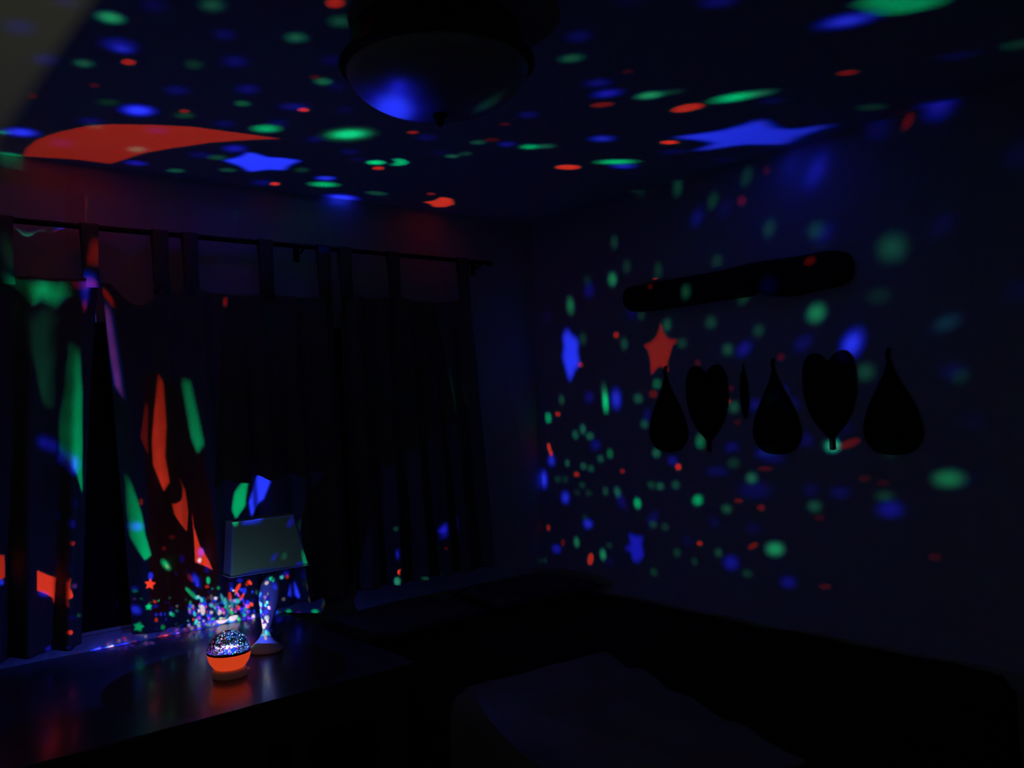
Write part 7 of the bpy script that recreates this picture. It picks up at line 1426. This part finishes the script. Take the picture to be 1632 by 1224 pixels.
(0.0008,0.0018,0.05,[-6983,-2600,-7002,-2561,-7044,-2551,-7078,-2579,-7078,-2622,-7044,-2649,-7001,-2639]),
(0.0008,0.0018,0.05,[-2292,2148,-2319,2203,-2378,2216,-2426,2178,-2425,2117,-2377,2080,-2318,2094]),
(0.02,0.001,0.0004,[-6356,-561,-6383,-507,-6442,-493,-6490,-531,-6489,-592,-6441,-630,-6382,-615]),
(0,0.02,0.0072,[6624,-5921,6590,-5851,6514,-5834,6453,-5883,6454,-5961,6515,-6009,6591,-5991]),
(0.0024,0.0053,0.15,[-3242,-2303,-3295,-2193,-3413,-2167,-3508,-2243,-3507,-2365,-3411,-2440,-3293,-2411]),
(0,0.05,0.018,[-2259,2285,-2285,2340,-2345,2353,-2392,2315,-2392,2254,-2344,2216,-2284,2231]),
(0,0.15,0.054,[-4550,1495,-4584,1565,-4660,1583,-4721,1533,-4721,1455,-4659,1407,-4583,1425]),
(0.02,0.001,0.0004,[-7308,-4962,-7327,-4923,-7370,-4913,-7404,-4940,-7403,-4984,-7369,-5011,-7327,-5000]),
(0.05,0.0025,0.0011,[5755,-6987,5702,-6877,5583,-6850,5488,-6927,5489,-7049,5585,-7124,5704,-7095]),
(0.0024,0.0053,0.15,[-5050,-6238,-5069,-6199,-5111,-6189,-5145,-6217,-5145,-6260,-5110,-6287,-5068,-6277]),
(0.0003,0.0007,0.02,[-2468,-150,-2521,-40,-2640,-14,-2735,-90,-2734,-212,-2638,-287,-2520,-258]),
(0.0003,0.0007,0.02,[2337,-6344,2284,-6235,2165,-6208,2070,-6284,2071,-6406,2167,-6481,2286,-6452]),
(0.0024,0.0053,0.15,[-4024,-1171,-4050,-1116,-4110,-1103,-4157,-1141,-4157,-1202,-4109,-1239,-4049,-1225]),
(0,0.02,0.0072,[4812,-7726,4759,-7616,4640,-7589,4546,-7666,4547,-7788,4643,-7863,4761,-7834]),
(0.0008,0.0018,0.05,[-7343,-5839,-7377,-5768,-7453,-5751,-7514,-5800,-7514,-5878,-7452,-5927,-7376,-5908]),
(0,0.05,0.018,[-6034,-3982,-6053,-3942,-6096,-3933,-6130,-3960,-6129,-4004,-6095,-4030,-6053,-4020]),
(0,0.15,0.054,[2091,-9035,2057,-8965,1981,-8948,1920,-8997,1921,-9075,1982,-9123,2058,-9105]),
(0.0003,0.0007,0.02,[-3997,-8047,-4031,-7977,-4107,-7959,-4168,-8009,-4168,-8087,-4106,-8135,-4030,-8117]),
(0,0.15,0.054,[-340,-7385,-393,-7275,-512,-7248,-607,-7325,-606,-7447,-510,-7522,-391,-7493]),
(0.02,0.001,0.0004,[-2910,-735,-2963,-625,-3082,-599,-3177,-675,-3176,-797,-3080,-872,-2961,-843]),
(0.0008,0.0018,0.05,[-6415,3361,-6468,3471,-6587,3498,-6682,3421,-6681,3299,-6585,3225,-6466,3253]),
(0,0.05,0.018,[-1400,-5107,-1434,-5036,-1510,-5019,-1571,-5069,-1571,-5147,-1509,-5195,-1433,-5177]),
(0.0003,0.0007,0.02,[-4764,-4249,-4783,-4209,-4825,-4200,-4859,-4227,-4859,-4271,-4825,-4298,-4782,-4287]),
(0,0.02,0.0072,[-3783,-5582,-3802,-5543,-3844,-5534,-3878,-5561,-3878,-5604,-3843,-5631,-3801,-5621]),
(0,0.05,0.018,[2407,-8382,2381,-8327,2321,-8314,2274,-8352,2274,-8413,2322,-8451,2382,-8436]),
(0,0.15,0.054,[-3443,-6722,-3496,-6612,-3615,-6586,-3709,-6662,-3708,-6784,-3612,-6859,-3494,-6830]),
(0.0024,0.0053,0.15,[-4617,-7542,-4635,-7503,-4678,-7493,-4712,-7521,-4711,-7564,-4677,-7591,-4635,-7581]),
(0.0008,0.0018,0.05,[-1484,-5150,-1503,-5111,-1545,-5102,-1579,-5129,-1579,-5172,-1544,-5199,-1502,-5189]),
(0.0024,0.0053,0.15,[-6229,2551,-6248,2590,-6290,2600,-6324,2572,-6324,2529,-6290,2502,-6247,2512]),
(0,0.15,0.054,[-4098,-4749,-4125,-4694,-4184,-4681,-4231,-4719,-4231,-4780,-4183,-4817,-4124,-4803]),
(0.05,0.0025,0.0011,[-8774,1895,-8808,1965,-8884,1983,-8945,1933,-8945,1855,-8883,1807,-8807,1825]),
(0.0003,0.0007,0.02,[3832,-7011,3813,-6972,3770,-6962,3736,-6990,3737,-7033,3771,-7060,3813,-7050]),
]
def sph(u, v):
    th = math.hypot(u, v); az = math.atan2(v, u)
    d = Vector((math.sin(th) * math.cos(az), math.sin(th) * math.sin(az), math.cos(th)))
    o = SRC - Vector((PX, PY, DOME_Z)); b_ = o.dot(d); k = -b_ + math.sqrt(b_ * b_ - (o.length_squared - DOME_R ** 2))
    return o + d * k
def build_dome():
    rnd = random.Random(5)
    TH = math.radians(108)
    verts, edges, faces, attr = [], [], [], []
    def poly(ps, film, glow):
        b0 = len(verts); verts.extend(Vector(p) for p in ps); k = len(ps); edges.extend((b0 + i, b0 + (i + 1) % k) for i in range(k)); faces.append(ps); attr.append((film, glow))
    for r, g, b_, pts in FILM:
        ps = [(math.radians(pts[i] / 100.0), math.radians(pts[i + 1] / 100.0)) for i in range(0, len(pts), 2)]
        poly(ps, (r, g, b_), None)
    # glitter: facets with diode glints painted in as emission, all round the dome
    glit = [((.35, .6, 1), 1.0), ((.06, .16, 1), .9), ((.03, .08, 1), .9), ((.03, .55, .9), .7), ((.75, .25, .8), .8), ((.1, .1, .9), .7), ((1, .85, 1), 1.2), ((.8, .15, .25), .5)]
    for k in range(300):                             # clear facets over the room side: the diodes show through them
        az = math.radians(rnd.uniform(205, 290)); th = math.radians(rnd.uniform(56, 88)); s = rnd.uniform(0.012, 0.034); q = rnd.choice((.01, .03, .08, .2))
        u, v = th * math.cos(az), th * math.sin(az)
        poly([(u + s * math.cos(2 * PI * j / 6 + az), v + s * 0.8 * math.sin(2 * PI * j / 6 + az)) for j in range(6)], (q * .5, q * .6, q), None)
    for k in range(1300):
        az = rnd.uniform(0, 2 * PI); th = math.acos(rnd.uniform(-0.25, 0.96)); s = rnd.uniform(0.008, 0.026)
        side = math.cos(az + math.radians(40)) * math.sin(th)     # glint colour and brightness painted by side: bluish one way, pinkish the other
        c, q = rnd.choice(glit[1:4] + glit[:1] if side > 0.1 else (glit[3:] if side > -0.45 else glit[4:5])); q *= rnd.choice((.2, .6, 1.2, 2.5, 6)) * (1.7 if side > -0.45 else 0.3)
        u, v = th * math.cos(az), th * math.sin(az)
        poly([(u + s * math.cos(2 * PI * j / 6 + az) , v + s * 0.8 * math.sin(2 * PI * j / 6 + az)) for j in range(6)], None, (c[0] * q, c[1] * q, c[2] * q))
    n = 44
    for i in range(-n, n + 1):
        for j in range(-n, n + 1):
            u, v = TH * i / n + 0.0007, TH * j / n + 0.0003
            if math.hypot(u, v) < TH: verts.append(Vector((u, v)))
    out = delaunay_2d_cdt(verts, edges, [], 0, 1e-7, True)
    V, F = out[0], out[2]
    cen = np.array([[(V[f[0]][a] + V[f[1]][a] + V[f[2]][a]) / 3 for a in (0, 1)] for f in F])
    OF = [[] for _ in F]
    for n_, ps in enumerate(faces):                  # which printed shape each small facet lies in
        P_ = np.array(ps); lo_, hi_ = P_.min(0), P_.max(0)
        cand = np.nonzero((cen > lo_).all(1) & (cen < hi_).all(1))[0]
        if not len(cand): continue
        q = cen[cand]; ins = np.zeros(len(cand), bool)
        for a, b2 in zip(P_, np.roll(P_, -1, 0)):
            if a[1] == b2[1]: continue
            ins ^= ((a[1] > q[:, 1]) != (b2[1] > q[:, 1])) & (q[:, 0] < (b2[0] - a[0]) * (q[:, 1] - a[1]) / (b2[1] - a[1]) + a[0])
        for i in cand[ins]: OF[i].append(n_)
    bm = bmesh.new(); bm.faces.layers.float_vector.new('film_tint'); bm.faces.layers.float_vector.new('facet_glow')
    film = bm.faces.layers.float_vector['film_tint']; glow = bm.faces.layers.float_vector['facet_glow']
    base_c = Vector(LEAK)
    def thin(c):      # leak raised low on the window side, added to brighten table and lamp
        a = math.degrees(math.atan2(c.y, c.x)); k = max(0, 1 - abs(a - 112) / 88) ** 0.7 * max(0, min(1, (0.016 - c.z) / 0.008))
        return 1 + 7 * k
    bv = []
    for p in V:
        q = sph(p[0], p[1]); bv.append(bm.verts.new(q) if q.z > -0.0015 else None)
    for f, ids in zip(F, OF):
        if any(bv[i] is None for i in f): continue
        try: nf = bm.faces.new([bv[i] for i in f])
        except ValueError: continue
        fc, gc = None, None
        for i in ids:
            a, g = attr[i]
            if a is not None: fc = a if fc is None else tuple(max(x, y) for x, y in zip(fc, a))
            elif gc is None: gc = g
        nf[film] = Vector(fc) if fc else base_c * thin(nf.calc_center_median())
        nf[glow] = Vector(gc) if (gc and not fc) else Vector((0, 0, 0))
        nf.smooth = False
    bmesh.ops.delete(bm, geom=[v for v in bm.verts if not v.link_faces], context='VERTS')
    me = bpy.data.meshes.new('dome'); bm.to_mesh(me); bm.free()
    mt = bpy.data.materials.new('printed_dome_plastic'); mt.use_nodes = True; nt = mt.node_tree
    for nn in list(nt.nodes):
        if nn.type != 'OUTPUT_MATERIAL': nt.nodes.remove(nn)
    out_n = [nn for nn in nt.nodes if nn.type == 'OUTPUT_MATERIAL'][0]
    at = nt.nodes.new('ShaderNodeAttribute'); at.attribute_name = 'film_tint'
    ag = nt.nodes.new('ShaderNodeAttribute'); ag.attribute_name = 'facet_glow'
    tr = nt.nodes.new('ShaderNodeBsdfTransparent'); nt.links.new(at.outputs['Color'], tr.inputs[0])
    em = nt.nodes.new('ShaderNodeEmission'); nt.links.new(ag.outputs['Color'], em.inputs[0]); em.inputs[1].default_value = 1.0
    gs = nt.nodes.new('ShaderNodeBsdfGlossy'); gs.inputs['Color'].default_value = (.04, .04, .05, 1); gs.inputs['Roughness'].default_value = 0.15
    a1 = nt.nodes.new('ShaderNodeAddShader'); a2 = nt.nodes.new('ShaderNodeAddShader')
    nt.links.new(tr.outputs[0], a1.inputs[0]); nt.links.new(em.outputs[0], a1.inputs[1])
    nt.links.new(a1.outputs[0], a2.inputs[0]); nt.links.new(gs.outputs[0], a2.inputs[1])
    nt.links.new(a2.outputs[0], out_n.inputs[0])
    me.materials.append(mt)
    o = bpy.data.objects.new('dome', me); COL.objects.link(o); o.parent = pr; o.location = (0, 0, z(DOME_Z))
    o['label'] = 'clear glittering dome with printed stars'
build_dome()

# ------------------------------------------------------------------ table lamp
LX, LY = 1.152, 2.705
lp = tag(empty('table_lamp', (LX, LY, TZ)), 'unlit table lamp with pale rectangular shade and white ceramic teardrop body, behind the projector', 'lamp')
lean = lambda zz: (0.145 * max(0, zz - 0.05) , 0)
bm = bmesh.new()
lathe(bm, [(0.030, 0.0), (0.055, 0.0), (0.0565, 0.004), (0.054, 0.009), (0.044, 0.018), (0.031, 0.030), (0.020, 0.044), (0.0135, 0.060), (0.012, 0.066)], 56, lean)
link_bm('foot', bm, M['ceramic'], lp, True)
bm = bmesh.new()
lathe(bm, [(0.0115, 0.064), (0.013, 0.070), (0.016, 0.082), (0.0215, 0.105), (0.0275, 0.130), (0.0325, 0.155), (0.0350, 0.178), (0.0345, 0.196), (0.031, 0.212), (0.024, 0.226), (0.016, 0.235), (0.011, 0.240)], 56, lean)
link_bm('body', bm, M['ceramic'], lp, True)
bm = bmesh.new(); lathe(bm, [(0.009, 0.239), (0.009, 0.262), (0.014, 0.265), (0.014, 0.300), (0.011, 0.303)], 24, lean); link_bm('socket', bm, M['bronze'], lp, True)
bm = bmesh.new(); bmesh.ops.create_uvsphere(bm, u_segments=20, v_segments=14, radius=0.020); 
for v in bm.verts: v.co.z *= 1.25
o = link_bm('bulb', bm, M['bowl'], lp, True); o.location = (lean(0.33)[0], 0, 0.333)
sz0, sz1 = 1.008 - TZ, 1.183 - TZ
def ring(x0, x1, hy, zz, rc=0.006, n=4):
    pts = []
    for cx_, cy_, a0 in ((x1 - rc, hy - rc, 0), (x0 + rc, hy - rc, PI / 2), (x0 + rc, -hy + rc, PI), (x1 - rc, -hy + rc, 1.5 * PI)):
        for k in range(n + 1):
            a = a0 + PI / 2 * k / n; pts.append((cx_ + rc * math.cos(a), cy_ + rc * math.sin(a), zz))
    return pts
SB = (1.030 - LX, 1.298 - LX, 0.033); ST = (1.044 - LX, 1.252 - LX, 0.028)
bm = bmesh.new(); rows = []
for k in range(9):
    t = k / 8; rows.append([bm.verts.new(p) for p in ring(SB[0] + (ST[0] - SB[0]) * t, SB[1] + (ST[1] - SB[1]) * t, SB[2] + (ST[2] - SB[2]) * t, sz0 + (sz1 - sz0) * t)])
for a, c in zip(rows, rows[1:]):
    for k in range(len(a)): bm.faces.new((a[k], a[(k + 1) % len(a)], c[(k + 1) % len(a)], c[k]))
o = link_bm('lamp_shade', bm, M['shade'], lp); s = o.modifiers.new('thickness', 'SOLIDIFY'); s.thickness = 0.002; s.offset = 0
for (a, b_, h, zz) in ((*SB, sz0 + 0.002), (*ST, sz1 - 0.002)):
    bm = bmesh.new(); pts = ring(a - .001, b_ + .001, h + .001, zz); tube(bm, pts + [pts[0]], 0.0022, 6); link_bm('shade_trim', bm, M['ceramic'], lp, True)
bm = bmesh.new(); mx = lean(0.30)[0]
tube(bm, [(mx, 0, 0.30), (mx + .022, 0, 0.31), (mx + .03, 0, 0.36), (mx + .02, 0, 0.395), (mx, 0, sz1 - 0.030), (mx - .02, 0, 0.395), (mx - .03, 0, 0.36), (mx - .022, 0, 0.31), (mx, 0, 0.30)], 0.0015, 6)
tube(bm, [(ST[0] + .008, 0, sz1 - 0.012), (mx, 0, sz1 - 0.030), (ST[1] - .008, 0, sz1 - 0.012)], 0.0015, 6)
link_bm('harp', bm, M['iron'], lp, True)

# ------------------------------------------------------------------ ceiling light
FX, FY = 1.160, 1.622
cl = tag(empty('ceiling_light', (FX, FY, CZ)), 'round flush ceiling light with dark metal pan and frosted glass bowl', 'ceiling light')
bm = bmesh.new(); lathe(bm, [(0.10, 0.0), (0.185, 0.0), (0.195, -0.012), (0.200, -0.05), (0.216, -0.075), (0.226, -0.085), (0.228, -0.094), (0.222, -0.100), (0.205, -0.098)], 72); link_bm('pan', bm, M['bronze'], cl, True)
bm = bmesh.new(); prof = []
for k in range(17):
    a = PI / 2 * k / 16; prof.append((0.212 * math.cos(a) + 0.0004, -0.096 - 0.108 * math.sin(a)))
lathe(bm, prof, 72); link_bm('bowl', bm, M['bowl'], cl, True)
bm = bmesh.new(); lathe(bm, [(0.004, -0.198), (0.016, -0.203), (0.017, -0.208), (0.009, -0.213), (0.011, -0.220), (0.008, -0.228), (0.002, -0.232)], 24); link_bm('finial', bm, M['bronze'], cl, True)

# ------------------------------------------------------------------ right wall: plank and leaf-shaped ornaments
def plate(name, outline, th, material, parent, bulge=0.0, label=None):
    """outline in (y, z) on the wall, extruded th into the room (towards -x)"""
    bm = bmesh.new()
    back = [bm.verts.new((0, a, b_)) for a, b_ in outline]
    cy_ = sum(a for a, _ in outline) / len(outline); cz_ = sum(b_ for _, b_ in outline) / len(outline)
    rings = [back]
    for s, t in ((1.0, th * 0.6), (0.93, th * 0.95), (0.75, th * (1 + bulge * .5)), (0.45, th * (1 + bulge))):
        rings.append([bm.verts.new((-t, cy_ + (a - cy_) * s, cz_ + (b_ - cz_) * s)) for a, b_ in outline])
    n = len(outline)
    for r0, r1 in zip(rings, rings[1:]):
        for k in range(n): bm.faces.new((r0[k], r0[(k + 1) % n], r1[(k + 1) % n], r1[k]))
    bm.faces.new(back); bm.faces.new(rings[-1])
    return link_bm(name, bm, material, parent, True, label)
pk = tag(empty('wall_plank', (WX, 2.035, 1.94)), 'long dark rough-edged wooden plank mounted level high on the right wall', 'wall decoration')
ol = [(0.525, 0.015), (0.50, 0.055), (0.40, 0.058), (0.25, 0.060), (0.05, 0.058), (-0.15, 0.066), (-0.33, 0.060), (-0.47, 0.058), (-0.525, 0.03), (-0.53, -0.02), (-0.50, -0.062), (-0.40, -0.070), (-0.30, -0.078), (-0.22, -0.066),
      (-0.185, -0.022), (-0.15, -0.030), (-0.12, -0.056), (0.02, -0.055), (0.20, -0.058), (0.35, -0.056), (0.46, -0.052), (0.51, -0.028)]
plate('board', smooth_closed(ol, 4), 0.035, M['wood'], pk)
for yy in (-0.36, 0.36):
    bm = bmesh.new(); box(bm, -0.045, -0.034, yy - .012, yy + .012, -0.012, 0.012, 0.002); link_bm('mounting_bolt', bm, M['iron'], pk)

def leaf_outline(kind):
    if kind == 'drop':       # pointed end up, round below
        p = [(0, .155), (.018, .11), (.045, .06), (.078, .0), (.098, -.06), (.098, -.105), (.072, -.145), (.03, -.162), (-.03, -.162), (-.072, -.145), (-.098, -.105), (-.098, -.06), (-.078, .0), (-.045, .06), (-.018, .11)]
    elif kind == 'heart':    # two lobes up, point down
        p = [(0, .118), (.03, .142), (.065, .146), (.092, .115), (.100, .06), (.098, .0), (.080, -.06), (.050, -.110), (.018, -.142), (0, -.162), (-.018, -.142), (-.050, -.110), (-.080, -.06), (-.098, .0), (-.100, .06), (-.092, .115), (-.065, .146), (-.03, .142)]
    else:                    # narrow blade
        p = [(0, .095), (.010, .06), (.015, .0), (.013, -.05), (0, -.095), (-.013, -.05), (-.015, .0), (-.010, .06)]
    return smooth_closed(p, 4)
orn = [('drop', 2.355, 1.452, 'black teardrop ornament with its stem up, nearest the room corner on the right wall'),
       ('heart', 2.148, 1.487, 'black heart-topped leaf ornament pointing down, just right of the first teardrop'),
       ('blade', 1.970, 1.515, 'thin black blade ornament hung alone between two wide leaf ornaments'),
       ('drop', 1.838, 1.450, 'dark teardrop ornament with faint blue light spots on its top, right of the thin blade'),
       ('heart', 1.618, 1.500, 'broad black heart-topped leaf ornament below the right end of the plank'),
       ('drop', 1.398, 1.455, 'faint black teardrop ornament farthest right of the row, almost lost in the dark')]
for kind, yy, zz, lab in orn:
    o = tag(empty('leaf_ornament', (WX, yy, zz)), lab, 'wall ornament', 'leaf-shaped ornaments in a row on the right wall')
    plate('leaf_blade', leaf_outline(kind), 0.016, M['leaf'], o, 0.35)
    bm = bmesh.new()
    if kind == 'heart':
        box(bm, -0.012, -0.001, -0.006, 0.006, -0.195, -0.150); 
    elif kind == 'drop':
        tube(bm, [(-0.006, 0, 0.15), (-0.006, 0.004, 0.172), (-0.006, -0.004, 0.19)], 0.007, 8)
    else:
        tube(bm, [(-0.006, 0, 0.09), (-0.006, 0.0, 0.115)], 0.003, 8)
    link_bm('stem', bm, M['cord'], o)

# ------------------------------------------------------------------ bed, pillows, throw
BX0, BX1, BY0, BY1, BZ = 1.47, 2.775, 1.06, 3.13, 0.655
bd = tag(empty('bed', ((BX0 + BX1) / 2, (BY0 + BY1) / 2, 0)), 'low bed with a black cover pushed into the corner along the right wall', 'bed')
bcx, bcy = bd.location.x, bd.location.y
bm = bmesh.new(); box(bm, BX0 + .02 - bcx, BX1 - .01 - bcx, BY0 + .02 - bcy, BY1 - bcy, 0.16, 0.33, 0.008); link_bm('bed_frame', bm, M['black_wood'], bd)
for lx in (BX0 + .05, BX1 - .11):
    for ly in (BY0 + .05, BY1 - .11):
        bm = bmesh.new(); box(bm, lx - bcx, lx + .06 - bcx, ly - bcy, ly + .06 - bcy, 0, 0.16, 0.004); link_bm('leg', bm, M['black_wood'], bd)
def soft_slab(x0, x1, y0, y1, z0, z1, seed, nx=60, ny=80, amp=0.012, edge=0.06):
    bm = bmesh.new(); rows = []
    for j in range(ny + 1):
        row = []
        for i in range(nx + 1):
            u, v = i / nx, j / ny
            x, y = x0 + (x1 - x0) * u, y0 + (y1 - y0) * v
            d = min(u * (x1 - x0), (1 - u) * (x1 - x0), v * (y1 - y0), (1 - v) * (y1 - y0))
            e = 1 - math.sqrt(max(0, 1 - (1 - min(1, d / edge)) ** 2)) 
            zz = z1 - edge * e + amp * pnoise(Vector((x * 3 + seed, y * 3, seed))) + amp * .5 * pnoise(Vector((x * 9, y * 9 + seed, 2)))
            row.append(bm.verts.new((x, y, zz)))
        rows.append(row)
    for j in range(ny):
        for i in range(nx): bm.faces.new((rows[j][i], rows[j][i + 1], rows[j + 1][i + 1], rows[j + 1][i]))
    per = [rows[0][i] for i in range(nx + 1)] + [rows[j][nx] for j in range(1, ny + 1)] + [rows[ny][i] for i in range(nx - 1, -1, -1)] + [rows[j][0] for j in range(ny - 1, 0, -1)]
    low = [bm.verts.new((v.co.x, v.co.y, z0)) for v in per]
    for k in range(len(per)): bm.faces.new((per[k], per[(k + 1) % len(per)], low[(k + 1) % len(per)], low[k]))
    bm.faces.new(low)
    return bm
link_bm('mattress_cover', soft_slab(BX0 - bcx, BX1 - bcx, BY0 - bcy, BY1 - bcy, 0.30, BZ, 3), M['bed'], bd, True)

def pillow(lab, x, y, rz, wx, wy, h):
    bm = bmesh.new(); rows = {}
    n = 24
    for side in (1, -1):
        for j in range(n + 1):
            for i in range(n + 1):
                u, v = i / n * 2 - 1, j / n * 2 - 1
                e = max(0, (1 - u ** 4) * (1 - v ** 4)) ** 0.5
                if side == -1 and (i in (0, n) or j in (0, n)): rows[(side, i, j)] = rows[(1, i, j)]; continue
                pin = 1 - 0.06 * (1 - abs(v)) * abs(u) ** 3
                rows[(side, i, j)] = bm.verts.new((u * wx / 2 * (1 - 0.05 * (1 - v * v)), v * wy / 2 * (1 - 0.05 * (1 - u * u)), h / 2 + side * h / 2 * e * (1 + 0.12 * pnoise(Vector((u * 2 + x, v * 2, 1))) if side == 1 else 1)))
        for j in range(n):
            for i in range(n):
                q = [rows[(side, i, j)], rows[(side, i + 1, j)], rows[(side, i + 1, j + 1)], rows[(side, i, j + 1)]]
                try: bm.faces.new(q if side == 1 else q[::-1])
                except ValueError: pass
    o = link_bm('pillow', bm, M['pillow'], None, True); o.location = (x, y, BZ + 0.006); o.rotation_euler = (0, 0, rz)
    tag(o, lab, 'pillow', 'pillows at the head of the bed')
pillow('dim grey pillow lying at the bed head, the one nearer the table', 1.80, 2.90, 0.05, 0.58, 0.38, 0.075)
pillow('dim grey pillow lying at the bed head, the one in the room corner', 2.44, 2.91, -0.06, 0.58, 0.38, 0.075)

# pale throw lying over the near edge of the bed and hanging down its side
bm = bmesh.new(); rows = []
NU, NV = 70, 60
for j in range(NV + 1):
    row = []
    for i in range(NU + 1):
        u, v = i / NU, j / NV
        y = 2.05 - 0.92 * v + 0.03 * math.sin(5 * u)
        s = -0.38 + (0.95 - 0.30 * v) * u + 0.0
        if s < 0: x, zz = BX0 - 0.022, BZ + 0.012 + s
        else: x, zz = BX0 - 0.022 + s, BZ + 0.012
        blend = max(0, 1 - abs(s) / 0.05)
        x += 0.02 * blend * 0.5; zz -= 0.012 * blend
        zz += (0.022 * abs(pnoise(Vector((x * 5, y * 5, 7)))) + 0.006 * math.sin(y * 26 + 3 * x)) * (1 if s > 0.03 else 0.15)
        if s < 0: x -= 0.012 + 0.014 * math.sin(y * 21 + 1.3) * min(1, -s * 6) - 0.012
        if s < 0: x -= 0.012
        row.append(bm.verts.new((x, y, zz + (0.014 if s >= 0 else 0))))
    rows.append(row)
for j in range(NV):
    for i in range(NU): bm.faces.new((rows[j][i], rows[j][i + 1], rows[j + 1][i + 1], rows[j + 1][i]))
th = link_bm('throw_blanket', bm, M['throw'], None, True); s = th.modifiers.new('thickness', 'SOLIDIFY'); s.thickness = 0.006; s.offset = 0
tag(th, 'pale rumpled throw blanket over the near side of the black bed', 'blanket')
